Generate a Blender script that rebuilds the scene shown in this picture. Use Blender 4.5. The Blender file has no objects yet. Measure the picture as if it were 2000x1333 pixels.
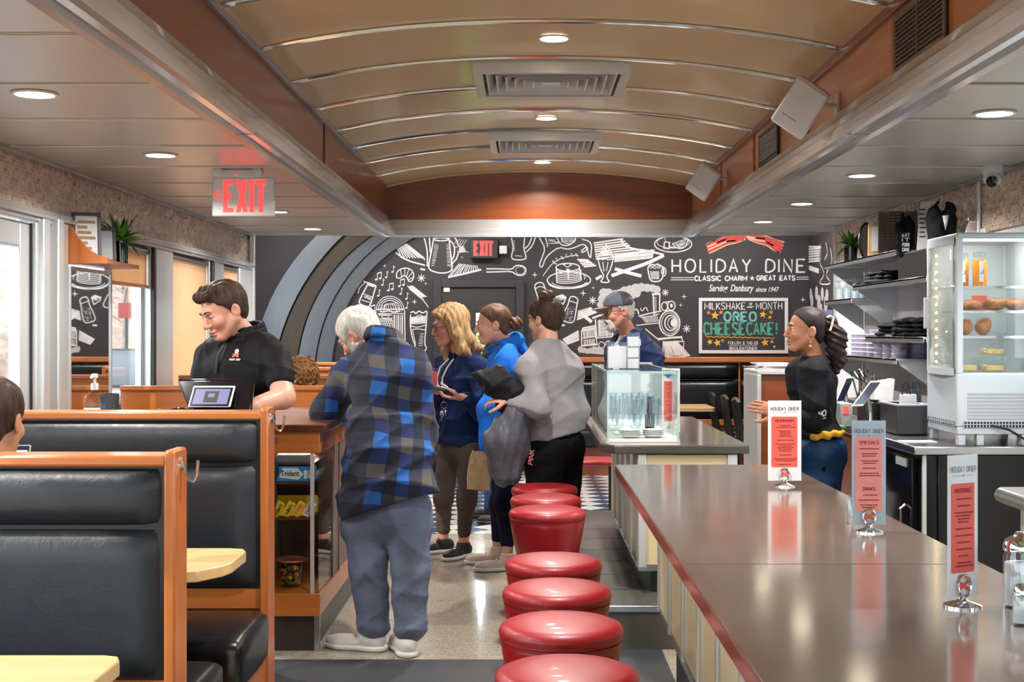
import bpy, bmesh, math, random
import numpy as np
from mathutils import Vector, Matrix
random.seed(7)
rng = np.random.default_rng(7)
SC = bpy.context.scene
COL = SC.collection
# ---------------------------------------------------------------- camera
F, VX, VY, CZ = 2550.0, 1028.0, 650.0, 1.48       # focal length in px, vanishing point, camera height
cam = bpy.data.cameras.new('camera')
cam.sensor_width = 36.0
cam.lens = 36.0 * F / 2000.0
cam.shift_x = -(VX - 1000.0) / 2000.0
cam.shift_y = -(666.5 - VY) / 2000.0
cam.clip_start = 0.05
camo = bpy.data.objects.new('camera', cam)
COL.objects.link(camo)
camo.location = (0, 0, CZ)
camo.rotation_euler = (math.pi / 2, 0, 0)
SC.camera = camo
# ---------------------------------------------------------------- colour management
SC.view_settings.view_transform = 'Standard'
SC.view_settings.look = 'None'
SC.view_settings.gamma = 1.0
SC.view_settings.use_curve_mapping = False
SC.view_settings.exposure = 0.45
# ---------------------------------------------------------------- sky
W = bpy.data.worlds.new('sky'); SC.world = W
W.use_nodes = True
_b = W.node_tree.nodes['Background']
_b.inputs[0].default_value = (0.86, 0.93, 1.0, 1)
_b.inputs[1].default_value = 4.6
SC.cycles.max_bounces = 7
SC.cycles.diffuse_bounces = 3
SC.cycles.glossy_bounces = 4
SC.cycles.transparent_max_bounces = 16
SC.cycles.caustics_reflective = False
SC.cycles.caustics_refractive = False
SC.cycles.sample_clamp_indirect = 6.0
# ---------------------------------------------------------------- sun and the daylight through the windows
def lamp(name, kind, loc, rot, energy, color=(1, 1, 1), **kw):
    l = bpy.data.lights.new(name, kind)
    l.energy = energy; l.color = color
    for k, v in kw.items(): setattr(l, k, v)
    o = bpy.data.objects.new(name, l); COL.objects.link(o)
    o.location = loc; o.rotation_euler = rot
    return o
R90 = math.pi / 2
_s = lamp('sun', 'SUN', (-6, 0, 8), (0, 0, 0), 3.2, (1.0, 0.95, 0.86), angle=0.02)
_s.rotation_euler = Vector((0.80, 0.42, -0.60)).to_track_quat('-Z', 'Y').to_euler()
# ================================================================ helpers
def P(px, py, d):
    "point at depth d (m in front of the camera) that the photograph shows at px, py"
    return ((px - VX) / F * d, d, CZ - (py - VY) / F * d)
def PX(px, d): return (px - VX) / F * d
def PZ(py, d): return CZ - (py - VY) / F * d
def V(*a): return np.array(a if len(a) > 1 else a[0], float)
def nrm(v): v = V(v); return v / (np.linalg.norm(v) + 1e-12)

def tag(o, label=None, cat=None, group=None, kind=None):
    if label: o['label'] = label
    if cat: o['category'] = cat
    if group: o['group'] = group
    if kind: o['kind'] = kind
    return o
def thing(name, label, cat, loc=(0, 0, 0), group=None):
    o = bpy.data.objects.new(name, None); COL.objects.link(o)
    o.location = loc; o.empty_display_size = 0.05
    return tag(o, label, cat, group)
def adopt(o, parent):
    if parent is not None:
        o.parent = parent
        pm = Matrix.Translation(parent.location)
        if parent.parent is not None: pm = Matrix.Translation(parent.parent.location) @ parent.matrix_parent_inverse @ pm
        o.matrix_parent_inverse = pm.inverted()
    return o
def dup(root, loc, rotz=None, label=None, group=None):
    r = root.copy(); COL.objects.link(r); r.location = loc
    if rotz is not None: r.rotation_euler = (0, 0, rotz)
    if label: r['label'] = label
    if group: r['group'] = group
    for ch in list(root.children):
        c = ch.copy(); COL.objects.link(c); c.parent = r; c.matrix_parent_inverse = ch.matrix_parent_inverse.copy()
        for g in ch.children:
            e = g.copy(); COL.objects.link(e); e.parent = c; e.matrix_parent_inverse = g.matrix_parent_inverse.copy()
    return r

class MB:
    "collects shapes (world coordinates) and links them as ONE mesh object"
    def __init__(s): s.v = []; s.f = []
    def add(s, vs, fs):
        n = len(s.v)
        s.v += [tuple(float(c) for c in q) for q in vs]
        s.f += [tuple(i + n for i in q) for q in fs]
        return s
    def box(s, x0, x1, y0, y1, z0, z1, M=None):
        vs = [(x, y, z) for x in (x0, x1) for y in (y0, y1) for z in (z0, z1)]
        if M is not None: vs = [M @ Vector(q) for q in vs]
        return s.add(vs, [(0, 1, 3, 2), (4, 6, 7, 5), (0, 4, 5, 1), (2, 3, 7, 6), (0, 2, 6, 4), (1, 5, 7, 3)])
    def cbox(s, c, sz, R=None):
        M = Matrix.Translation(c) @ (R.to_4x4() if R is not None else Matrix())
        a, b, d = sz[0] / 2, sz[1] / 2, sz[2] / 2
        return s.box(-a, a, -b, b, -d, d, M)
    def ring(s, x0, x1, z0, z1, y0, y1, f, M=None):
        "four butted bars round an opening in the xz plane"
        s.box(x0, x1, y0, y1, z1 - f, z1, M).box(x0, x1, y0, y1, z0, z0 + f, M)
        return s.box(x0, x0 + f, y0, y1, z0 + f, z1 - f, M).box(x1 - f, x1, y0, y1, z0 + f, z1 - f, M)
    def lathe(s, prof, c=(0, 0, 0), n=32, axis=None):
        rings = []
        for r, z in prof:
            rings.append([(c[0] + r * math.cos(2 * math.pi * k / n), c[1] + r * math.sin(2 * math.pi * k / n), c[2] + z) for k in range(n)])
        if axis is not None:
            q = Vector((0, 0, 1)).rotation_difference(Vector(axis).normalized())
            rings = [[tuple(Vector(c) + q @ (Vector(p) - Vector(c))) for p in rg] for rg in rings]
        return s.loft(rings, cap=True)
    def loft(s, rings, cap=True, closed=True):
        n = len(rings[0]); vs = [p for r in rings for p in r]; fs = []
        for i in range(len(rings) - 1):
            for k in range(n if closed else n - 1):
                k2 = (k + 1) % n
                fs.append((i * n + k, i * n + k2, (i + 1) * n + k2, (i + 1) * n + k))
        if cap:
            fs.append(tuple(reversed(range(n)))); fs.append(tuple((len(rings) - 1) * n + k for k in range(n)))
        return s.add(vs, fs)
    def cyl(s, p0, p1, r0, r1=None, n=16):
        return s.tube([p0, p1], [r0, r0 if r1 is None else r1], n)
    def tube(s, pts, r, n=8, cap=True):
        pts = [V(p) for p in pts]; m = len(pts)
        rr = r if isinstance(r, (list, tuple)) else [r] * m
        rings = []; u = None
        for i in range(m):
            t = nrm(pts[min(i + 1, m - 1)] - pts[max(i - 1, 0)])
            if u is None:
                a = V(0, 0, 1) if abs(t[2]) < 0.9 else V(1, 0, 0)
                u = nrm(np.cross(a, t))
            else:
                u = nrm(u - t * np.dot(u, t))
            w = np.cross(t, u)
            rings.append([pts[i] + rr[i] * (math.cos(2 * math.pi * k / n) * u + math.sin(2 * math.pi * k / n) * w) for k in range(n)])
        return s.loft(rings, cap)
    def prism(s, poly, axis, a, b):
        "poly in the two other axes (cyclic order x->(y,z), y->(x,z), z->(x,y)), extruded a..b"
        def mk(p, t):
            return (t, p[0], p[1]) if axis == 'x' else (p[0], t, p[1]) if axis == 'y' else (p[0], p[1], t)
        n = len(poly)
        vs = [mk(p, a) for p in poly] + [mk(p, b) for p in poly]
        fs = [tuple(range(n)), tuple(reversed(range(n, 2 * n)))] + [(k, (k + 1) % n, n + (k + 1) % n, n + k) for k in range(n)]
        return s.add(vs, fs)
    def sphere(s, c, r, n=16, m=10):
        r = (r, r, r) if not isinstance(r, (tuple, list)) else r
        rings = []
        for i in range(m + 1):
            a = -math.pi / 2 + math.pi * (i if 0 < i < m else (0.02 if i == 0 else m - 0.02)) / m
            rings.append([(c[0] + r[0] * math.cos(a) * math.cos(2 * math.pi * k / n), c[1] + r[1] * math.cos(a) * math.sin(2 * math.pi * k / n), c[2] + r[2] * math.sin(a)) for k in range(n)])
        return s.loft(rings)
    def grid(s, fn, nu, nv):
        "surface fn(u,v) 0..1"
        vs = [fn(i / nu, j / nv) for i in range(nu + 1) for j in range(nv + 1)]
        fs = [(i * (nv + 1) + j, (i + 1) * (nv + 1) + j, (i + 1) * (nv + 1) + j + 1, i * (nv + 1) + j + 1) for i in range(nu) for j in range(nv)]
        return s.add(vs, fs)
    def obj(s, name, mat, parent=None, bev=0, seg=2, smooth=35, sub=0, fix=True, solid=0, label=None):
        me = bpy.data.meshes.new(name)
        me.from_pydata(s.v, [], s.f)
        if fix:
            b = bmesh.new(); b.from_mesh(me)
            bmesh.ops.recalc_face_normals(b, faces=b.faces); b.to_mesh(me); b.free()
        me.materials.append(M[mat] if isinstance(mat, str) else mat)
        if smooth:
            me.polygons.foreach_set('use_smooth', [True] * len(me.polygons))
            me.set_sharp_from_angle(angle=math.radians(smooth))
        o = bpy.data.objects.new(name, me); COL.objects.link(o)
        if solid:
            d = o.modifiers.new('solid', 'SOLIDIFY'); d.thickness = solid; d.offset = 0
        if bev:
            d = o.modifiers.new('bevel', 'BEVEL'); d.width = bev; d.segments = seg; d.limit_method = 'ANGLE'; d.angle_limit = math.radians(40)
        if sub:
            d = o.modifiers.new('sub', 'SUBSURF'); d.levels = sub; d.render_levels = sub
        if label: o['label'] = label
        return adopt(o, parent)
def struct(o): o['kind'] = 'structure'; return o

# ---------------------------------------------------------------- flat lettering and strokes
class Pen:
    "flat ribbons and filled shapes on a plane: origin o, right u, up v (metres), lifted by h along n"
    def __init__(s, o, u, v, h=0.0015):
        s.o, s.u, s.v = V(o), nrm(u), nrm(v); s.n = nrm(np.cross(s.u, s.v)); s.h = h; s.mb = MB(); s.k = 0
    def pt(s, p):
        return s.o + s.u * p[0] + s.v * p[1] + s.n * (s.h + s.k * 2e-5)
    def line(s, pts, w, closed=False, smooth=0):
        pts = [np.array(p, float) for p in pts]
        for _ in range(smooth):
            q = []
            m = len(pts)
            for i in range(m if closed else m - 1):
                a, b = pts[i], pts[(i + 1) % m]
                q += [a * .75 + b * .25, a * .25 + b * .75]
            if not closed: q = [pts[0]] + q + [pts[-1]]
            pts = q
        m = len(pts); vs = []
        if m < 2: return s
        for i in range(m):
            a, b, c = (pts[i - 1], pts[i], pts[(i + 1) % m]) if closed else (pts[max(i - 1, 0)], pts[i], pts[min(i + 1, m - 1)])
            t = c - a; t = t / (np.linalg.norm(t) + 1e-9)
            nn = np.array((-t[1], t[0])); sc = 1.0
            if closed or 0 < i < m - 1:
                t1 = b - a; t1 = t1 / (np.linalg.norm(t1) + 1e-9)
                sc = min(1.0 / max(abs(np.dot(np.array((-t1[1], t1[0])), nn)), 0.4), 2.0)
            vs += [s.pt(b + nn * w / 2 * sc), s.pt(b - nn * w / 2 * sc)]
        n2 = 2 * m
        s.mb.add(vs, [((2 * i + 1) % n2, (2 * i + 3) % n2, (2 * i + 2) % n2, 2 * i) for i in range(m if closed else m - 1)])
        s.k = (s.k + 1) % 12
        return s
    def fill(s, pts):
        s.mb.add([s.pt(p) for p in pts], [tuple(range(len(pts)))]); s.k = (s.k + 1) % 12
        return s
    def disc(s, c, r, n=20, ry=None):
        ry = r if ry is None else ry
        return s.fill([(c[0] + r * math.cos(2 * math.pi * k / n), c[1] + ry * math.sin(2 * math.pi * k / n)) for k in range(n)])
    def ell(s, c, rx, ry, w, a0=0, a1=360, n=28):
        return s.line([(c[0] + rx * math.cos(math.radians(a0 + (a1 - a0) * k / n)), c[1] + ry * math.sin(math.radians(a0 + (a1 - a0) * k / n))) for k in range(n + 1)], w)
    def star(s, c, r, n=5, q=0.42, rot=90):
        return s.fill([(c[0] + (r if k % 2 == 0 else r * q) * math.cos(math.radians(rot + 180.0 * k / n)), c[1] + (r if k % 2 == 0 else r * q) * math.sin(math.radians(rot + 180.0 * k / n))) for k in range(2 * n)])
    def text(s, t, x, y, h, w, width=None, gap=0.28, cx=False, slant=0.0, smooth=1):
        "stroke lettering; x,y = lower left (or centre x), cap height h, stroke w, optional total width"
        adv = []; X = 0
        for ch in t:
            g = GLY.get(ch, GLY.get(ch.upper(), None))
            adv.append(X)
            if ch == ' ': X += 0.45 + gap; continue
            wd = max([int(k[0]) for pl in g for k in pl] + [0]) / 6.0 if g else .4
            X += wd + gap
        tot = max(X - gap, .01)
        sx = h if width is None else width / tot
        if cx: x = x - tot * sx / 2
        for ch, a in zip(t, adv):
            g = GLY.get(ch, GLY.get(ch.upper(), None))
            if ch == ' ' or not g: continue
            rnd = ch in 'OCSGDQRPBUJ&@02356789abcdeghnmopqrsuy'
            for pl in g:
                s.line([(x + (a + k[0] / 6.0) * sx + slant * k[1] / 6 * h, y + k[1] / 6.0 * h) for k in pl], w, smooth=(2 if rnd else 0) if smooth else 0)
        return s
    def obj(s, name, mat, parent=None, label=None):
        return s.mb.obj(name, mat, parent, smooth=0, fix=False, label=label)
_G = {'A': '002640|1232', 'B': '0006264534230 3|2341402000', 'C': '4524260604020020 41', 'D': '00062645412000', 'E': '40000646|0333', 'F': '000646|0333',
 'G': '4526160501103041 4323', 'H': '0006|4046|0343', 'I': '0006', 'J': '01103041 46', 'K': '0006|0246|1340', 'L': '060030', 'M': '0006235646 50', 'N': '00064046',
 'O': '160501104045361 6', 'P': '00062645432303', 'Q': '1605011030414536 16|3150', 'R': '00062645432303|2340', 'S': '4536160504134241301001', 'T': '0646|2026',
 'U': '0601103041 46', 'V': '062046', 'W': '0610335060', 'X': '0046|0640', 'Y': '062346|2320', 'Z': '06460040', '!': '0602|0100', '0': '1605011030414536 16',
 '1': '052620', '2': '0516364503004 0', '3': '0516364433424130100 1', '4': '3036024 2', '5': '460604344341300 0', '6': '36160401103042330 2', '7': '064610', '8': '1304153544331201103042331 3',
 '9': '43231415264540 10', '&': '4014152635330110304 2', '@': '4233231222434 2534505163010103 0', '-': '0343', '<': '360330', '.': '0001', "'": '0605', '/': '0046', '+': '2125|0343'}
GLY = {}
for _k, _v in _G.items():
    GLY[_k] = [[(int(q[i]), int(q[i + 1])) for i in range(0, len(q) - 1, 2)] for q in (z.replace(' ', '') for z in _v.split('|'))]
GLY['M'] = [[(0, 0), (0, 6), (2, 2), (5, 6), (5, 0)]]; GLY['M'] = [[(0, 0), (0, 6), (2.5, 2), (5, 6), (5, 0)]]
GLY['W'] = [[(0, 6), (1.5, 0), (3, 5), (4.5, 0), (6, 6)]]
GLY['O'] = [[(2, 6), (.6, 5.4), (0, 3.5), (0, 2.5), (.6, .6), (2, 0), (3, 0), (4.4, .6), (5, 2.5), (5, 3.5), (4.4, 5.4), (3, 6), (1.8, 6)]]
GLY['C'] = [[(4.4, 5), (3.2, 6), (1.6, 6), (.3, 4.8), (0, 3), (.3, 1.2), (1.6, 0), (3.2, 0), (4.4, 1)]]
GLY['G'] = [[(4.4, 5), (3.2, 6), (1.6, 6), (.3, 4.8), (0, 3), (.3, 1.2), (1.6, 0), (3.2, 0), (4.4, 1), (4.4, 2.8), (2.6, 2.8)]]
GLY['S'] = [[(3.8, 5), (3, 6), (1, 6), (0, 5), (.2, 3.8), (2, 3), (3.8, 2.2), (4, 1), (3, 0), (1, 0), (0, 1)]]
GLY['D'] = [[(0, 0), (0, 6), (2, 6), (4, 5), (4.6, 3), (4, 1), (2, 0), (0, 0)]]
GLY['0'] = GLY['O']
GLY['@'] = [GLY['O'][0], [(3.4, 3), (2.8, 4), (1.8, 3.8), (1.5, 2.8), (2.2, 2), (3.2, 2.4), (3.5, 4), (3.6, 2.2), (4.6, 2.2)]]
def font_mesh(t, size, off=0.0, shear=0.0, name='lettering'):
    c = bpy.data.curves.new(name, 'FONT'); c.body = t; c.size = size; c.offset = off; c.shear = shear; c.resolution_u = 3
    o = bpy.data.objects.new(name, c)
    me = bpy.data.meshes.new_from_object(o)
    bpy.data.objects.remove(o)
    return me
def font_text(name, t, o, u, v, width, height, mat, parent=None, off=0.0, shear=0.0, h=0.0015):
    "built-in font lettering fitted into width x height, lower left at o"
    me = font_mesh(t, 1.0, off, shear)
    vs = np.array([q.co[:] for q in me.vertices]); fs = [tuple(p.vertices) for p in me.polygons]
    bpy.data.meshes.remove(me)
    lo, hi = vs.min(0), vs.max(0)
    u, v = nrm(u), nrm(v); n = np.cross(u, v)
    q = [V(o) + u * ((p[0] - lo[0]) / (hi[0] - lo[0]) * width) + v * ((p[1] - lo[1]) / (hi[1] - lo[1]) * height) + n * h for p in vs]
    return MB().add(q, fs).obj(name, mat, parent, smooth=0, fix=False)

# ---------------------------------------------------------------- implicit surfaces (bodies, clothes, hair, soft things)
class Blob:
    def __init__(s): s.ops = []; s.wob = []
    def rc(s, a, b, ra, rb=None, k=0.03, sub=False):
        s.ops.append(('rc', V(a), V(b), ra, ra if rb is None else rb, k, sub)); return s
    def el(s, c, r, R=None, k=0.03, sub=False):
        s.ops.append(('el', V(c), V(r) if not np.isscalar(r) else V(r, r, r), np.eye(3) if R is None else np.array(R), k, sub)); return s
    def cut(s, p, n, k=0.004):
        "remove what lies on the n side of the plane through p"
        s.ops.append(('pl', V(p), nrm(n), k)); return s
    def chain(s, pts, rs, k=0.03):
        for i in range(len(pts) - 1): s.rc(pts[i], pts[i + 1], rs[i], rs[i + 1], k)
        return s
    def bounds(s):
        lo, hi = V(9, 9, 9) * 9, -V(9, 9, 9) * 9
        for o in s.ops:
            if o[0] == 'rc' and not o[6]:
                for p, r in ((o[1], o[3]), (o[2], o[4])): lo = np.minimum(lo, p - r); hi = np.maximum(hi, p + r)
            if o[0] == 'el' and not o[5]:
                r = max(o[2]); lo = np.minimum(lo, o[1] - r); hi = np.maximum(hi, o[1] + r)
        return lo, hi
    def field(s, res):
        lo, hi = s.bounds(); lo = lo - 3 * res - .012; hi = hi + 3 * res + .012
        n = np.ceil((hi - lo) / res).astype(int) + 1
        ax = [(lo[i] + res * np.arange(n[i])).astype(np.float32) for i in range(3)]
        D = np.full(tuple(n), 0.25, np.float32)
        for o in s.ops:
            if o[0] == 'pl':
                d = (ax[0][:, None, None] - o[1][0]) * o[2][0] + (ax[1][None, :, None] - o[1][1]) * o[2][1] + (ax[2][None, None, :] - o[1][2]) * o[2][2]
                D = np.maximum(D, d.astype(np.float32)); continue
            if o[0] == 'rc':
                k, sub = o[5], o[6]; b0 = np.minimum(o[1] - o[3], o[2] - o[4]); b1 = np.maximum(o[1] + o[3], o[2] + o[4])
            else:
                k, sub = o[4], o[5]; r = max(o[2]); b0, b1 = o[1] - r, o[1] + r
            m = k + 3 * res + (0 if sub else .03)
            i0 = np.clip(np.floor((b0 - m - lo) / res).astype(int), 0, n); i1 = np.clip(np.ceil((b1 + m - lo) / res).astype(int) + 1, 0, n)
            if np.any(i1 <= i0): continue
            sl = tuple(slice(a, b) for a, b in zip(i0, i1))
            X = ax[0][sl[0]][:, None, None]; Y = ax[1][sl[1]][None, :, None]; Z = ax[2][sl[2]][None, None, :]
            if o[0] == 'rc':
                a, b = o[1], o[2]; ba = b - a; L = max(np.dot(ba, ba), 1e-9)
                t = np.clip(((X - a[0]) * ba[0] + (Y - a[1]) * ba[1] + (Z - a[2]) * ba[2]) / L, 0, 1)
                d = np.sqrt((X - a[0] - t * ba[0]) ** 2 + (Y - a[1] - t * ba[1]) ** 2 + (Z - a[2] - t * ba[2]) ** 2) - (o[3] + (o[4] - o[3]) * t)
            else:
                c, r, R = o[1], o[2], o[3]
                q = [((X - c[0]) * R[j][0] + (Y - c[1]) * R[j][1] + (Z - c[2]) * R[j][2]) / r[j] for j in range(3)]
                k0 = np.sqrt(q[0] ** 2 + q[1] ** 2 + q[2] ** 2)
                k1 = np.sqrt((q[0] / r[0]) ** 2 + (q[1] / r[1]) ** 2 + (q[2] / r[2]) ** 2) + 1e-6
                d = k0 * (k0 - 1) / k1
            A = D[sl]; k = max(k, 1e-4)
            if sub:
                d = -d; h = np.clip(.5 - .5 * (A - d) / k, 0, 1)
                D[sl] = A + (d - A) * h + k * h * (1 - h)
            else:
                h = np.clip(.5 + .5 * (A - d) / k, 0, 1)
                D[sl] = A + (d - A) * h - k * h * (1 - h)
        if s.wob:
            X, Y, Z = np.meshgrid(ax[0], ax[1], ax[2], indexing='ij', sparse=True)
            for fn in s.wob: D = D + fn(X, Y, Z).astype(np.float32)
        return D, lo, res
    def mesh(s, res):
        D, lo, res = s.field(res)
        return nets(D, lo, res)
    def obj(s, name, mat, res, parent=None, label=None, mb=None):
        v, f = s.mesh(res)
        me = bpy.data.meshes.new(name)
        if mb: v, f = join(*( [(v, f)] + mb))
        me.from_pydata(v.tolist(), [], f.tolist())
        me.materials.append(M[mat] if isinstance(mat, str) else mat)
        me.polygons.foreach_set('use_smooth', [True] * len(me.polygons))
        o = bpy.data.objects.new(name, me); COL.objects.link(o)
        if label: o['label'] = label
        return adopt(o, parent)
def join(*vf):
    V_, F_, n = [], [], 0
    for v, f in vf:
        V_.append(v); F_.append(f + n); n += len(v)
    return np.concatenate(V_), np.concatenate(F_)
def nets(D, lo, res):
    "naive surface nets -> vertices, quads"
    S = D < 0; n = D.shape
    C = np.zeros((n[0] - 1, n[1] - 1, n[2] - 1), np.int8)
    offs = [(i, j, k) for i in (0, 1) for j in (0, 1) for k in (0, 1)]
    for i, j, k in offs: C += S[i:n[0] - 1 + i, j:n[1] - 1 + j, k:n[2] - 1 + k]
    act = (C > 0) & (C < 8)
    idx = np.argwhere(act)
    if len(idx) == 0: return np.zeros((0, 3)), np.zeros((0, 4), int)
    vid = np.full(act.shape, -1, np.int64); vid[act] = np.arange(len(idx))
    acc = np.zeros((len(idx), 3)); cnt = np.zeros(len(idx))
    for a in offs:
        for ax in range(3):
            if a[ax] == 1: continue
            b = list(a); b[ax] = 1
            da = D[idx[:, 0] + a[0], idx[:, 1] + a[1], idx[:, 2] + a[2]]; db = D[idx[:, 0] + b[0], idx[:, 1] + b[1], idx[:, 2] + b[2]]
            m = (da < 0) != (db < 0)
            t = np.where(m, da / np.where(m, da - db, 1), 0)
            p = np.tile(np.array(a, float), (len(idx), 1)); p[:, ax] += t
            acc[m] += p[m]; cnt[m] += 1
    v = lo + res * (idx + acc / cnt[:, None])
    fs = []
    for ax in range(3):
        o1, o2 = [(1, 2), (2, 0), (0, 1)][ax]
        sl0 = [slice(None)] * 3; sl1 = [slice(None)] * 3
        sl0[ax] = slice(0, n[ax] - 1); sl1[ax] = slice(1, n[ax])
        A, B = S[tuple(sl0)], S[tuple(sl1)]
        e = np.argwhere(A != B)
        ok = (e[:, o1] > 0) & (e[:, o1] < n[o1] - 1) & (e[:, o2] > 0) & (e[:, o2] < n[o2] - 1)
        e = e[ok]
        if len(e) == 0: continue
        inside = A[e[:, 0], e[:, 1], e[:, 2]]
        def g(d1, d2):
            q = e.copy(); q[:, o1] += d1; q[:, o2] += d2
            return vid[q[:, 0], q[:, 1], q[:, 2]]
        q = np.stack([g(-1, -1), g(0, -1), g(0, 0), g(-1, 0)], 1)
        q[~inside] = q[~inside][:, ::-1]
        fs.append(q)
    return v, np.concatenate(fs)

from mathutils.bvhtree import BVHTree
def on_surface(o, px, py):
    "where the line of sight through px, py meets a mesh built in world coordinates: point, normal"
    b = BVHTree.FromPolygons([q.co for q in o.data.vertices], [tuple(f.vertices) for f in o.data.polygons])
    d = Vector(((px - VX) / F, 1.0, -(py - VY) / F)).normalized()
    q, n, i, L = b.ray_cast(Vector((0, 0, CZ)), d)
    if n.dot(d) > 0: n = -n
    return V(q), V(n)
# ================================================================ materials (procedural)
M = {}
class NT:
    def __init__(s, name):
        m = bpy.data.materials.new(name); m.use_nodes = True; M[name] = m
        s.m, s.t = m, m.node_tree; s.n = s.t.nodes; s.b = s.n['Principled BSDF']; s.out = s.n['Material Output']
    def node(s, t, **kw):
        x = s.n.new(t)
        for k, v in kw.items():
            if k.startswith('i_'):
                key = k[2:]; key = int(key) if key.isdigit() else key.replace('_', ' ')
                x.inputs[key].default_value = v
            else: setattr(x, k, v)
        return x
    def link(s, a, b): s.t.links.new(a, b)
    def coord(s, scale=(1, 1, 1), rot=(0, 0, 0)):
        c = s.node('ShaderNodeTexCoord'); mp = s.node('ShaderNodeMapping')
        mp.inputs['Scale'].default_value = scale; mp.inputs['Rotation'].default_value = rot
        s.link(c.outputs['Object'], mp.inputs[0]); return mp.outputs[0]
    def noise(s, co, scale=5, detail=3, rough=.5, dist=0):
        n = s.node('ShaderNodeTexNoise'); s.link(co, n.inputs['Vector'])
        n.inputs['Scale'].default_value = scale; n.inputs['Detail'].default_value = detail; n.inputs['Roughness'].default_value = rough; n.inputs['Distortion'].default_value = dist
        return n.outputs['Fac']
    def ramp(s, fac, stops):
        r = s.node('ShaderNodeValToRGB'); s.link(fac, r.inputs[0])
        e = r.color_ramp.elements
        while len(e) < len(stops): e.new(.5)
        for q, (p, c) in zip(e, stops): q.position = p; q.color = (*c, 1) if len(c) == 3 else c
        return r.outputs[0]
    def bump(s, fac, strength=.2, dist=.01):
        b = s.node('ShaderNodeBump'); b.inputs['Strength'].default_value = strength; b.inputs['Distance'].default_value = dist
        s.link(fac, b.inputs['Height']); s.link(b.outputs[0], s.b.inputs['Normal'])
    def math(s, op, a, b=None):
        n = s.node('ShaderNodeMath', operation=op)
        for i, x in enumerate((a, b)):
            if x is None: continue
            if isinstance(x, (int, float)): n.inputs[i].default_value = x
            else: s.link(x, n.inputs[i])
        return n.outputs[0]
    def mix(s, fac, a, b, blend='MIX'):
        n = s.node('ShaderNodeMix', data_type='RGBA', blend_type=blend)
        for i, x in ((0, fac), (6, a), (7, b)):
            if isinstance(x, (int, float)): n.inputs[i].default_value = x
            elif isinstance(x, tuple): n.inputs[i].default_value = (*x, 1) if len(x) == 3 else x
            else: s.link(x, n.inputs[i])
        return n.outputs[2]
def hexc(h):
    h = h.lstrip('#'); c = [int(h[i:i + 2], 16) / 255 for i in (0, 2, 4)]
    return tuple(((x + .055) / 1.055) ** 2.4 if x > .04045 else x / 12.92 for x in c)
def mat(name, col, rough=.5, metal=0.0, var=0.06, scale=6, bump=0, bscale=40, coat=0, spec=None, sheen=0):
    t = NT(name); c = hexc(col) if isinstance(col, str) else col
    co = t.coord()
    if var:
        f = t.noise(co, scale, 4)
        t.link(t.ramp(f, [(.3, tuple(x * (1 - var) for x in c)), (.7, tuple(min(1, x * (1 + var)) for x in c))]), t.b.inputs['Base Color'])
    else: t.b.inputs['Base Color'].default_value = (*c, 1)
    t.b.inputs['Roughness'].default_value = rough; t.b.inputs['Metallic'].default_value = metal
    if coat: t.b.inputs['Coat Weight'].default_value = coat; t.b.inputs['Coat Roughness'].default_value = .08
    if spec is not None: t.b.inputs['Specular IOR Level'].default_value = spec
    if sheen: t.b.inputs['Sheen Weight'].default_value = sheen
    if bump: t.bump(t.noise(co, bscale, 4), bump, .01)
    return t.m
def emit(name, col, e, base=None):
    t = NT(name); c = hexc(col) if isinstance(col, str) else col
    t.b.inputs['Base Color'].default_value = (*(base or c), 1)
    t.b.inputs['Emission Color'].default_value = (*c, 1); t.b.inputs['Emission Strength'].default_value = e
def wood(name, c1, c2, axis='x', rough=.3, sc=1.0, coat=.3):
    t = NT(name)
    s = {'x': (.6, 9, 9), 'y': (9, .6, 9), 'z': (9, 9, .6)}[axis]
    co = t.coord(tuple(q * sc for q in s))
    a = t.noise(co, 2.2, 6, .6, .6); b = t.noise(co, 14, 3, .6)
    f = t.math('ADD', t.math('MULTIPLY', a, .8), t.math('MULTIPLY', b, .2))
    t.link(t.ramp(f, [(.33, hexc(c1)), (.68, hexc(c2))]), t.b.inputs['Base Color'])
    t.b.inputs['Roughness'].default_value = rough; t.b.inputs['Coat Weight'].default_value = coat; t.b.inputs['Coat Roughness'].default_value = .15
    t.bump(f, .04, .004)
def steel(name, col, rough=.28, axis='x', amt=.1, metal=1.0, rv=.08):
    t = NT(name); c = hexc(col)
    s = {'x': (.4, 60, 60), 'y': (60, .4, 60), 'z': (60, 60, .4)}[axis]
    f = t.noise(t.coord(s), 4, 3, .6); g = t.noise(t.coord((.7, .7, .7)), 1.3, 2)
    t.link(t.ramp(f, [(.3, tuple(x * (1 - amt) for x in c)), (.7, tuple(min(1, x * (1 + amt)) for x in c))]), t.b.inputs['Base Color'])
    t.b.inputs['Metallic'].default_value = metal
    r = t.node('ShaderNodeMapRange'); t.link(g, r.inputs[0]); r.inputs[3].default_value = rough - rv; r.inputs[4].default_value = rough + rv
    t.link(r.outputs[0], t.b.inputs['Roughness'])
    t.bump(f, .03, .002)
def leather(name, col, rough=.32, wr=.25, sc=1.0):
    t = NT(name); c = hexc(col)
    co = t.coord((sc, sc, sc))
    a = t.noise(co, 7, 6, .65, 1.4); g = t.noise(co, 160, 2)
    w = t.ramp(a, [(.44, (0, 0, 0)), (.5, (1, 1, 1)), (.56, (0, 0, 0))])
    f = t.math('ADD', t.math('MULTIPLY', w, .3), t.math('MULTIPLY', g, .3))
    t.b.inputs['Base Color'].default_value = (*c, 1)
    rr = t.node('ShaderNodeMapRange'); t.link(a, rr.inputs[0]); rr.inputs[3].default_value = rough - .1; rr.inputs[4].default_value = rough + .14
    t.link(rr.outputs[0], t.b.inputs['Roughness'])
    t.bump(f, wr, .006)
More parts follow.
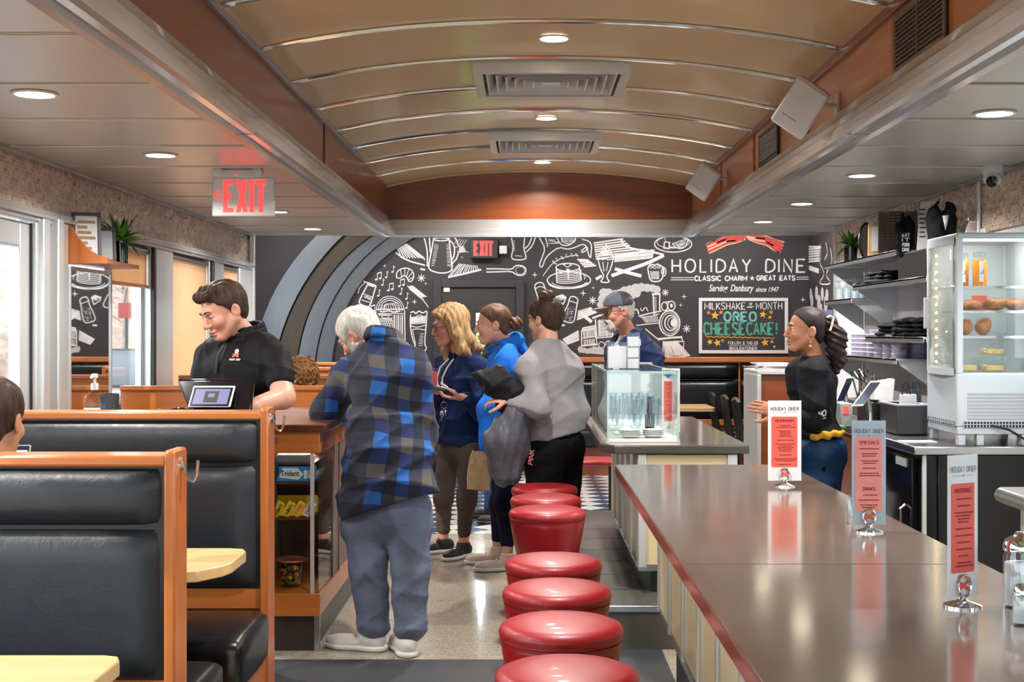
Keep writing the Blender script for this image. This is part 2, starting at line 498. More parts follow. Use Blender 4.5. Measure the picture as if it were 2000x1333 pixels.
def glass(name, tint=(1, 1, 1), refl=.9, ior=1.45, haze=0):
    t = NT(name); t.n.remove(t.b)
    tr = t.node('ShaderNodeBsdfTransparent'); tr.inputs[0].default_value = (*tint, 1)
    gl = t.node('ShaderNodeBsdfGlossy'); gl.inputs[0].default_value = (refl, refl, refl, 1); gl.inputs['Roughness'].default_value = .02 + haze
    fr = t.node('ShaderNodeFresnel'); ge = t.node('ShaderNodeNewGeometry')
    mr = t.node('ShaderNodeMapRange'); t.link(ge.outputs['Backfacing'], mr.inputs[0]); mr.inputs[3].default_value = ior; mr.inputs[4].default_value = 1 / ior; t.link(mr.outputs[0], fr.inputs[0])
    mx = t.node('ShaderNodeMixShader'); t.link(fr.outputs[0], mx.inputs[0]); t.link(tr.outputs[0], mx.inputs[1]); t.link(gl.outputs[0], mx.inputs[2])
    t.link(mx.outputs[0], t.out.inputs[0])
# --- the room
mat('barrel', '#D6BC90', .3, 0, .05, 2, coat=.25)
wood('wood_y', '#7B3C1B', '#8F4E27', 'y', .32)
wood('wood_x', '#74330F', '#8C4A1E', 'x', .28)
wood('wood_z', '#A95A24', '#BF7034', 'z', .3, 1.4)
wood('rail_wood', '#AE5F2C', '#C87C44', 'x', .28, 1.4)
wood('wood_y_daylit', '#BC6E38', '#D08C54', 'y', .28, 1.4)  # lighter copy for the right upright, daylight on it put into the colour
wood('booth_wood', '#A85A22', '#BE7236', 'x', .3, 1.0)
wood('dark_wood', '#4E2412', '#6B3519', 'y', .3)
wood('table_wood', '#C9A06B', '#DDB886', 'x', .3, .8, .25)
wood('grain_trim', '#6E6878', '#A9A6B2', 'y', .35, 2.2)
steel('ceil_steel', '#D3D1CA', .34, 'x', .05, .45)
steel('ceil_steel_dim', '#BDBAB2', .34, 'x', .06, .55)  # darker copy of the same steel, the dimmer right side put into the colour
steel('trim_steel', '#CFD0D2', .18, 'y', .06, .6)
steel('trim_steel_x', '#CFD0D2', .18, 'x', .06, .6)
steel('steel_z', '#D2D4D4', .32, 'z', .05, .55)
steel('steel', '#BDBFC0', .25, 'x', .05)
steel('arch_light', '#6E7278', .36, 'z', .10, .75)
steel('arch_dark', '#4A4239', .4, 'z', .10, .6)
mat('chrome', '#D8D8DA', .08, 1.0, 0)
mat('mirror', '#EDEFF0', .015, 1.0, 0)
mat('chalk_wall', '#353236', .55, 0, .06, 3)
mat('dark_wall', '#343335', .5, 0, .06, 3)
mat('chalk', '#D9D7D8', .8, 0, .06, 30)
mat('chalk_purple', '#7B76A6', .8, 0, .06, 30)
mat('chalk_smoke', '#B9B7B9', .85, 0, .12, 40)
mat('white_paint', '#D5D8DB', .5, 0, .04, 3)
mat('cream_panel', '#D5C49A', .35, 0, .05, 5)
mat('taupe_panel', '#6B5A50', .4, 0, .06, 6)
mat('kick_dark', '#3B3835', .35, .4, .1, 6)
mat('black_mat', '#2A2D31', .6, 0, .12, 60, .15, 160)
mat('step_tile', '#55544F', .22, 0, .06, 6)
def tile_floor():
    t = NT('terrazzo'); co = t.coord()
    v = t.node('ShaderNodeTexVoronoi', feature='F1'); t.link(co, v.inputs[0]); v.inputs['Scale'].default_value = 130
    sp = t.ramp(v.outputs['Color'], [(.0, hexc('#80776A')), (.35, hexc('#A69C8A')), (.6, hexc('#B8AF9F')), (.85, hexc('#91887A')), (1.0, hexc('#C4BDB0'))])
    b = t.node('ShaderNodeTexBrick', offset=0.0, squash=1.0); t.link(co, b.inputs[0]); b.inputs['Scale'].default_value = 1.0
    b.inputs['Mortar Size'].default_value = .0025; b.inputs['Brick Width'].default_value = .6; b.inputs['Row Height'].default_value = .6
    c = t.mix(b.outputs['Fac'], sp, hexc('#7F7767'))
    t.link(c, t.b.inputs['Base Color']); t.b.inputs['Roughness'].default_value = .18
    t.b.inputs['Coat Weight'].default_value = .4; t.b.inputs['Coat Roughness'].default_value = .06
    t = NT('checker_floor'); co = t.coord((1, 1, 1), (0, 0, .785))
    k = t.node('ShaderNodeTexChecker'); t.link(co, k.inputs[0]); k.inputs['Scale'].default_value = 5.2
    k.inputs[1].default_value = (*hexc('#D5D3CC'), 1); k.inputs[2].default_value = (*hexc('#3B4A63'), 1)
    t.link(k.outputs[0], t.b.inputs['Base Color']); t.b.inputs['Roughness'].default_value = .2; t.b.inputs['Coat Weight'].default_value = .4
tile_floor()
def mosaic():
    t = NT('mosaic'); tc = t.node('ShaderNodeTexCoord')
    sx = t.node('ShaderNodeSeparateXYZ'); t.link(tc.outputs['Object'], sx.inputs[0])
    cb = t.node('ShaderNodeCombineXYZ'); t.link(sx.outputs[1], cb.inputs[0]); t.link(sx.outputs[2], cb.inputs[1])
    b = t.node('ShaderNodeTexBrick', offset=.5); t.link(cb.outputs[0], b.inputs[0])
    b.inputs['Scale'].default_value = 1; b.inputs['Brick Width'].default_value = .046; b.inputs['Row Height'].default_value = .0185; b.inputs['Mortar Size'].default_value = .0018
    b.inputs['Color1'].default_value = (*hexc('#C4A48B'), 1); b.inputs['Color2'].default_value = (*hexc('#A98970'), 1); b.inputs['Mortar'].default_value = (*hexc('#E2CDBB'), 1)
    b.inputs['Bias'].default_value = 0
    w = t.node('ShaderNodeTexWhiteNoise', noise_dimensions='2D')
    # one random value for each tile
    fx = t.math('FLOOR', t.math('DIVIDE', sx.outputs[1], .023)); fz = t.math('FLOOR', t.math('DIVIDE', sx.outputs[2], .0185))
    cc = t.node('ShaderNodeCombineXYZ'); t.link(fx, cc.inputs[0]); t.link(fz, cc.inputs[1]); t.link(cc.outputs[0], w.inputs[0])
    col = t.mix(t.math('MULTIPLY', w.outputs['Value'], .45), b.outputs['Color'], hexc('#F2E2D4'))
    t.link(col, t.b.inputs['Base Color']); t.b.inputs['Metallic'].default_value = .12
    rr = t.node('ShaderNodeMapRange'); t.link(w.outputs['Value'], rr.inputs[0]); rr.inputs[3].default_value = .12; rr.inputs[4].default_value = .42
    t.link(rr.outputs[0], t.b.inputs['Roughness'])
    nm = t.node('ShaderNodeVectorMath', operation='MULTIPLY_ADD'); t.link(w.outputs['Color'], nm.inputs[0]); nm.inputs[1].default_value = (.3, .3, .3); nm.inputs[2].default_value = (-.15, -.15, -.15)
    ge = t.node('ShaderNodeNewGeometry'); ad = t.node('ShaderNodeVectorMath', operation='ADD'); t.link(ge.outputs['Normal'], ad.inputs[0]); t.link(nm.outputs[0], ad.inputs[1])
    no = t.node('ShaderNodeVectorMath', operation='NORMALIZE'); t.link(ad.outputs[0], no.inputs[0]); t.link(no.outputs[0], t.b.inputs['Normal'])
mosaic()
def blindm():
    t = NT('blind'); co = t.coord((1, 1, 1))
    f = t.noise(t.coord((30, 30, 1)), 6, 3)
    c = t.ramp(f, [(.3, hexc('#D9B594')), (.7, hexc('#E4C6A8'))])
    t.n.remove(t.b)
    d = t.node('ShaderNodeBsdfDiffuse'); tl = t.node('ShaderNodeBsdfTranslucent'); mx = t.node('ShaderNodeMixShader'); mx.inputs[0].default_value = .55
    t.link(c, d.inputs[0]); t.link(c, tl.inputs[0]); t.link(d.outputs[0], mx.inputs[1]); t.link(tl.outputs[0], mx.inputs[2]); t.link(mx.outputs[0], t.out.inputs[0])
blindm()
# --- furniture and things
leather('black_leather', '#1D2229', .40, .16, 2.2)
leather('black_vinyl', '#121214', .28, .05)
leather('red_vinyl', '#8E0F1B', .3, .05)
mat('red_vinyl_top', '#93161F', .42, 0, .06, 4, .04, 140, coat=.1)
def ctop():
    t = NT('counter_top'); co = t.coord((1, 1, 1))
    f = t.noise(t.coord((40, 40, 40)), 8, 3); g = t.noise(co, 2.5, 4)
    t.link(t.ramp(g, [(.3, hexc('#68554A')), (.7, hexc('#7A6557'))]), t.b.inputs['Base Color'])
    t.b.inputs['Roughness'].default_value = .13; t.b.inputs['Specular IOR Level'].default_value = 1.0; t.b.inputs['Coat Weight'].default_value = .6; t.b.inputs['Coat Roughness'].default_value = .1
    t.bump(f, .025, .002)
ctop()
mat('counter_edge', '#643A2B', .3, 0, .08, 8, coat=.3)
mat('counter_edge_grey', '#4B4643', .3, .3, .08, 8)
mat('black_plastic', '#141416', .35, 0, .05, 6)
mat('black_gloss', '#0D0D10', .12, 0, 0)
mat('dark_grey', '#3A3A3E', .5, 0, .08, 8)
mat('white_plastic', '#DCDDDD', .4, 0, .03, 5)
mat('grey_plastic', '#A8ABAE', .45, 0, .04, 5)
mat('fridge_white', '#BCC4CC', .3, 0, .02, 3)
mat('paper', '#DADADB', .7, 0, .03, 20)
mat('menu_red', '#D9584C', .6, 0, .05, 20)
mat('menu_pink', '#E58C85', .6, 0, .05, 20)
mat('menu_grey', '#A9B7C4', .6, 0, .05, 20)
mat('menu_blue', '#2C56A8', .6, 0, .05, 20)
mat('ink', '#3A2A2C', .7, 0, 0)
mat('ink_red', '#8A2420', .7, 0, 0)
mat('bread', '#A9682F', .6, 0, .35, 40, .3, 60)
mat('cake', '#CDB06C', .7, 0, .2, 50)
mat('juice', '#E58A12', .25, 0, .05, 8)
mat('bacon_red', '#D24A42', .7, 0, .12, 30)
mat('bacon_pale', '#EBC9B4', .7, 0, .05, 30)
mat('poster_green', '#4F9C84', .7, 0, .3, 30)
mat('poster_teal', '#6FB5AE', .7, 0, .3, 30)
mat('star_yellow', '#E0AC3A', .7, 0, .1, 30)
mat('star_orange', '#DB8A52', .7, 0, .1, 30)
mat('brown_paper', '#B39573', .8, 0, .12, 18, .5, 14)
mat('cardboard', '#A5845C', .8, 0, .08, 10)
mat('leaf_green', '#4F8A24', .45, 0, .35, 14)
mat('leaf_dark', '#1D3A1B', .4, 0, .3, 14)
mat('soil', '#2B211A', .9, 0, .2, 30)
mat('candy_yellow', '#E3B51E', .45, 0, .06, 10)
mat('candy_brown', '#4A2B17', .45, 0, .06, 10)
mat('gum_blue', '#2C8FD6', .35, 0, .06, 10)
mat('lav_plastic', '#B9B3CC', .25, 0, .1, 6)
mat('sugar', '#E6E6E4', .8, 0, .04, 40)
mat('purple', '#3C3A7C', .5, 0, 0)
emit('screen_blue', '#5F6BC8', .42, (.05, .05, .08))
emit('led_warm', '#FFF1D6', 14)
emit('led_center', '#FFF3DE', 14)
emit('exit_red', '#FF3A38', 1.5)
emit('fridge_led', '#FFF3D8', 5)
emit('warm_led', '#FFE2A6', 10)
mat('screen_dark', '#20243A', .12, 0, .1, 3)
glass('pane', (.97, .99, .98))
glass('case_glass', (.965, .985, .978), .9, 1.4)
glass('clear_plastic', (.95, .955, .96), .8, 1.35, .04)
glass('drinking_glass', (.88, .93, .95), 1.0, 1.75)
# --- outside
mat('asphalt', '#6A6966', .8, 0, .1, 3)
mat('hill_brush', '#8A7468', .9, 0, .35, 3)
mat('hill_pale', '#8F8279', .9, 0, .35, 5)
mat('car_white', '#DADDE0', .2, 0, .02, 2, coat=.6)
mat('car_black', '#1B1E24', .15, 0, .02, 2, coat=.8)
mat('car_blue', '#2A62A4', .4, 0, .02, 2, coat=.1)
mat('car_glass', '#2C3640', .3, 0, 0, spec=.3)
mat('tyre', '#1A1A1A', .8, 0, .1, 20)
mat('sign_red', '#8D3A36', .6, 0, .1, 4)
mat('pole_white', '#D9DADA', .5, 0, .03, 4)
# --- people
def skin(name, col):
    t = NT(name); c = hexc(col); co = t.coord()
    f = t.noise(co, 26, 4)
    t.link(t.ramp(f, [(.3, tuple(x * y for x, y in zip(c, (.93, .86, .84)))), (.7, c)]), t.b.inputs['Base Color'])
    t.b.inputs['Roughness'].default_value = .48
    t.b.inputs['Subsurface Weight'].default_value = .08; t.b.inputs['Subsurface Radius'].default_value = (.01, .004, .002)
skin('skin_fair', '#CE9A83'); skin('skin_pink', '#CB8D78'); skin('skin_tan', '#B97F60'); skin('skin_warm', '#C8906F')
def hairm(name, c1, c2, sc=(1, 1, .12)):
    t = NT(name); co = t.coord(sc)
    f = t.noise(co, 90, 3, .6, .8)
    t.link(t.ramp(f, [(.32, hexc(c1)), (.68, hexc(c2))]), t.b.inputs['Base Color'])
    t.b.inputs['Roughness'].default_value = .62; t.b.inputs['Specular IOR Level'].default_value = .3; t.bump(f, .5, .004)
hairm('hair_dark', '#20150F', '#4A3222'); hairm('hair_brown', '#3E2A1C', '#6B4A34'); hairm('hair_black', '#120D0D', '#33211F')
hairm('hair_blonde', '#7E5D3C', '#C09E70'); hairm('hair_white', '#A9A39B', '#D8D2C9', (1, 1, .5)); hairm('hair_curly', '#5B3A20', '#A8743F', (1, 1, 1))
def cloth(name, col, rough=.85, var=.12, b=.45, sheen=0):
    mat(name, col, rough, 0, var, 9, b, 34, sheen=sheen, spec=.18)
cloth('navy_hoodie', '#14234A'); cloth('blue_hoodie', '#1C66C6'); cloth('grey_sweater', '#8E8A8E'); cloth('black_polo', '#0E0E10', .65); cloth('black_tee', '#101116', .8)
cloth('navy_jacket', '#18254A', .6); cloth('taupe_leggings', '#4C403B'); cloth('navy_leggings', '#10142A'); cloth('black_pants', '#0B0B0D'); cloth('grey_sweats', '#626A7E', .8, .1, .5)
cloth('blue_jeans', '#2E4F7C'); cloth('dark_apron', '#16365A', .5); cloth('grey_coat', '#55565F', .4, .12, .5); cloth('dark_coat', '#1C1C21', .6); cloth('grey_tee', '#5F6670'); cloth('yellow_cloth', '#D8A12E', .6, .3); cloth('green_shirt', '#3E4234'); cloth('light_shirt', '#C9CCD6')
cloth('shirt_black', '#0C0D10', .85)
mat('shoe_black', '#151517', .6, 0, .1, 20); mat('shoe_white', '#D5D2CF', .55, 0, .05, 14); mat('shoe_pink', '#C9B2AA', .6, 0, .08, 14); mat('sole_white', '#E4E3E1', .6, 0, .03, 14)
mat('lips', '#A9605A', .4, 0, .05, 30); mat('eye_white', '#E9E6E2', .2, 0, 0); mat('iris', '#2A1C14', .1, 0, 0); mat('cord_white', '#E6E2D8', .8, 0, 0); mat('logo_orange', '#E0694A', .7, 0, 0)
mat('lens_red', '#6A2022', .1, 0, 0); glass('lens_clear', (.9, .95, .98), .9, 1.6)
def plaid():
    t = NT('plaid_flannel'); co = t.coord((1, 1, 1), (0, -.12, 0))
    s = t.node('ShaderNodeSeparateXYZ'); t.link(co, s.inputs[0])
    nz = t.noise(t.coord(), 2.4, 2); wob = t.math('MULTIPLY', t.math('SUBTRACT', nz, .5), .11)
    # along the cloth: height for the weft, distance round the body for the warp
    u = t.math('ADD', t.math('ADD', s.outputs[0], t.math('MULTIPLY', s.outputs[1], .35)), wob); w = t.math('ADD', s.outputs[2], wob)
    def band(x, per, ph, width):
        q = t.math('FRACT', t.math('ADD', t.math('DIVIDE', x, per), ph))
        return t.math('LESS_THAN', q, width)
    per = .125
    a, b = band(u, per, .0, .5), band(w, per, .2, .5)
    c = t.mix(a, hexc('#0A1022'), hexc('#152150'))
    c = t.mix(t.math('MULTIPLY', b, .75), c, hexc('#2A2E3E'))
    both = t.math('MULTIPLY', a, b)
    p_, q_ = band(u, per * 2, .0, .5), band(w, per * 2, .2, .5); alt = t.math('ABSOLUTE', t.math('SUBTRACT', p_, q_))
    c = t.mix(t.math('MULTIPLY', both, t.math('SUBTRACT', 1.0, t.math('MULTIPLY', alt, .999))), c, hexc('#4A4644'))
    c = t.mix(t.math('MULTIPLY', both, alt), c, hexc('#17569C'))
    t.link(c, t.b.inputs['Base Color']); t.b.inputs['Roughness'].default_value = .9; t.b.inputs['Sheen Weight'].default_value = .05
    t.bump(t.noise(t.coord(), 14, 4), .3, .01)
plaid()
# ================================================================ the room
XL, XR, YH, YE, YB, ZS = -2.42, 2.54, 11.03, 11.5, 14.0, 2.35
XA0, XA1 = -3.06, 3.03                       # the annex beyond the dining car
WLO, WHI = 0.95, 2.03
def portal(loc, rot, sx, sy):
    o = lamp('daylight_portal', 'AREA', loc, rot, 1, shape='RECTANGLE', size=sx, size_y=sy)
    o.data.cycles.is_portal = True
# floor
struct(MB().box(XL - .1, XR + .1, -4, 9.6, -.06, 0).obj('floor', 'terrazzo', smooth=0))
struct(MB().box(XL - .1, XR + .1, 9.6, YE, -.06, 0).box(XA0, XA1, YE, YB, -.06, 0).obj('floor_annex', 'checker_floor', smooth=0))
st = struct(MB().box(.22, 1.0, 6.1, 9.4, 0, .2).obj('floor_step', 'step_tile', smooth=0))
MB().box(.22, 1.0, 6.085, 6.1, .175, .205).obj('step_nosing', 'steel', st, bev=.003)
m_ = MB()
for k in range(1, 9): m_.box(.22, .62, 6.1 + .4 * k, 6.106 + .4 * k, .2, .2008)
m_.obj('tile_joint', 'kick_dark', st, smooth=0)
# left wall: sill wall, header, mosaic, window posts
wl = struct(MB().box(XL - .12, XL, 6.83, YE, 0, WLO).box(XL - .12, XL, -4, 5.25, 0, WLO).obj('wall_left', 'taupe_panel', smooth=0))
h_ = MB(); h_.box(XL - .1, XL + .015, -4, YE, 2.03, 2.095).box(XL - .1, XL + .035, -4, YE, 2.05, 2.07)
h_.obj('window_header', 'trim_steel', wl, bev=.004)
MB().box(XL - .1, XL - .03, -4, YE, 2.09, 2.33).obj('mosaic_frieze', 'mosaic', wl, smooth=0)
MB().box(XL - .1, XL + .02, -4, YE, 2.325, 2.4).obj('frieze_trim', 'steel', wl, bev=.006)
posts = [(6.45, 6.86), (7.5, 7.62), (8.42, 8.95), (9.98, 10.45), (11.02, 11.47), (3.9, 5.25), (1.35, 1.6), (-1.2, -.95), (-4, -3.6)]
for a, b in posts:
    MB().box(XL - .1, XL, a, b, WLO if a > 6.8 or a < 5 else 0, 2.06).obj('window_post', 'steel_z', wl, bev=.006)
for a in (8.42, 10.0): MB().box(XL, XL + .022, a, a + .05, WLO, 2.03).obj('blind_channel', 'kick_dark', wl, bev=.005)
MB().box(XL - .02, XL + .06, 6.86, YE, WLO - .03, WLO).obj('sill', 'steel', wl, bev=.004)
# windows
wins = [(7.62, 8.42, 1.775), (8.95, 9.98, .97), (10.45, 11.02, 1.70), (1.6, 3.9, None), (-.95, 1.35, None), (-3.6, -1.2, None)]  # the last three are out of view, put in to let daylight in
for i, (a, b, zb) in enumerate(wins):
    w = struct(MB().box(XL - .09, XL - .05, a, a + .045, WLO, WHI).box(XL - .09, XL - .05, b - .045, b, WLO, WHI).box(XL - .09, XL - .05, a + .045, b - .045, WLO, WLO + .045).box(XL - .09, XL - .05, a + .045, b - .045, WHI - .045, WHI).obj('window_%d' % (i + 1), 'steel_z', bev=.004))
    MB().box(XL - .075, XL - .069, a + .04, b - .04, WLO + .04, WHI - .04).obj('pane', 'pane', w, smooth=0)
    portal((XL - .13, (a + b) / 2, (WLO + WHI) / 2), (0, -R90, 0), WHI - WLO, b - a)
    if zb:
        lab = {0: 'tan roller blind half lowered beside the corner shelf', 1: 'tan roller blind pulled fully down behind the cashier', 2: 'tan roller blind covering the upper half of the last window'}[i]
        t = thing('roller_blind', lab, 'blind', (XL - .02, a, WHI), 'roller blinds')
        MB().box(XL - .028, XL - .024, a + .02, b - .02, zb, WHI - .03).obj('fabric', 'blind', t, smooth=0)
        MB().cyl((XL - .026, a + .02, zb), (XL - .026, b - .02, zb), .011).obj('bottom_bar', 'blind', t)
        MB().cyl((XL - .026, a + .01, WHI - .03), (XL - .026, b - .01, WHI - .03), .022).obj('roller', 'steel', t)
# glazed door
d1 = struct(MB().box(XL - .09, XL - .03, 5.28, 5.42, .02, 2.02).box(XL - .09, XL - .03, 6.32, 6.44, .02, 2.02).box(XL - .09, XL - .03, 5.42, 6.32, .02, .25).box(XL - .09, XL - .03, 5.42, 6.32, 1.9, 2.02).obj('door_1', 'steel_z', bev=.006))
MB().box(XL - .065, XL - .055, 5.42, 6.32, .25, 1.9).obj('pane', 'pane', d1, smooth=0)
MB().box(XL - .028, XL - .02, 6.44, 6.455, .02, 2.02).obj('door_gasket', 'black_plastic', d1, smooth=0)
MB().tube([(XL - .03, 5.5, 1.0), (XL + .03, 5.5, 1.0), (XL + .03, 5.5, 1.3), (XL - .03, 5.5, 1.3)], .012).obj('door_handle', 'chrome', d1)
portal((XL - .13, 5.87, 1.07), (0, -R90, 0), 1.65, .9)
dj = struct(MB().box(XL - .02, XL + .03, 6.47, 6.56, 0, 2.05).box(XL - .02, XL + .05, 6.62, 6.7, 0, 2.06).box(XL - .02, XL + .02, 6.74, 6.85, 0, 2.05).obj('trim_1', 'steel_z', bev=.008))
# mirror leaf by the door, turned a little into the room
def mirror():
    t = thing('mirror', 'tall wall mirror in a steel frame reflecting the chalk drawings', 'mirror', (XL + .005, 6.87, 0))
    MB().box(XL + .002, XL + .012, 6.88, 7.49, .97, 1.81).obj('mirror_glass', 'mirror', t, smooth=0)
    MB().box(XL, XL + .02, 6.87, 6.89, .95, 1.83).box(XL, XL + .02, 7.48, 7.5, .95, 1.83).box(XL, XL + .02, 6.89, 7.48, 1.81, 1.83).box(XL, XL + .02, 6.89, 7.48, .95, .97).obj('frame', 'steel_z', t, bev=.003)
    t.rotation_euler = (0, 0, -math.radians(2.05))
mirror()
# right wall
wr = struct(MB().box(XR, XR + .1, 7.22, 10.75, 0, 2.06).box(XR, XR + .1, -4, 7.22, 0, 1.3).box(XR, XR + .1, 4.3, 5.6, 1.3, 2.06).box(XR, XR + .1, 1.2, 1.5, 1.3, 2.06).obj('wall_right', 'white_paint', smooth=0))
MB().box(XR + .01, XR + .1, -4, 10.75, 2.04, 2.33).obj('mosaic_frieze', 'mosaic', wr, smooth=0)
MB().box(XR - .02, XR + .1, -4, 10.75, 2.325, 2.4).obj('frieze_trim', 'steel', wr, bev=.006)
MB().box(XR - .012, XR, 7.3, 7.33, 1.0, 2.33).obj('cable_cover', 'white_plastic', wr, bev=.003)
MB().box(XR - .012, XR + .1, 10.7, 10.76, 0, 2.35).obj('end_post', 'steel_z', wr, bev=.004)
for i, (a, b) in enumerate([(5.6, 7.22), (1.5, 4.3), (-3.6, 1.2)]):  # the last two are unseen windows, added for their light
    w = struct(MB().box(XR + .03, XR + .07, a, a + .045, 1.3, 2.04).box(XR + .03, XR + .07, b - .045, b, 1.3, 2.04).box(XR + .03, XR + .07, a + .045, b - .045, 1.3, 1.345).box(XR + .03, XR + .07, a + .045, b - .045, 1.995, 2.04).obj('window_%d' % (i + 7), 'white_paint', bev=.004))
    MB().box(XR + .048, XR + .053, a + .04, b - .04, 1.34, 2.0).obj('pane', 'pane', w, smooth=0)
    portal((XR + .13, (a + b) / 2, 1.67), (0, R90, 0), .74, b - a)
# unseen end wall, glazed to bring in daylight from behind the camera
wf = struct(MB().box(XL - .1, XR + .1, -4.1, -4, 0, .6).box(XL - .1, XR + .1, -4.1, -4, 2.1, 2.4).box(XL - .1, XL + .2, -4.1, -4, .6, 2.1).box(XR - .2, XR + .1, -4.1, -4, .6, 2.1).obj('wall_front', 'steel', smooth=0))
MB().box(XL + .2, XR - .2, -4.06, -4.05, .6, 2.1).obj('unseen_end_glass', 'pane', wf, smooth=0)
portal((.06, -4.15, 1.35), (R90, 0, math.pi), 4.5, 1.5)
# ---------------------------------------------------------------- ceilings
XC, HWID = .108, 1.29
def barrel(u):                              # u -1..1 across
    return 2.722 + .128 * (1 - abs(u) ** 2.3)
cb = MB(); prof = [(XC + HWID * u, barrel(u)) for u in np.linspace(-1, 1, 41)]
cb.loft([[(x, y, z) for x, z in prof] for y in np.linspace(-4, YH, 20)], cap=False, closed=False)
ceil = struct(cb.obj('ceiling', 'barrel', smooth=60, fix=False))
k = 0
y = 5.71 - .76 * 12
while y < 10.8:
    MB().tube([(x, y, z - .004) for x, z in prof], .013, 8).obj('ceiling_rib', 'chrome', ceil)
    y += .76
# wood uprights of the raised ceiling
wu = struct(MB().box(XC - HWID - .03, XC - HWID + .0, -4, YH, 2.40, 2.76).obj('wall_clerestory_left', 'wood_y', smooth=0))
MB().box(XC - HWID - .005, XC - HWID + .022, -4, 9.2, 2.695, 2.745).obj('grain_moulding', 'grain_trim', wu, bev=.004)
MB().box(XC - HWID, XC - HWID + .006, 7.62, 7.65, 2.44, 2.7).obj('panel_joint', 'dark_wood', wu)
wv = struct(MB().box(XC + HWID, XC + HWID + .03, -4, YH, 2.40, 2.76).obj('wall_clerestory_right', 'wood_y_daylit', smooth=0))
MB().box(XC + HWID - .02, XC + HWID + .005, -4, YH, 2.69, 2.735).obj('wood_moulding', 'wood_y', wv, bev=.006)
for yy in (4.95, 6.46, 8.0, 9.35): MB().box(XC + HWID - .008, XC + HWID, yy, yy + .035, 2.44, 2.7).obj('wood_batten', 'wood_z', wv, bev=.003)
# stepped stainless moulding round the well
def moulding(name, side):
    x0 = XC + side * (HWID - .005)
    s = -side
    pts = [(0, 2.455), (.012 * s, 2.455), (.02 * s, 2.425), (.035 * s, 2.405), (.04 * s, 2.375), (.062 * s, 2.355), (.066 * s, 2.325), (.085 * s, 2.312), (.088 * s, 2.292), (.07 * s, 2.284),
           (.035 * s, 2.288), (.03 * s, 2.305), (.0, 2.305), (-.006 * s, 2.288), (-.035 * s, 2.284), (-.042 * s, 2.30), (-.042 * s, 2.37), (-.02 * s, 2.40)]
    m = MB().prism([(x0 + a, z) for a, z in pts], 'y', -4, YH + .03)
    o = struct(m.obj(name, 'trim_steel', smooth=25))
    for yy in (5.3, 8.2): MB().box(min(x0, x0 + .09 * s), max(x0, x0 + .09 * s) , yy, yy + .004, 2.284, 2.286).obj('moulding_joint', 'kick_dark', o)
    return o
moulding('trim_2', -1); moulding('trim_3', 1)
# header at the end of the well
hd = struct(MB().prism([(XC - HWID, 2.43)] + [(XC + HWID * u, barrel(u)) for u in np.linspace(-1, 1, 31)] + [(XC + HWID, 2.43)], 'y', YH, YH + .06).obj('wall_header', 'wood_x', smooth=0))
pts = [(0, 2.435), (-.012, 2.435), (-.02, 2.41), (-.035, 2.39), (-.04, 2.36), (-.055, 2.345), (-.06, 2.31), (-.075, 2.30), (-.075, 2.284), (.03, 2.284), (.03, 2.435)]
MB().prism([(XC - HWID - 0 + 0, 0)] * 0 + [(YH + a, z) for a, z in pts], 'x', XC - HWID, XC + HWID).obj('header_moulding', 'trim_steel_x', hd, smooth=25)
MB().tube([(XC + HWID * u, YH - .008, barrel(u) - .004) for u in np.linspace(-1, 1, 31)], .012).obj('header_bead', 'barrel', hd)
# stainless side ceilings, boards across the car
def side_ceiling(name, x0, x1, mt):
    b = MB(); y = 3.79 - .755 * 10
    while y < YE - .01:
        y1 = min(y + .755, YE)
        b.prism([(y + .012, ZS), (y1 - .012, ZS), (y1 - .012, ZS + .02), (y + .012, ZS + .02)], 'x', x0, x1)
        b.box(x0, x1, y - .012, y + .012, ZS + .012, ZS + .03)
        b.box(x0, x1, y + .012, y + .03, ZS - .006, ZS + .002)
        y = y1
    b.box(x0, x1, -4, YE, ZS + .03, ZS + .05)
    b.box(x0, x1, YE - .03, YE, ZS - .015, ZS + .05)
    return struct(b.obj(name, mt, bev=.003, smooth=30))
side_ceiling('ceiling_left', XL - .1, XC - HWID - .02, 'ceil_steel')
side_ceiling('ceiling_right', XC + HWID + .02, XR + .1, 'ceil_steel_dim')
struct(MB().box(XC - HWID - .1, XC + HWID + .1, YH + .06, YE, ZS, ZS + .03).obj('ceiling_bridge', 'ceil_steel', smooth=0))
struct(MB().box(XL - .2, XR + .2, -4.2, YE, 3.0, 3.1).box(XL - .2, XL - .1, -4.2, YE, 2.4, 3.0).box(XR + .1, XR + .2, -4.2, YE, 2.4, 3.0).box(XL - .2, XR + .2, -4.2, -4.1, 2.3, 3.0).obj('roof', 'white_paint', smooth=0))  # unseen roof box, added to keep the sun out
# ---------------------------------------------------------------- the annex
wb = struct(MB().box(XA0, -.56, YB, YB + .1, 0, 3.0).box(-.29, XA1, YB, YB + .1, 0, 3.0).box(-.56, -.29, YB, YB + .1, 0, .9).box(-.56, -.29, YB, YB + .1, 1.69, 3.0).obj('wall_back', 'chalk_wall', smooth=0))
struct(MB().box(XA0, XA1, YE - .05, YB + .1, 2.95, 3.05).obj('ceiling_annex', 'white_paint', smooth=0))
wa = struct(MB().box(XA1, XA1 + .1, 10.7, YB + .1, 0, 3.0).obj('wall_annex_right', 'chalk_wall', smooth=0))
struct(MB().box(XA0 - .1, XA0, YE - .06, YB + .1, 0, 3.0).box(XL - .12, XL, YE - .03, YE, 2.3, 3.0).obj('wall_annex_left', 'dark_wall', smooth=0))
struct(MB().box(XR + .1, XA1, 10.7, 10.76, 0, 3.0).box(XL, XR + .1, YE - .02, YE, 2.42, 3.0).obj('wall_annex_front', 'dark_wall', smooth=0))
struct(MB().box(XL - .01, XL + .03, YE - .04, YE + .02, 0, 2.4).obj('trim_4', 'steel_z', bev=.005))
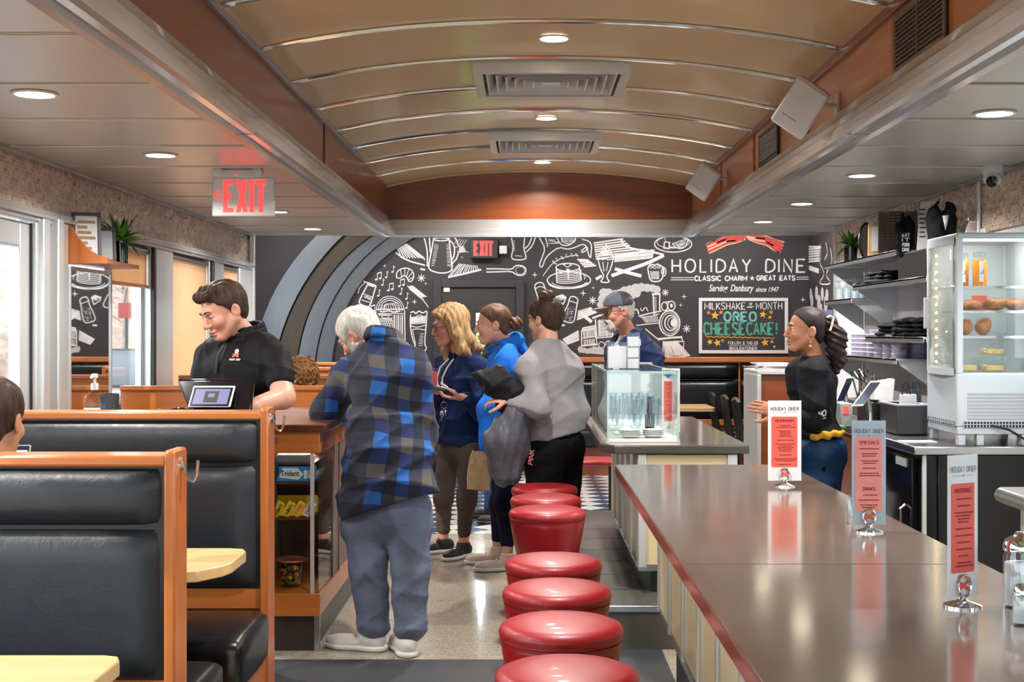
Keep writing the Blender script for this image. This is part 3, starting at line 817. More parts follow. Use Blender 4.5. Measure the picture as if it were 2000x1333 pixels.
# arched metal bands: circles through the edges seen in the photograph, on the back wall plane
def circ(p):
    (ax, ay), (bx, by), (cx, cy) = p
    d = 2 * (ax * (by - cy) + bx * (cy - ay) + cx * (ay - by))
    ux = ((ax * ax + ay * ay) * (by - cy) + (bx * bx + by * by) * (cy - ay) + (cx * cx + cy * cy) * (ay - by)) / d
    uy = ((ax * ax + ay * ay) * (cx - bx) + (bx * bx + by * by) * (ax - cx) + (cx * cx + cy * cy) * (bx - ax)) / d
    return ux, uy, math.hypot(ax - ux, ay - uy)
EDGES = [[(505.5, 668), (545, 564), (626, 459.5)], [(549.5, 674), (575, 602), (677, 461)], [(583, 720), (599, 632), (728, 462.5)], [(617, 720), (638, 620), (765.6, 462)], [(653, 680), (682, 592), (790, 476)]]
def arc_pts(e, n=22):
    ux, uy, r = circ(e)
    xz = lambda px, py: (PX(px, YB), PZ(py, YB))
    cx, cz = xz(ux, uy); R = r / F * YB
    a1 = math.asin(min(.999, (2.93 - cz) / R))
    pts = [(cx - R * math.cos(a), cz + R * math.sin(a)) for a in np.linspace(0.0 if cz > 0 else math.asin(-cz / R), a1, n)]
    return [(pts[0][0], 0.0)] + pts
ARC = [arc_pts(e) for e in EDGES]
arch = struct(bpy.data.objects.new('wall_arch', None)); COL.objects.link(arch); arch.location = (0, YB, 0)
for i, (mt, dep) in enumerate([('arch_light', .20), ('arch_dark', .14), ('arch_light', .10), ('arch_light', .06)]):
    b = MB(); n = len(ARC[i]); A, B = ARC[i], ARC[i + 1]
    ring = []
    for j in range(n):
        (x0, z0), (x1, z1) = A[j], B[j]
        ring.append([(x0, YB, z0), (x0, YB - dep, z0), (x0 + .012, YB - dep - .01, z0), (x1, YB - dep, z1), (x1, YB, z1)])
    b.loft(ring, cap=False, closed=False)
    b.obj('arch_band', mt, arch, smooth=40)
# door in the back wall
xx = lambda px: PX(px, YB); zz = lambda py: PZ(py, YB)
dr = struct(MB().box(xx(847), xx(862), YB - .06, YB, 0, zz(548)).box(xx(1008), xx(1023), YB - .06, YB, 0, zz(548)).box(xx(862), xx(1008), YB - .06, YB, zz(562), zz(548)).obj('door_2', 'chalk_wall', bev=.006))
MB().box(xx(862), xx(930), YB - .035, YB, .01, zz(562)).box(xx(975), xx(1008), YB - .035, YB, .01, zz(562)).box(xx(930), xx(975), YB - .035, YB, zz(612), zz(562)).box(xx(930), xx(975), YB - .035, YB, .01, zz(760)).obj('door_leaf', 'dark_wall', dr, bev=.004)
MB().box(xx(930), xx(975), YB - .02, YB - .012, zz(760), zz(612)).obj('door_pane', 'pane', dr, smooth=0)
MB().box(xx(867), xx(879), YB - .05, YB - .035, zz(571), zz(560)).obj('door_closer', 'white_plastic', dr, bev=.003)
# unseen lamps added to light the annex, above the opening
for x, y in ((-2.3, 12.8), (-.9, 12.8), (.9, 12.8), (2.3, 12.8)):
    MB().lathe([(0, 0), (.075, 0), (.08, .012), (0, .014)], (x, y, 2.936)).obj('added_annex_lamp', 'led_warm', ceil)
    lamp('added_annex_light', 'AREA', (x, y, 2.92), (0, 0, 0), 27, (1.0, .95, .88), shape='DISK', size=.5)
# ---------------------------------------------------------------- recessed lights
def downlight(label, x, y, z, r=.075, e=14, spread=2.6):
    t = thing('ceiling_light', label, 'light', (x, y, z), 'recessed ceiling lights')
    MB().lathe([(r + .014, .0), (r + .012, -.006), (r, -.006), (r - .004, .002), (r - .004, .01), (r + .014, .01)], (x, y, z)).obj('trim_ring', 'white_plastic', t)
    MB().lathe([(0, -.003), (r - .004, -.003), (r - .004, .004), (0, .004)], (x, y, z)).obj('diffuser', 'led_warm', t)
    l = lamp('downlight', 'AREA', (x, y, z - .012), (0, 0, 0), e, (1.0, .955, .90), shape='DISK', size=r * 2)
    l.data.spread = spread; l.parent = t; l.matrix_parent_inverse = Matrix.Translation(t.location).inverted()
zc = barrel(0)
CL = [('recessed ceiling light just in front of the first ceiling diffuser', 6.05), ('recessed ceiling light between the two ceiling diffusers', 8.3), ('recessed ceiling light next to the wooden arch header', 10.45), ('recessed ceiling light over the first red stools', 3.8)]
for lab, y in CL: downlight(lab, XC + .02, y, zc - .004, .065, 34)
for lab, y in [('recessed light in the steel ceiling above the glazed door', 4.74), ('recessed light in the steel ceiling near the mosaic corner before the exit sign', 6.37), ('recessed light in the steel ceiling just behind the hanging exit sign', 9.36), ('recessed light in the steel ceiling next to the arched wall', 10.9), ('recessed light in the steel ceiling over the booth tables', 3.1)]:
    downlight(lab, -1.785, y, ZS - .002, .07, 18)
for lab, y in [('recessed light in the steel ceiling above the milkshake menu stand', 5.16), ('recessed light in the steel ceiling beside the security camera', 7.2), ('recessed light in the steel ceiling above the back shelves', 8.77), ('recessed light in the steel ceiling nearest the mural lettering', 10.2), ('recessed light in the steel ceiling over the salt shaker', 3.5)]:
    downlight(lab, 1.85, y, ZS - .002, .07, 18)
# ---------------------------------------------------------------- ceiling diffusers
def diffuser(label, y0, y1, w):
    t = thing('ceiling_vent', label, 'vent', (XC + .02, (y0 + y1) / 2, zc), 'ceiling diffusers')
    cx, cy = XC + .02, (y0 + y1) / 2; hw, hd_ = w / 2, (y1 - y0) / 2
    zt = zc + .0; zb = zc - .075
    def sq(f, z, e=0): return [(cx - hw * f - e, cy - hd_ * f - e, z), (cx + hw * f + e, cy - hd_ * f - e, z), (cx + hw * f + e, cy + hd_ * f + e, z), (cx - hw * f - e, cy + hd_ * f + e, z)]
    MB().loft([sq(1.0, zt), sq(1.0, zb), sq(.88, zb), sq(.88, zb + .012), sq(.9, zt - .005)], cap=False).obj('frame', 'ceil_steel', t, smooth=20)
    MB().loft([sq(.9, zt - .004), sq(.01, zt - .004)], cap=False).obj('throat', 'kick_dark', t, smooth=0)
    for f in (.84, .72, .60, .48, .36, .24):
        MB().loft([sq(f, zb + .004), sq(f - .02, zb + .004), sq(f - .085, zt - .012), sq(f - .065, zt - .012)], cap=False).obj('louver', 'white_plastic', t, smooth=0)
    MB().loft([sq(.12, zb + .01), sq(.001, zb + .01)], cap=False).obj('louver', 'white_plastic', t, smooth=0)
diffuser('square steel ceiling diffuser nearer the first ceiling lamp', 6.5, 7.2, .79)
diffuser('square steel ceiling diffuser nearer the wooden arch', 8.78, 9.46, .76)
# ---------------------------------------------------------------- wall vents on the right clerestory
def grille(label, y0, y1, z0, z1, mt):
    x = XC + HWID - .004
    t = thing('wall_vent', label, 'vent', (x, (y0 + y1) / 2, z0))
    MB().box(x - .012, x, y0, y1, z0, z0 + .022).box(x - .012, x, y0, y1, z1 - .022, z1).box(x - .012, x, y0, y0 + .022, z0 + .022, z1 - .022).box(x - .012, x, y1 - .022, y1, z0 + .022, z1 - .022).obj('frame', 'dark_grey' if mt == 'k' else 'taupe_panel', t, bev=.003)
    MB().box(x - .004, x, y0, y1, z0, z1).obj('backing', 'black_plastic', t, smooth=0)
    b = MB(); n = 11
    for i in range(n):
        z = z0 + .03 + (z1 - z0 - .06) * i / (n - 1)
        b.box(x - .012, x - .002, y0 + .02, y1 - .02, z, z + .006)
    b.box(x - .014, x - .002, (y0 + y1) / 2 - .006, (y0 + y1) / 2 + .006, z0 + .02, z1 - .02)
    b.obj('louver', 'taupe_panel' if mt != 'k' else 'grey_plastic', t, smooth=0)
grille('brown louvred vent in the wood panel beyond the steel moulding', 4.32, 4.92, 2.45, 2.675, 'b')
grille('small black louvred vent between the two white wall speakers', 7.2, 7.78, 2.46, 2.65, 'k')
# ---------------------------------------------------------------- mats
mt_ = MB().box(-1.18, .16, 4.35, 5.88, 0, .008).obj('floor_mat', 'black_mat', bev=.003); tag(mt_, 'dark rubber mat on the terrazzo in front of the old man', 'mat')
mt_ = MB().box(.19, .63, 5.0, 6.07, 0, .008).obj('floor_mat', 'black_mat', bev=.003); tag(mt_, 'black rubber mat at the foot of the tiled step', 'mat')
# ================================================================ booths
XBE = -0.94
def pad(mb, x0, x1, z0, z1, y, th, n=28, m=16, edge=.10):
    "bulging upholstery facing -y"
    def fn(u, v):
        x = x0 + (x1 - x0) * u; z = z0 + (z1 - z0) * v
        du = min(u * (x1 - x0), (1 - u) * (x1 - x0)); dv = min(v, 1 - v) * (z1 - z0)
        a = 1 - max(0, 1 - du / edge) ** 2.4; b = 1 - max(0, 1 - dv / min(edge, (z1 - z0) * .45)) ** 2.4
        return (x, y - th * max(0, a) ** .6 * max(0, b) ** .6, z)
    mb.grid(fn, n, m)
    return mb
def seat_mb(x0, x1, y0, y1, z0, z1):
    b = MB(); r = .05
    rings = []
    for x, s in ((x0, .85), (x0 + .02, .96), (x0 + .05, 1), (x1 - .05, 1), (x1 - .02, .965), (x1, .87)):
        cy, cz = (y0 + y1) / 2, (z0 + z1) / 2; hy, hz = (y1 - y0) / 2 * (1 - (1 - s) * .5), (z1 - z0) / 2 * s
        rings.append([(x, cy + hy * math.copysign(abs(math.cos(a)) ** .35, math.cos(a)), cz + hz * math.copysign(abs(math.sin(a)) ** .42, math.sin(a))) for a in np.linspace(0, 2 * math.pi, 48, endpoint=False)])
    return b.loft(rings)
def hook(parent, y, z, x):
    MB().tube([(x, y, z + .02), (x + .012, y, z - .02), (x + .02, y, z - .04), (x + .035, y, z - .045), (x + .043, y, z - .03), (x + .046, y, z + .012)], .0045, 8).cyl((x - .004, y, z + .0), (x + .004, y, z + .0), .014).obj('coat_hook', 'chrome', parent)
def booth(label, y0, zt, th=.11, front=True, back=True, x0=XL + .03, x1=XBE, hk=True, backpad=True):
    t = thing('booth_bench', label, 'booth', (x1, y0, 0), 'booth benches')
    y1 = y0 + th
    MB().box(x0, x1 - .03, y0 + .02, y1 - .02, .28, zt - .02).box(x0, x1 - .03, y0 + .01, y1 - .01, .47, .545).obj('back_panel', 'booth_wood', t, bev=.003)
    MB().box(x0, x1 - .025, y0 - .012, y1 + .012, zt - .03, zt).obj('top_rail', 'rail_wood', t, bev=.008)
    MB().prism([(y0 - .01, 0), (y1 + .01, 0), (y1 + .01, zt + .004), (y1, zt + .014), (y0, zt + .014), (y0 - .01, zt + .004)], 'x', x1 - .03, x1).obj('end_post', 'wood_z', t, bev=.006)
    if front:
        pad(MB(), x0, x1 - .032, zt - .19, zt - .033, y0 + .015, .05).obj('headrest', 'black_leather', t, smooth=60)
        pad(MB(), x0, x1 - .032, .545, zt - .192, y0 + .02, .05, 30, 30).obj('backrest', 'black_leather', t, smooth=60)
        seat_mb(x0, x1 + .0, y0 - .47, y0 + .015, .29, .475).obj('seat', 'black_vinyl', t, smooth=70)
        MB().box(x0, x1 - .03, y0 + .008, y0 + .02, .546, zt - .03).obj('dark_gap_backing', 'black_plastic', t, smooth=0)  # black sheet added behind the pads to darken the gap between them
        MB().box(x0, x1 - .01, y0 - .43, y0 + .02, .0, .29).obj('base', 'booth_wood', t, bev=.004)
    if back:
        seat_mb(x0, x1, y1 - .015, y1 + .45, .29, .475).obj('seat', 'black_vinyl', t, smooth=70)
        MB().box(x0, x1 - .01, y1 - .02, y1 + .41, .0, .29).obj('base', 'booth_wood', t, bev=.004)
        if backpad: 
            q = MB(); pad(q, x0, x1 - .032, .545, zt - .035, -(y1 - .02), .04, 20, 20); q.v = [(a, -b_, c) for a, b_, c in q.v]
            q.obj('backrest', 'black_leather', t, smooth=60)
    if hk: hook(t, y0 + th * .5, zt - .03, x1)
    return t
booth('black upholstered booth bench with a scuffed back behind the corner table', 3.5, 1.15)
booth('black upholstered booth bench in front of the register counter', 4.76, 1.192, back=False)
def wood_booth(label, y, zt, x1, x0=XL + .05):
    t = thing('booth_bench', label, 'booth', (x1, y, 0), 'booth benches')
    MB().box(x0, x1 - .02, y, y + .05, 0, zt - .02).obj('back_panel', 'booth_wood', t, bev=.003)
    MB().box(x0, x1 - .02, y - .015, y + .065, zt - .028, zt).obj('top_rail', 'rail_wood', t, bev=.006)
    MB().box(x1 - .03, x1, y - .02, y + .07, 0, zt + .012).obj('end_post', 'wood_z', t, bev=.006)
    MB().box(x0, x1 - .03, y + .05, y + .12, .5, zt - .05).obj('backrest', 'black_leather', t, bev=.03)
    seat_mb(x0, x1, y + .08, y + .5, .28, .47).obj('seat', 'black_vinyl', t, smooth=70)
    MB().box(x0, x1 - .02, y + .05, y + .46, 0, .28).obj('base', 'booth_wood', t)
wood_booth('wooden backed booth directly behind the cashier', 7.62, PZ(754, 7.62), PX(652, 7.62))
wood_booth('wooden backed booth second behind the cashier', 8.9, PZ(733, 8.9), -1.12)
wood_booth('wooden backed booth third behind the cashier, by the arched wall', 10.3, PZ(718, 10.3), -1.2)
wood_booth('wooden backed booth with its post against the arched wall', 11.9, PZ(708, 11.9), -1.45, -2.62)
# tables
def table(name, label, cat, x0, x1, y0, y1, z=.75, r=.07, ch=.10, mt='table_wood', group='booth tables', base=True):
    t = thing(name, label, cat, ((x0 + x1) / 2, (y0 + y1) / 2, 0), group)
    poly = [(x0, y0), (x1 - ch, y0), (x1 - ch * .55, y0 + ch * .12), (x1 - ch * .1, y0 + ch * .85), (x1, y0 + ch * 1.3), (x1, y1 - ch * .5), (x1 - ch * .15, y1 - ch * .12), (x1 - ch * .5, y1), (x0, y1)]
    MB().prism(poly, 'z', z - .036, z).obj('tabletop', mt, t, bev=.004)
    cx, cy = (x0 + x1) / 2, (y0 + y1) / 2
    MB().lathe([(.0, 0), (.21, 0), (.21, .012), (.05, .03), (.036, .05), (.036, z - .06), (.12, z - .04), (.12, z - .036), (0, z - .036)], (cx, cy, 0)).obj('pedestal', 'black_plastic', t)
    return t
table('booth_table', 'pale wooden booth table in the bottom corner before the nearest booth', 'table', XL + .02, -.905, 2.30, 2.955)
table('booth_table', 'pale wooden booth table between the two black booths', 'table', XL + .02, -.935, 3.98, 4.42, ch=.13)
# ================================================================ register counter and display case
t = thing('register_counter', 'low wooden counter behind the booth carrying the register', 'counter', (-1.8, 5.1, 0))
MB().box(XL + .03, -1.02, 4.93, 5.36, 1.02, 1.055).obj('worktop', 'dark_wood', t, bev=.004)
MB().box(XL + .03, -1.05, 4.96, 5.33, 0, 1.02).obj('body', 'booth_wood', t, bev=.003)
def display_case():
    X0, X1, Y0, Y1 = -1.27, -.955, 6.04, 7.42
    t = thing('display_case', 'wood and glass candy display case beside the old man', 'display case', (X1, Y0, 0))
    MB().box(X0 - .1, X1 + .03, Y0 - .02, Y1 + .02, 1.02, 1.055).obj('top', 'dark_wood', t, bev=.004)
    MB().box(X0, X1, Y0, Y1, .92, 1.02).obj('fascia', 'booth_wood', t, bev=.004)
    MB().box(X1 + .0, X1 + .035, Y0 + .0, Y0 + .2, .915, 1.03).obj('bag_corner', 'purple', t, bev=.004) if False else None
    MB().box(X0, X1, Y0, Y1, .165, .27).obj('base_panel', 'booth_wood', t, bev=.004)
    MB().box(X0 + .03, X1 - .03, Y0 + .03, Y1 - .03, 0, .165).obj('kick', 'kick_dark', t, bev=.002)
    MB().box(X1 - .03, X1 - .005, Y0 + .02, Y0 + .045, 0, .165).obj('kick_corner', 'steel', t)
    MB().box(X0, X0 + .02, Y0 + .01, Y1, .27, .92).obj('side_panel', 'dark_wood', t)
    MB().box(X0, X1, Y0 + .62, Y0 + .64, .27, .92).obj('inner_panel', 'dark_wood', t)
    MB().box(X1 - .022, X1 - .002, Y0 + .42, Y0 + .47, .27, .92).obj('post', 'dark_wood', t)
    MB().box(X1 - .02, X1 - .004, Y0 + .47, Y1, .27, .92).obj('aisle_panel', 'taupe_panel', t)
    MB().box(X1 - .045, X1 - .028, Y0 + .002, Y0 + .018, .27, .92).obj('mullion', 'steel_z', t)
    MB().box(X0, X1 - .03, Y0 + .006, Y0 + .011, .27, .92).box(X1 - .012, X1 - .007, Y0 + .02, Y0 + .42, .27, .92).obj('glazing', 'case_glass', t, smooth=0)
    for z in (.43, .62, .785):
        MB().box(X0 + .02, X1 - .04, Y0 + .03, Y0 + .6, z - .008, z).obj('shelf', 'clear_plastic', t, smooth=0)
        MB().box(X0 + .02, X1 - .04, Y0 + .024, Y0 + .032, z - .012, z + .002).obj('shelf_edge', 'dark_wood', t, smooth=0)
    lamp('case_lamp', 'AREA', ((X0 + X1) / 2, Y0 + .3, .91), (0, 0, 0), 1.2, (1, .95, .85), size=.2)
    # things on the shelves
    def carton(label, x, y, z, w, d, h, col, word, wc, wcol2=None, tilt=0):
        c = thing('candy_carton', label, 'carton', (x, y, z), 'candy cartons')
        MB().box(x - w / 2, x + w / 2, y, y + d, z + .001, z + h).obj('box', col, c, bev=.002)
        p = Pen((x - w / 2, y, z), (1, 0, 0), (0, 0, 1))
        if wcol2: p.fill([(w * .1, h * .25), (w * .62, h * .12), (w * .75, h * .5), (w * .6, h * .88), (w * .2, h * .9)]).obj('emblem', wcol2, c)
        font_text('lettering', word, (x - w * .36, y - .001, z + h * .36), (1, 0, 0), (0, 0, 1), w * .5, h * .36, wc, c, off=.02)
        Pen((x - w / 2, y - .0005, z), (1, 0, 0), (0, 0, 1)).fill([(w * .76, h * .2), (w * .93, h * .2), (w * .93, h * .75), (w * .76, h * .75)]).obj('price_label', 'paper', c)
    carton('bright blue gum carton on the upper shelf of the display case', -1.083, Y0 + .05, .785 - .0, .175, .1, .07, 'gum_blue', 'Trident', 'ink', 'paper')
    c = thing('candy_tray', 'yellow cardboard tray full of candy bars on the middle shelf', 'tray', (-1.11, Y0 + .1, .62))
    b = MB().box(-1.21, -1.0, Y0 + .04, Y0 + .22, .621, .626).box(-1.21, -1.0, Y0 + .04, Y0 + .045, .62, .665).box(-1.21, -1.0, Y0 + .215, Y0 + .22, .62, .70).box(-1.21, -1.205, Y0 + .04, Y0 + .22, .62, .69).box(-1.005, -1.0, Y0 + .04, Y0 + .22, .62, .69)
    b.obj('tray', 'candy_yellow', c)
    for i, (word, mt, ic) in enumerate([("m&m's", 'candy_yellow', 'candy_brown'), ("m&m's", 'candy_yellow', 'candy_brown'), ('TWIX', 'candy_yellow', 'menu_red'), ('TWIX', 'paper', 'menu_red')]):
        x = -1.19 + .048 * i
        k = thing('candy_bar', ['yellow bag of candy standing at the end of the tray', 'yellow bag of candy second in the tray', 'gold candy bar with red lettering in the tray', 'white and red candy bar at the end of the tray'][i], 'candy', (x, Y0 + .05, .63), 'candy in the tray')
        a = V(x, Y0 + .036, .634); u = nrm((.5, 0, .86)); n = V(0, -1, 0); w = nrm((.86, 0, -.5))
        Mx = Matrix(((u[0], n[0], w[0], a[0]), (u[1], n[1], w[1], a[1]), (u[2], n[2], w[2], a[2]), (0, 0, 0, 1)))
        MB().box(0, .075, -.008, .0, 0, .036, Mx).obj('wrapper', mt, k, bev=.003)
        font_text('lettering', word, a - V(0, .001, 0) + u * .01 + w * .028, u, -w, .055, .018, ic, k, off=.02)
    c = thing('candy_tub', 'clear plastic tub of assorted candy at the bottom of the case', 'tub', (-1.12, Y0 + .2, .27))
    MB().lathe([(.0, .0), (.048, .0), (.056, .12), (.054, .12), (.046, .004), (0, .004)], (-1.12, Y0 + .18, .272)).obj('tub', 'clear_plastic', c)
    MB().lathe([(0, .12), (.06, .12), (.062, .13), (.058, .136), (0, .136)], (-1.12, Y0 + .18, .272)).obj('tub_lid', 'menu_pink', c)
    cc = [MB() for _ in range(4)]
    for i in range(70):
        a, r = rng.uniform(0, 6.28), .043 * math.sqrt(rng.uniform()); cc[i % 4].sphere((-1.12 + r * math.cos(a), Y0 + .18 + r * math.sin(a), .284 + rng.uniform() * .085), .009, 8, 5)
    for b, mt in zip(cc, ('menu_red', 'candy_yellow', 'candy_brown', 'leaf_green')): tag(b.obj('candies', mt, c), kind='stuff')
    for i, (z, y, w, h, mt, lab) in enumerate([(.787, Y0 + .3, .19, .02, 'paper', 'stack of white paper lying behind the gum carton'), (.622, Y0 + .33, .17, .03, 'white_plastic', 'white tray of receipts behind the candy tray'), (.785 + .085, Y0 + .12, .17, .03, 'paper', 'stack of folded white menus under the case top')]):
        zz_ = z if i < 2 else .87
        if i == 2: MB().box(X0 + .02, X1 - .04, Y0 + .05, Y0 + .5, .862, .869).obj('shelf', 'dark_wood', t)
        o = MB()
        for q in range(4): o.box(-1.2 + .004 * q, -1.2 + w + .003 * (q % 2), y + .003 * q, y + .2, zz_ + h * q / 4, zz_ + h * (q + .85) / 4)
        tag(o.obj('paper_stack', mt), lab, 'paper')
display_case()
# ================================================================ dining counters
def counter(label, y0, y1, foot, cap_end):
    x0, x1, z = .372, 1.085, .93
    t = thing('diner_counter', label, 'counter', (x0, y0, 0), 'dining counters')
    if cap_end: poly = [(x0 - .0, y1), (x0 + .0, y0 + .12), (x0 + .06, y0), (x1, y0), (x1, y1)]
    else: poly = [(x0, y1), (x0, y0), (x1, y0), (x1, y1)]
    MB().prism(poly, 'z', z - .004, z).obj('worktop', 'counter_top', t, smooth=0)
    e = .003
    MB().prism([(a - (e if a < .7 else -e), b - (e if b < y0 + .2 else -e)) for a, b in poly], 'z', z - .042, z - .003).obj('edge_band', 'counter_edge' if not cap_end else 'counter_edge_grey', t, bev=.004)
    xb = .555
    MB().box(xb + .012, x1 - .05, y0 + .02 + (.04 if cap_end else 0), y1 - .02, foot, z - .042).obj('carcass', 'kick_dark', t, smooth=0)
    MB().box(xb + .06, x1 - .1, y0 + .08, y1 - .08, 0, foot).obj('kick', 'black_plastic', t, smooth=0)
    MB().box(xb - .004, x1 - .05, y0 + .05, y1 - .02, foot - .02, foot + .012).obj('base_rail', 'steel', t, bev=.003)
    n = max(2, round((y1 - y0) / .42)); step = (y1 - y0 - .06) / n
    for i in range(n):
        a = y0 + .05 + i * step
        MB().box(xb, xb + .014, a + .03, a + step - .012, foot + .012, z - .05).obj('front_panel', 'cream_panel', t, bev=.004)
        MB().box(xb - .012, xb + .012, a - .004, a + .022, foot, z - .045).box(xb - .006, xb + .012, a + .022, a + .03, foot, z - .045).obj('fluted_strip', 'steel_z', t, bev=.004)
    for ye in ((y0 + .035, -1), (y1 - .02, 1)) if not cap_end else ((y0 + .035, -1),):
        yy = ye[0]
        MB().box(xb + .03, x1 - .09, min(yy, yy + .02), max(yy, yy + .02), foot + .012, z - .05).obj('end_panel', 'cream_panel', t, bev=.004)
        MB().box(xb - .01, xb + .035, yy - .012, yy + .03, foot, z - .045).obj('corner_post', 'steel_z', t, bev=.006); MB().box(x1 - .1, x1 - .05, yy - .012, yy + .03, foot, z - .045).obj('corner_post', 'steel_z', t, bev=.006)
    if not cap_end:
        MB().box(x0, x1, 3.099, 3.102, z, z + .0004).obj('worktop_joint', 'kick_dark', t, smooth=0)
    return t
counter('long glossy brown diner counter with cream front, lined by three menu stands', 1.2, 5.43, .32, False)
counter('further diner counter carrying the glass pastry case', 6.37, 8.55, .325, True)
# stools
def stool(y, label, z=.645, s=1.0, x=.098, foot=0.0, tilt=0):
    t = thing('counter_stool', label, 'stool', (x, y, foot), 'red counter stools')
    c = (x, y, 0); R = .172 * s
    MB().lathe([(0, z - .03), (R * .96, z - .03), (R * 1.0, z - .024), (R * 1.02, z - .012), (R * 1.02, z - .002), (R * .985, z + .012), (R * .86, z + .021), (R * .5, z + .027), (0, z + .028)], c, 48).obj('cushion', 'red_vinyl_top', t, smooth=60)
    MB().lathe([(0, z - .034), (R * .99, z - .034), (R * .995, z - .031), (R * .99, z - .028), (0, z - .028)], c, 48).obj('piping', 'red_vinyl', t, smooth=60)
    MB().lathe([(0, z - .29), (R * .68, z - .29), (R * .74, z - .275), (R * .97, z - .06), (R * .985, z - .038), (R * .97, z - .033), (0, z - .033)], c, 48).obj('drum', 'red_vinyl', t, smooth=50)
    MB().lathe([(0, foot), (.15, foot), (.15, foot + .012), (.06, foot + .04), (.045, foot + .06), (.045, z - .3), (.09, z - .29), (0, z - .29)], c, 28).obj('pedestal', 'chrome', t, smooth=40)
SL = ['red vinyl counter stool cut by the bottom edge of the picture', 'red vinyl counter stool second from the front of the row', 'red vinyl counter stool third from the front of the row', 'red vinyl counter stool fourth in the row, before the gap', 'red vinyl counter stool on the step with its tall drum showing', 'red vinyl counter stool in the middle of the three on the step', 'red vinyl counter stool last on the step, against the black pants']
for i in range(4): stool(3.16 + .515 * i, SL[i])
for i in range(3): stool(6.22 + .5 * i, SL[4 + i], .62 - .004 * i, 1.05, .10, .2)
# ================================================================ back bar
def backbar():
    tag(MB().box(1.87, XR - .021, 6.29, 9.12, .89, .93).box(XR - .045, XR - .022, 6.9, 9.12, .93, 1.02).obj('steel_worktop', 'steel', bev=.006), 'stainless steel back counter top carrying the cold display case', 'counter')
    t = thing('back_cabinet', 'dark wooden cabinet under the steel back counter behind the server', 'cabinet', (1.9, 6.93, 0))
    MB().box(1.90, XR - .025, 6.93, 9.08, .1, .888).obj('carcass', 'dark_wood', t, bev=.004); MB().box(1.95, XR - .05, 6.95, 9.05, 0, .1).obj('kick', 'kick_dark', t)
    for k in range(4): MB().box(1.888, 1.9, 6.96 + .53 * k, 7.46 + .53 * k, .14, .86).obj('door', 'wood_x', t, bev=.004)
    f = thing('undercounter_fridge', 'black undercounter fridge below the steel back counter', 'fridge', (2.2, 6.33, 0))
    MB().box(1.93, XR - .02, 6.36, 6.9, .05, .885).obj('body', 'black_plastic', f, bev=.004)
    MB().box(1.895, 1.93, 6.42, 6.88, .12, .86).obj('door', 'black_gloss', f, bev=.006)
    MB().box(1.93, 1.985, 6.335, 6.36, .05, .885).box(2.0, XR - .03, 6.345, 6.36, .05, .885).obj('end_panel', 'black_gloss', f, bev=.004)
    MB().box(1.92, 1.94, 6.325, 6.345, .05, .885).obj('door_edge', 'steel_z', f, bev=.003)
    MB().box(1.889, 1.896, 6.5, 6.68, .81, .85).obj('badge', 'grey_plastic', f)
    MB().tube([(1.893, 6.52, .2), (1.87, 6.52, .22), (1.87, 6.52, .6), (1.893, 6.52, .62)], .008).obj('handle', 'steel', f)
    for zf in ((1.95, 6.4), (2.48, 6.4), (1.95, 6.86), (2.48, 6.86)): MB().cyl((zf[0], zf[1], 0), (zf[0], zf[1], .06), .02).obj('foot', 'black_plastic', f)
backbar()
t = thing('prep_table', 'rounded steel prep table at the edge of the frame', 'table', (1.66, 3.6, 0))
MB().prism([(1.655, .905), (1.662, .925), (1.68, .933), (2.3, .933), (2.3, .87), (1.70, .87), (1.675, .88), (1.66, .89)], 'y', 3.0, 4.63).obj('worktop', 'steel', t, bev=.008)
MB().box(1.73, 2.28, 3.05, 4.58, .12, .87).obj('body', 'steel_z', t, bev=.01)
for a, b in ((1.78, 3.1), (2.2, 3.1), (1.78, 4.5), (2.2, 4.5)): MB().cyl((a, b, 0), (a, b, .12), .025).obj('leg', 'steel', t)
cb_ = tag(MB().box(1.74, 2.1, 3.9, 4.5, .9335, .968).obj('cutting_board', 'cardboard', bev=.008), 'thick wooden cutting board on the steel prep table', 'board')
# steel framed server cabinet in the annex side
t = thing('server_cabinet', 'steel edged wooden server cabinet in front of the server', 'cabinet', (1.8, 9.3, 0))
X0c, X1c = PX(1479, 9.2), PX(1552, 9.2) + .12; zt = PZ(724, 9.2)
MB().box(X0c + .03, X1c, 9.22, 9.75, .05, zt - .03).obj('body', 'wood_x', t, bev=.003)
MB().box(X0c, X0c + .03, 9.2, 9.78, 0, zt - .03).box(X0c, X1c, 9.2, 9.78, zt - .03, zt).box(X1c - .03, X1c, 9.2, 9.78, 0, zt - .03).obj('frame', 'steel_z', t, bev=.005)
o = MB()
for q in range(6): o.cbox((X0c + .15, 9.4 + .01 * (q % 3), zt + .006 + .008 * q), (.24, .3, .006), Matrix.Rotation(.12 * (q % 3) - .1, 3, 'Z'))
tag(o.obj('paper_stack', 'paper'), 'loose stack of printed menus on the server cabinet', 'paper')
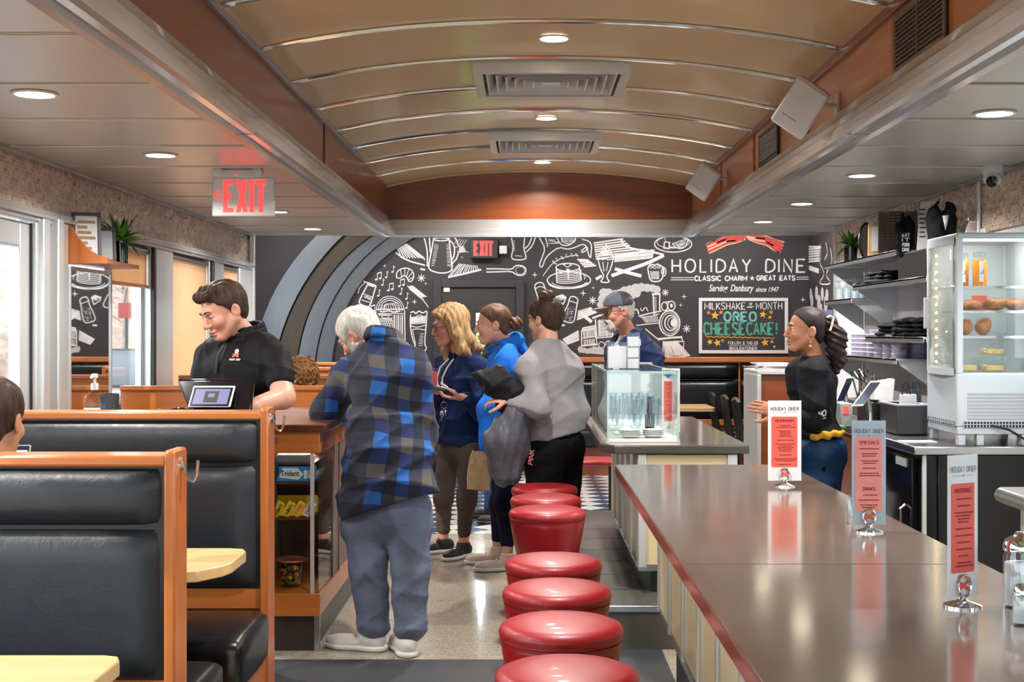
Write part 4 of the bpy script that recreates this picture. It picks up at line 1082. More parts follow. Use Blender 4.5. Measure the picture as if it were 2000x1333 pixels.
# chairs in the annex
def chair(label, x, y, rot, seat='black_plastic', group='black metal dining chairs'):
    t = thing('dining_chair', label, 'chair', (x, y, 0), group)
    for sx in (-1, 1):
        MB().tube([(x + sx * .19, y - .2, .0), (x + sx * .19, y - .2, .45)], .012).obj('leg', 'black_plastic', t)
        MB().tube([(x + sx * .19, y + .22, .0), (x + sx * .19, y + .19, .45), (x + sx * .185, y + .235, .7), (x + sx * .17, y + .25, .86)], .012).obj('leg', 'black_plastic', t)
    MB().tube([(x - .17, y + .25, .86), (x - .08, y + .255, .885), (x + .08, y + .255, .885), (x + .17, y + .25, .86)], .014).obj('top_rail', 'steel', t)
    for k in range(5): MB().tube([(x - .12 + .06 * k, y + .2, .5), (x - .12 + .06 * k, y + .255, .875)], .007).obj('back_slat', 'black_plastic', t)
    MB().box(x - .2, x + .2, y - .21, y + .2, .445, .485).obj('seat', seat, t, bev=.015)
    t.rotation_euler = (0, 0, rot)
    return t
for i, px in enumerate((1421, 1447, 1470)):
    chair(['black slat back dining chair first in the line beyond the counter', 'black slat back dining chair in the middle of the line beyond the counter', 'black slat back dining chair beside the server cabinet'][i], PX(px, 12.75 - .5 * i) + .1, 12.75 - .5 * i, R90 * 1.0)
chair('dining chair with a red seat between the counter and the black pants', PX(1146, 10.2), 10.3, R90, 'red_vinyl', None)
table('dining_table', 'pale wooden dining table beside the far upholstered bench', 'table', PX(1240, 12.6), PX(1390, 12.6), 12.3, 12.95, .77, group=None, ch=.05)
# upholstered bench along the back wall
def wall_bench(label, x0, x1, splits):
    t = thing('wall_bench', label, 'bench', ((x0 + x1) / 2, YB - .4, 0), 'wall benches')
    zr = PZ(703, YB - .2)
    MB().box(x0, x1, YB - .14, YB, zr - .03, zr + .025).obj('top_rail', 'rail_wood', t, bev=.008)
    MB().box(x0, x1, YB - .1, YB, .0, zr - .03).obj('back_panel', 'booth_wood', t)
    xs = [x0] + splits + [x1]
    for a, b in zip(xs[:-1], xs[1:]):
        pad(MB(), a + .01, b - .01, zr - .21, zr - .04, YB - .1, .07).obj('headrest', 'black_vinyl', t, smooth=60)
        pad(MB(), a + .01, b - .01, .56, zr - .215, YB - .1, .07).obj('backrest', 'black_vinyl', t, smooth=60)
    MB().box(x0, x1, YB - .14, YB - .09, .49, .56).obj('lower_rail', 'rail_wood', t, bev=.005)
    seat_mb(x0, x1, YB - .58, YB - .1, .29, .48).obj('seat', 'black_vinyl', t, smooth=70)
    MB().box(x0, x1, YB - .5, YB - .1, 0, .29).obj('base', 'wood_x', t)
wall_bench('black upholstered wall bench under the milkshake poster', PX(1040, YB), PX(1575, YB), [PX(1441, YB)])
wall_bench('black upholstered wall bench under the jukebox drawing', PX(668, YB), PX(836, YB), [])
# ================================================================ chalk mural on the back wall
def c5(X, Y): return PX(470 + X / 3.332, YB), PZ(440 + Y / 3.332, YB)
def c6(X, Y): return PX(950 + X / 4.4425, YB), PZ(440 + Y / 4.4425, YB)
def c7(X, Y): return PX(1280 + X / 4.4425, YB), PZ(440 + Y / 4.4425, YB)
ZCUT = 2.75
class Art:
    def __init__(s, name, tr, mt='chalk', parent=None, w=.011):
        s.p = Pen((0, YB, 0), (1, 0, 0), (0, 0, 1), .002); s.tr = tr; s.name = name; s.mt = mt; s.par = parent or wb; s.w = w
        s.k = abs(tr(1, 0)[0] - tr(0, 0)[0])
    def l(s, *pts, w=None, c=False, sm=1):
        s.p.line([s.tr(*q) for q in pts], (w or s.w), c, sm); return s
    def e(s, x, y, rx, ry, w=None, a0=0, a1=360):
        s.p.ell(s.tr(x, y), rx * s.k, ry * s.k, w or s.w, a0, a1); return s
    def d(s, x, y, r, ry=None): s.p.disc(s.tr(x, y), r * s.k, 18, None if ry is None else ry * s.k); return s
    def f(s, *pts): s.p.fill([s.tr(*q) for q in pts]); return s
    def hatch(s, a, b, c, d, n, w=None, jit=.12):
        "n rough strokes from edge a-b across to edge c-d"
        for i in range(n):
            t = (i + .5) / n; j = lambda: rng.uniform(-jit, jit) / n
            q0 = [a[k] + (b[k] - a[k]) * (t + j()) for k in (0, 1)]; q1 = [c[k] + (d[k] - c[k]) * (t + j()) for k in (0, 1)]
            m = [(q0[k] + q1[k]) / 2 + rng.uniform(-2, 2) for k in (0, 1)]
            s.p.line([s.tr(*q0), s.tr(*m), s.tr(*q1)], (w or s.w) * (.62 if (w or 0) > .012 else 1), smooth=1)
        return s
    def spark(s, x, y, r, n=4):
        s.p.star(s.tr(x, y), r * s.k, n, .22, 90); return s
    def burst(s, x, y, r):
        for k in range(4):
            a = math.pi * k / 4; s.p.line([s.tr(x - r * math.cos(a), y - r * math.sin(a)), s.tr(x + r * math.cos(a), y + r * math.sin(a))], .008)
        return s
    def note(s, x, y, r=9, dbl=False):
        s.d(x - r, y + 20, r, r * .75).l((x, y + 20), (x, y - 20), w=.006)
        if dbl: s.d(x + 2 * r + 2, y + 12, r, r * .75).l((x + 3 * r + 2, y + 12), (x + 3 * r + 2, y - 28), w=.006).l((x, y - 20), (x + 3 * r + 2, y - 28), w=.012)
        else: s.l((x, y - 20), (x + r, y - 10), w=.008)
        return s
    def done(s): return s.p.obj(s.name, s.mt, s.par)
A = lambda n, t, **k: Art(n, t, **k)
A('plank_drawing', c5).hatch((1015, 150), (1080, 118), (1040, 215), (1205, 215), 9, .02).l((1010, 180), (1080, 230), (1200, 262), w=.016).l((1070, 120), (1110, 150), (1200, 225), w=.012).l((1170, 285), (1200, 292), w=.02).done()
A('coffee_pot_drawing', c5, w=.014).l((1262, 40), (1255, 95), (1240, 180), (1222, 262), (1230, 292), (1265, 306), (1310, 314), (1355, 307), (1380, 288), (1368, 200), (1357, 95), (1350, 40)).l((1380, 60), (1418, 120), (1415, 210), (1368, 258)).l((1352, 90), (1392, 130), (1392, 195), (1370, 235)).l((1195, 85), (1212, 150), (1216, 200), (1215, 270)).l((1228, 80), (1232, 150), (1236, 180)).e(1305, 92, 50, 10).hatch((1262, 120), (1240, 270), (1290, 128), (1262, 262), 14, .005).hatch((1358, 120), (1375, 275), (1338, 128), (1345, 270), 14, .005).done()
A('tea_tag_drawing', c5).l((1382, 125), (1400, 150), (1440, 120), w=.007).f((1408, 140), (1450, 132), (1468, 175), (1420, 182)).l((1460, 168), (1485, 180), w=.006).hatch((1400, 90), (1480, 95), (1385, 118), (1455, 130), 5, .006).done()
A('croissant_drawing', c5).l((1015, 340), (1013, 312), (1035, 288), (1075, 277), (1112, 290), (1130, 325), (1118, 362), (1095, 370), (1085, 345), (1072, 330), (1055, 330), (1042, 345), (1018, 345), c=True).l((1040, 288), (1048, 335), w=.008).l((1068, 280), (1068, 330), w=.008).l((1095, 285), (1080, 332), w=.008).l((1120, 305), (1088, 345), w=.008).l((1128, 335), (1092, 358), w=.008).done()
A('syrup_jug_drawing', c5, w=.013).l((826, 388), (798, 440), (768, 500), (782, 517), (828, 535), (845, 520), (862, 460), (882, 395)).l((800, 366), (882, 396), w=.016, sm=0).l((822, 386), (870, 402)).l((812, 372), (775, 405), (763, 445), w=.012).l((800, 448), (860, 470), sm=0, w=.008).l((785, 487), (845, 505), sm=0, w=.008).l((805, 460), (815, 480), (822, 455), (832, 488), (840, 465), (846, 492), w=.008).done()
n_ = A('music_notes_drawing', c5)
for x, y, d in ((890, 335, 1), (928, 370, 0), (968, 405, 1), (1040, 378, 1), (1047, 428, 0), (1085, 460, 0), (902, 440, 0), (1085, 520, 0), (848, 548, 1), (953, 320, 0), (995, 285, 0)): n_.note(x, y, 8 if d else 7, d)
n_.done()
w_ = A('wheat_drawing', c5).l((1085, 395), (1150, 450), (1190, 490), (1222, 535), w=.01)
for k in range(6):
    x, y = 1092 + 15 * k, 400 + 12 * k
    w_.f((x, y), (x + 24, y - 8), (x + 46, y + 6), (x + 14, y + 10)).f((x, y + 4), (x + 8, y + 22), (x + 30, y + 34), (x + 18, y + 14))
w_.done()
j = A('jukebox_drawing', c5, w=.011)
for rr_ in (0, 14, 28, 52): j.l((880 + rr_, 560), (890 + rr_, 512), (922 + rr_ * .7, 474 + rr_ * .8), (970, 460 + rr_), (1020 - rr_ * .7, 474 + rr_ * .8), (1056 - rr_, 512), (1066 - rr_, 560), w=.008)
j.l((880, 560), (878, 760), sm=0).l((1067, 560), (1070, 760), sm=0).l((880, 548), (1067, 548), sm=0, w=.012).l((890, 576), (1060, 576), sm=0, w=.009).l((905, 560), (930, 566), (960, 556), (1000, 568), (1040, 558), w=.014)
j.l((900, 585), (985, 585), (985, 610), (900, 610), c=True, sm=0, w=.007).e(942, 597, 26, 8, .006)
for q in range(7):
    j.l((898 + 14 * q, 622), (898 + 14 * q - 45, 715) if q > 3 else (898, 622 + 30 * q), sm=0, w=.006).l((985 - 14 * q, 622), (985 - 14 * q + 45, 715) if q > 3 else (985, 622 + 30 * q), sm=0, w=.006)
j.l((898, 618), (988, 618), (988, 715), (898, 715), c=True, sm=0, w=.007).d(943, 690, 16)
for q in range(5): j.l((1000 + 13 * q, 585), (1000 + 13 * q, 750), sm=0, w=.008 if q % 2 else .014)
j.hatch((920, 520), (1010, 500), (905, 545), (1040, 545), 8, .006).done()
A('float_glass_drawing', c5, w=.013).l((1106, 585), (1103, 650), (1118, 740), (1138, 785), (1126, 808), (1140, 820), (1200, 822), (1210, 800), (1196, 770), (1208, 650), (1213, 562)).l((1105, 572), (1125, 560), (1140, 580), (1160, 556), (1182, 575), (1212, 558)).l((1105, 655), (1150, 668), (1206, 650), w=.009).l((1118, 680), (1150, 675), (1200, 682), w=.009).l((1118, 680), (1140, 780), w=.007).hatch((1108, 600), (1108, 645), (1205, 590), (1204, 640), 12, .006).hatch((1170, 700), (1155, 790), (1192, 700), (1185, 790), 9, .005).e(1165, 600, 22, 14, .008).e(1130, 610, 14, 12, .008).done()
A('menu_box_drawing', c5).l((690, 556), (832, 554), (832, 600), (690, 600), c=True, sm=0, w=.012).hatch((700, 562), (700, 594), (824, 562), (824, 594), 5, .006).done()
A('sparkle_drawing', c5).burst(1176, 345, 26).spark(1205, 382, 12).spark(1132, 500, 20).spark(937, 265, 12).spark(1440, 210, 9).done()
A('quill_drawing', c5).hatch((1345, 335), (1560, 295), (1420, 250), (1540, 265), 12, .016).l((1350, 340), (1450, 318), (1565, 290), w=.02).done()
A('serving_spoon_drawing', c6, w=.013).l((0, 380), (120, 380), (220, 386), (250, 352), (295, 348), (335, 365), (345, 395), (330, 430), (290, 440), (250, 425), (220, 402), (120, 405), (0, 408)).e(293, 394, 38, 34, .005).done()
A('beer_mug_drawing', c6, w=.013).l((215, 60), (220, 130), (236, 200), (215, 270), (225, 295), (275, 304), (330, 298), (347, 280), (322, 200), (330, 130), (335, 60)).l((395, 100), (372, 170), (332, 205)).l((430, 90), (400, 180), (345, 235)).l((250, 265), (310, 270), w=.007).hatch((232, 130), (240, 230), (246, 132), (250, 232), 8, .004).done()
A('animal_drawing', c6, w=.012).l((440, 70), (465, 120), (512, 200), (480, 290), (460, 340), (470, 368), (492, 355), (505, 300), (550, 245), (632, 190), (700, 212), (768, 195), (830, 165), (868, 178), (890, 270), (905, 285), (914, 180), (895, 140), (830, 122)).l((500, 80), (530, 160), (530, 190)).l((612, 110), (640, 165), (690, 182), (742, 162), (775, 110)).hatch((540, 120), (600, 150), (545, 145), (640, 150), 4, .008).hatch((640, 110), (760, 110), (650, 150), (740, 150), 9, .006).l((535, 128), (600, 128), sm=0, w=.007).l((540, 160), (625, 158), sm=0, w=.007).e(715, 120, 60, 42, .008).l((820, 230), (850, 200), (868, 190)).l((825, 240), (860, 225), (880, 195)).done()
b_ = A('herb_branch_drawing', c6).l((490, 442), (530, 385), (570, 335), (640, 290), (720, 268), (795, 260), w=.008)
for x, y in ((575, 325), (605, 300), (648, 285), (690, 268), (735, 262), (775, 262), (590, 330)): b_.f((x, y), (x - 4, y - 18), (x + 10, y - 14)).f((x + 3, y + 3), (x + 20, y + 14), (x + 22, y + 2))
b_.done()
p_ = A('pancake_stack_drawing', c6, w=.012).e(716, 478, 188, 72).e(716, 488, 150, 50, .007, 190, 350).l((540, 515), (600, 548), (700, 552), (800, 540), (880, 500), w=.01).e(706, 366, 102, 34).l((668, 345), (705, 332), (738, 345), (700, 366), c=True, w=.008, sm=0)
for q in range(7): p_.l((608, 388 + q * 17), (612, 398 + q * 17), (680, 412 + q * 16), (760, 410 + q * 15), (818, 394 + q * 15), (822, 384 + q * 15), w=.009)
p_.l((606, 372), (610, 490)).l((808, 372), (824, 480)).f((690, 380), (725, 380), (716, 430), (714, 470), (706, 470), (704, 430)).l((840, 435), (860, 445), (850, 470), w=.008).done()
s_ = A('sundae_drawing', c6, w=.012).l((960, 302), (975, 262), (1000, 226), (1012, 196), (1036, 176), (1058, 196), (1078, 230), (1092, 262), (1105, 300)).d(1038, 182, 12).l((1036, 175), (1044, 152), w=.007).l((960, 302), (990, 292), (1010, 300), (1035, 290), (1060, 302), (1085, 292), (1105, 302)).l((972, 310), (985, 370), (1002, 405), (1018, 438), (1010, 465), (988, 492), (1030, 500), (1072, 493), (1048, 465), (1044, 436), (1068, 400), (1082, 365), (1096, 308)).l((1010, 320), (1020, 400), w=.008).l((1055, 320), (1040, 400), w=.008).e(1033, 250, 34, 14, .008, 180, 360).e(1034, 225, 26, 12, .008, 180, 360).f((990, 255), (1012, 218), (1036, 200), (1058, 222), (1075, 252), (1036, 266)).done()
A('bench_plank_drawing', c6).hatch((930, 150), (950, 300), (1180, 110), (1330, 260), 8, .026).l((1170, 128), (1190, 175), (1280, 210), (1400, 222), (1540, 258), w=.022).l((1540, 262), (1400, 330), (1240, 385), (1085, 440), w=.036).l((1115, 380), (1220, 410), (1345, 442), w=.036).hatch((1110, 250), (1110, 320), (1460, 210), (1440, 290), 6, .022).l((950, 470), (1000, 440), w=.03).hatch((780, 290), (850, 370), (880, 300), (960, 355), 5, .024).done()
A('tea_plate_drawing', c6).e(1620, 165, 162, 70, .012).e(1620, 150, 140, 50, .006).l((1545, 145), (1588, 150), (1584, 206), (1540, 200), c=True, sm=0, w=.012).l((1560, 145), (1545, 105), w=.006).l((1590, 190), (1630, 195), w=.014).l((1612, 160), (1640, 195), (1690, 206), (1735, 180), (1750, 120), w=.012).hatch((1625, 165), (1735, 130), (1665, 195), (1720, 170), 8, .008).l((1612, 160), (1748, 118), w=.009).done()
A('coffee_mug_drawing', c6, w=.013).l((1400, 372), (1408, 430), (1422, 480), (1458, 492), (1502, 487), (1528, 462), (1532, 410), (1536, 372)).l((1400, 372), (1415, 345), (1440, 340), (1460, 350), (1482, 336), (1506, 348), (1535, 368)).e(1532, 405, 26, 40, .011, -100, 110).e(1530, 400, 12, 26, .008).hatch((1418, 400), (1428, 470), (1500, 400), (1500, 470), 12, .004).e(1430, 362, 12, 10, .007).e(1460, 366, 14, 10, .007).e(1495, 364, 12, 10, .007).done()
def shaker(n, pts, cap, hx):
    s = A(n, c6, w=.012).l(*pts, c=True).l(*cap, w=.009)
    for k in range(70):
        t, u = rng.uniform(.0, 1), rng.uniform(.1, .9); x = hx[0][0] + (hx[1][0] - hx[0][0]) * t + (u - .5) * hx[2]; y = hx[0][1] + (hx[1][1] - hx[0][1]) * t
        s.l((x, y), (x + rng.uniform(-7, 7), y + rng.uniform(-7, 7)), w=.005, sm=0)
    s.done()
shaker('pepper_shaker_drawing', [(418, 540), (425, 512), (460, 495), (495, 505), (505, 545), (560, 630), (590, 700), (540, 720), (470, 700), (438, 600)], [(425, 552), (465, 530), (505, 545)], ((480, 600), (530, 690), 60))
shaker('salt_shaker_drawing', [(724, 622), (760, 618), (798, 642), (785, 690), (775, 760), (758, 848), (700, 845), (650, 822), (675, 750), (706, 700)], [(716, 655), (755, 668), (790, 680)], ((740, 710), (705, 830), 80))
A('butter_drawing', c6).l((606, 625), (660, 604), (690, 625), (668, 686), (612, 652), c=True, sm=0, w=.011).l((606, 628), (650, 650), (688, 628), w=.009, sm=0).hatch((620, 622), (650, 640), (660, 610), (684, 626), 4, .01).done()
A('small_plank_drawing', c6).hatch((795, 745), (785, 830), (905, 712), (965, 760), 7, .018).l((805, 755), (850, 790), (915, 842), w=.036).hatch((660, 990), (700, 1040), (800, 912), (806, 1000), 9, .016).l((640, 870), (680, 868), w=.02).done()
A('star_drawing', c6).spark(420, 432, 28).spark(840, 592, 32).spark(926, 545, 16).burst(922, 655, 34).burst(1552, 585, 30).spark(1715, 620, 26).spark(1685, 695, 18).burst(1737, 900, 34).done()
t_ = A('smoke_drawing', c6, mt='chalk_smoke')
for x, y, r in ((1478, 560, 34), (1440, 548, 34), (1395, 545, 36), (1345, 540, 38), (1295, 552, 44), (1245, 562, 40), (1200, 572, 40), (1250, 610, 44), (1300, 590, 40), (1160, 590, 36), (1120, 600, 36), (1060, 590, 40), (1018, 588, 40), (1000, 640, 34), (985, 690, 26), (1010, 712, 24), (1040, 690, 28), (1215, 620, 36)): t_.d(x, y, r)
for x in range(815, 1100, 30): t_.d(x, 1085 + 10 * math.sin(x), 24)
t_.f((800, 1085), (1060, 1085), (1060, 1130), (800, 1105)).done()
t_ = A('locomotive_drawing', c6, w=.013)
t_.l((1447, 602), (1450, 700), (1455, 780), sm=0).l((1505, 602), (1502, 700), (1505, 745), sm=0).l((1436, 600), (1512, 598), sm=0, w=.02).hatch((1455, 620), (1460, 770), (1475, 620), (1478, 770), 14, .005)
t_.e(1590, 852, 88, 108, .014).e(1592, 852, 72, 90, .008).e(1600, 850, 52, 66, .014).e(1610, 850, 36, 46, .008).d(1622, 848, 24, 34).e(1605, 700, 32, 40, .011).d(1605, 698, 12, 18).e(1545, 706, 26, 36, .011).l((1545, 670), (1605, 660), w=.01).l((1545, 742), (1605, 740), w=.01)
t_.l((1320, 790), (1420, 765), (1520, 745), w=.013).l((1330, 800), (1440, 790), (1500, 770), w=.008).l((1300, 870), (1400, 860), (1500, 850), w=.01).l((1380, 900), (1450, 960), (1500, 1000), w=.012).hatch((1340, 800), (1480, 780), (1380, 850), (1500, 840), 12, .006).l((1278, 738), (1310, 730), (1322, 775)).l((1335, 720), (1350, 752), (1380, 706), (1402, 748), w=.009)
t_.l((1490, 990), (1600, 978), (1698, 972), w=.022, sm=0).hatch((1535, 1010), (1650, 1005), (1545, 1140), (1765, 1130), 15, .012).l((1535, 1140), (1640, 1150), (1768, 1130), w=.014).l((1640, 1010), (1715, 1010), (1710, 1060), (1650, 1062), c=True, sm=0, w=.01).l((1535, 1005), (1530, 1140), w=.01).l((1695, 975), (1700, 1005), w=.012)
t_.l((918, 808), (980, 785), (1060, 765), w=.02, sm=0).l((945, 815), (958, 980), (1095, 968), (1085, 780), sm=0).l((980, 820), (985, 960), sm=0, w=.01).hatch((965, 830), (970, 970), (1075, 800), (1085, 960), 20, .006).l((1040, 800), (1046, 965), sm=0, w=.01)
t_.l((826, 920), (838, 895), (945, 872), (952, 980), (960, 1035), (826, 1048), c=True, sm=0).hatch((835, 920), (940, 900), (840, 985), (948, 975), 9, .009).l((832, 985), (952, 965), sm=0, w=.009).hatch((842, 995), (940, 985), (842, 1040), (945, 1028), 7, .01).hatch((835, 905), (835, 925), (940, 880), (940, 905), 4, .006).e(1000, 1040, 26, 26, .009).e(1058, 1035, 24, 30, .009).done()
# the logo lettering
L = A('bacon_drawing', c7, mt='bacon_red')
def bac(s, side, off):
    top = [(436, 168), (520, 125), (610, 98), (690, 96), (770, 118)] if side < 0 else [(770, 90), (860, 84), (950, 96), (1040, 122), (1112, 152)]
    bot = [(462, 250), (545, 205), (620, 172), (700, 152), (775, 128)] if side < 0 else [(800, 128), (880, 150), (960, 180), (1020, 212), (1082, 246)]
    return top, bot
for sd in (-1, 1):
    a, b = bac(None, sd, 0)
    for i in range(4): L.f(a[i], a[i + 1], b[i + 1], b[i])
L.f((600, 98), (690, 84), (800, 80), (770, 118), (690, 130)).done()
L = A('bacon_fat_drawing', c7, mt='bacon_pale')
for sd in (-1, 1):
    a, b = bac(None, sd, 0)
    for q in (.0, .33, .62, 1.0):
        L.l(*[(a[i][0] + (b[i][0] - a[i][0]) * q + (0 if i % 2 else 8), a[i][1] + (b[i][1] - a[i][1]) * q + (5 if i % 2 else -5)) for i in range(5)], w=.014 if q in (.33, .62) else .01, sm=2)
L.done()
def wall_text(name, t, X, Y0, Y1, W_, sw, mt='chalk', **k):
    p = Pen((0, YB, 0), (1, 0, 0), (0, 0, 1), .0022)
    x, z = c7(X, Y1); h = c7(0, Y0)[1] - z
    p.text(t, x, z, h, sw, width=W_ / 4.4425 / F * YB, **k); return p.obj(name, mt, wb)
wall_text('logo_lettering', 'HOLIDAY DINE', 146, 298, 408, 1152, .018, gap=.42)
wall_text('slogan_lettering', 'CLASSIC CHARM', 342, 443, 482, 450, .0135, gap=.3)
wall_text('slogan_lettering', 'GREAT EATS', 880, 440, 478, 330, .0135, gap=.3)
Pen((0, YB, 0), (1, 0, 0), (0, 0, 1), .002).star(c7(840, 461), .031).line([c7(135, 456), c7(333, 456)], .008).line([c7(135, 475), c7(333, 475)], .008).line([c7(1224, 452), c7(1330, 452)], .008).line([c7(1224, 470), c7(1330, 470)], .008).obj('rule_lines', 'chalk', wb)
sx_ = 1 / 4.4425 / F * YB
for w_, X, W_, y0, y1 in (('Serving', 465, 165, 595, 516), ('Danbury', 650, 205, 595, 516), ('since 1947', 868, 208, 580, 536)):
    x, z = c7(X, y0); font_text('script_lettering', w_, (x, YB, z), (1, 0, 0), (0, 0, 1), W_ * sx_, (y0 - y1) * sx_, 'chalk', wb, off=.022, shear=.32, h=.002)
A('night_star_drawing', c7).spark(1280, 648, 26).done()
# strip of the mural on the annex side wall
class Side(Art):
    def __init__(s, name, mt='chalk', w=.012):
        s.p = Pen((XA1, 0, 0), (0, -1, 0), (0, 0, 1), .002); s.name, s.mt, s.par, s.w = name, mt, wa, w
        s.k = sx_
        def tr(X, Y):
            d = F * XA1 / (1280 + X / 4.4425 - VX); return (-d, PZ(440 + Y / 4.4425, d))
        s.tr = tr
Side('sundae_glass_drawing').l((1430, 160), (1440, 260), (1425, 330), (1465, 400), (1460, 450), (1425, 490), (1440, 515), (1520, 512), (1515, 480), (1485, 450), (1490, 400), (1540, 330), (1520, 200)).l((1300, 185), (1440, 190), w=.02).hatch((1332, 200), (1332, 330), (1430, 190), (1425, 320), 6, .03).l((1335, 370), (1420, 400), w=.05).l((1480, 150), (1500, 240), (1470, 300), w=.012).done()
c_ = Side('cloud_drawing', mt='chalk_smoke')
for x, y, r in ((1350, 600, 40), (1400, 590, 44), (1450, 600, 44), (1490, 610, 40), (1360, 660, 44), (1420, 670, 50), (1480, 680, 50), (1440, 720, 30)): c_.d(x, y, r * 1.3)
c_.done()
p_ = Side('purple_shade_drawing', mt='chalk_purple').f((1330, 700), (1440, 725), (1540, 740), (1540, 780), (1440, 780), (1330, 740)).done()
# ================================================================ milkshake poster
def poster():
    t = thing('milkshake_poster', 'white framed chalkboard poster announcing the milkshake of the month', 'poster', (*c7(760, 1115)[:1], YB, c7(0, 1115)[1]))
    x0, z1 = c7(375, 632); x1, z0 = c7(1150, 1115)
    MB().box(x0 + .02, x1 - .02, YB - .012, YB - .002, z0 + .02, z1 - .02).obj('board', 'chalk_wall', t, smooth=0)
    f = .036
    MB().ring(x0, x1, z0, z1, YB - .02, YB - .002, f).obj('frame', 'white_paint', t, bev=.003)
    def T(txt, X, Y0, Y1, W_, sw, mt, **k):
        p = Pen((0, YB - .012, 0), (1, 0, 0), (0, 0, 1), .0015); x, z = c7(X, Y1)
        p.text(txt, x, z, c7(0, Y0)[1] - z, sw, width=W_ * sx_, **k).obj('lettering', mt, t)
    T('MILKSHAKE', 428, 674, 732, 350, .009, 'chalk'); T('MONTH', 874, 672, 730, 222, .009, 'chalk'); T('OF', 815, 676, 694, 26, .005, 'chalk')
    p = Pen((0, YB - .012, 0), (1, 0, 0), (0, 0, 1), .0015); S = lambda x, y, r, **k: p.star(c7(x, y), r * sx_, **k)
    for a in range(0, 180, 36): p.line([c7(828 - 30 * math.cos(math.radians(a)), 715 - 14 * math.sin(math.radians(a))), c7(828, 716)], .006)
    p.line([c7(790, 712), c7(810, 708)], .006).obj('doodle', 'chalk', t)
    T('OREO', 596, 757, 832, 276, .021, 'poster_teal', gap=.35)
    T('CHEESECAKE', 420, 848, 950, 600, .021, 'poster_green', gap=.35); T('!', 1050, 850, 946, 6, .02, 'poster_green')
    p = Pen((0, YB - .012, 0), (1, 0, 0), (0, 0, 1), .0015)
    p.line([c7(432 + 25 * k, 965 + (9 if k % 2 else -4) + k * .6) for k in range(25)], .007, smooth=1).obj('zigzag', 'star_yellow', t)
    p = Pen((0, YB - .012, 0), (1, 0, 0), (0, 0, 1), .0015)
    for x, y, r in ((516, 784, 40), (932, 776, 34), (472, 1014, 28), (536, 1022, 36), (950, 1020, 36), (992, 800, 20)): p.star(c7(x, y), r * sx_, rot=80 + x % 30)
    p.obj('star', 'star_yellow', t)
    p = Pen((0, YB - .012, 0), (1, 0, 0), (0, 0, 1), .0015)
    for x, y, r in ((460, 760, 20), (568, 758, 22), (1002, 756, 22), (582, 1002, 18), (1010, 1012, 20), (1030, 1056, 18)): p.star(c7(x, y), r * sx_, rot=75 + x % 30)
    p.obj('star', 'star_orange', t)
    T('FOLLOW & TAG US', 632, 1010, 1034, 256, .0055, 'chalk'); T('@HOLIDAYDINER', 642, 1056, 1082, 236, .0055, 'chalk')
    Pen((0, YB - .012, 0), (1, 0, 0), (0, 0, 1), .0015).line([c7(634, 1045), c7(884, 1043)], .004).obj('underline', 'chalk', t)
poster()
# ================================================================ exit signs
def exit_text(p, t, o, W_, H_, sw):
    x = o[0]
    ws = {'E': .8, 'X': .95, 'I': .18, 'T': .85}; tot = sum(ws[c] for c in t) + .22 * (len(t) - 1); k = W_ / tot
    for c in t:
        w = ws[c] * k; z0, z1 = o[1], o[1] + H_; h = sw / 2
        if c == 'E': p.line([(x + h, z0), (x + h, z1)], sw).line([(x, z1 - h), (x + w, z1 - h)], sw).line([(x, z0 + h), (x + w, z0 + h)], sw).line([(x, (z0 + z1) / 2), (x + w * .85, (z0 + z1) / 2)], sw)
        if c == 'X': p.fill([(x, z0), (x + sw, z0), (x + w, z1), (x + w - sw, z1)]).fill([(x, z1), (x + w - sw, z0), (x + w, z0), (x + sw, z1)])
        if c == 'I': p.line([(x + w / 2, z0), (x + w / 2, z1)], sw)
        if c == 'T': p.line([(x, z1 - h), (x + w, z1 - h)], sw).line([(x + w / 2, z0), (x + w / 2, z1)], sw)
        x += w + .22 * k
def sign1():
    d = 6.93
    x0, x1, z0, z1 = PX(413.5, d), PX(535, d), PZ(423, d), PZ(346, d)
    t = thing('exit_sign', 'white hanging exit sign with red letters and twin emergency lamps', 'sign', ((x0 + x1) / 2, d, ZS))
    MB().box(x0, x1, d, d + .045, z0, z1).obj('face', 'white_plastic', t, bev=.01, seg=3)
    MB().box(x0 + .015, x0 + .235, d + .0, d + .07, z1 - .004, ZS - .0).obj('housing', 'white_plastic', t, bev=.008)
    for xx_ in (x0 + .035, x1 - .085): MB().sphere((xx_, d - .005, z1 + .026), (.03, .03, .028)).cyl((xx_, d - .03, z1 + .024), (xx_, d + .03, z1 + .03), .026).obj('emergency_lamp', 'white_plastic', t)
    p = Pen((0, d, 0), (1, 0, 0), (0, 0, 1), .002)
    exit_text(p, 'EXIT', (PX(436, d), PZ(415, d)), PX(520, d) - PX(436, d), PZ(352, d) - PZ(415, d), .0235)
    p.line([(PX(431, d), PZ(373, d)), (PX(419, d), PZ(382, d)), (PX(431, d), PZ(391, d))], .011)
    p.obj('lettering', 'exit_red', t)
    MB().sphere((x0 + .13, d - .002, z1 + .012), .004, 8, 6).obj('indicator', 'exit_red', t)
sign1()
def sign2():
    d = 13.9
    t = thing('exit_sign', 'dark exit sign with glowing red letters above the back door', 'sign', (PX(945, d), d, PZ(505, d)))
    MB().box(PX(918, d), PX(972, d), d, YB, PZ(505, d), PZ(467, d)).obj('housing', 'dark_wall', t, bev=.01)
    for q in (979, 986): MB().box(PX(q - 4, d), PX(q + 4, d), d + .01, YB, PZ(496, d), PZ(480, d)).obj('emergency_lamp', 'white_plastic', t, bev=.008)
    p = Pen((0, d, 0), (1, 0, 0), (0, 0, 1), .002)
    exit_text(p, 'EXIT', (PX(925, d), PZ(500, d)), PX(963, d) - PX(925, d), PZ(471, d) - PZ(500, d), .027)
    p.obj('lettering', 'exit_red', t)
sign2()
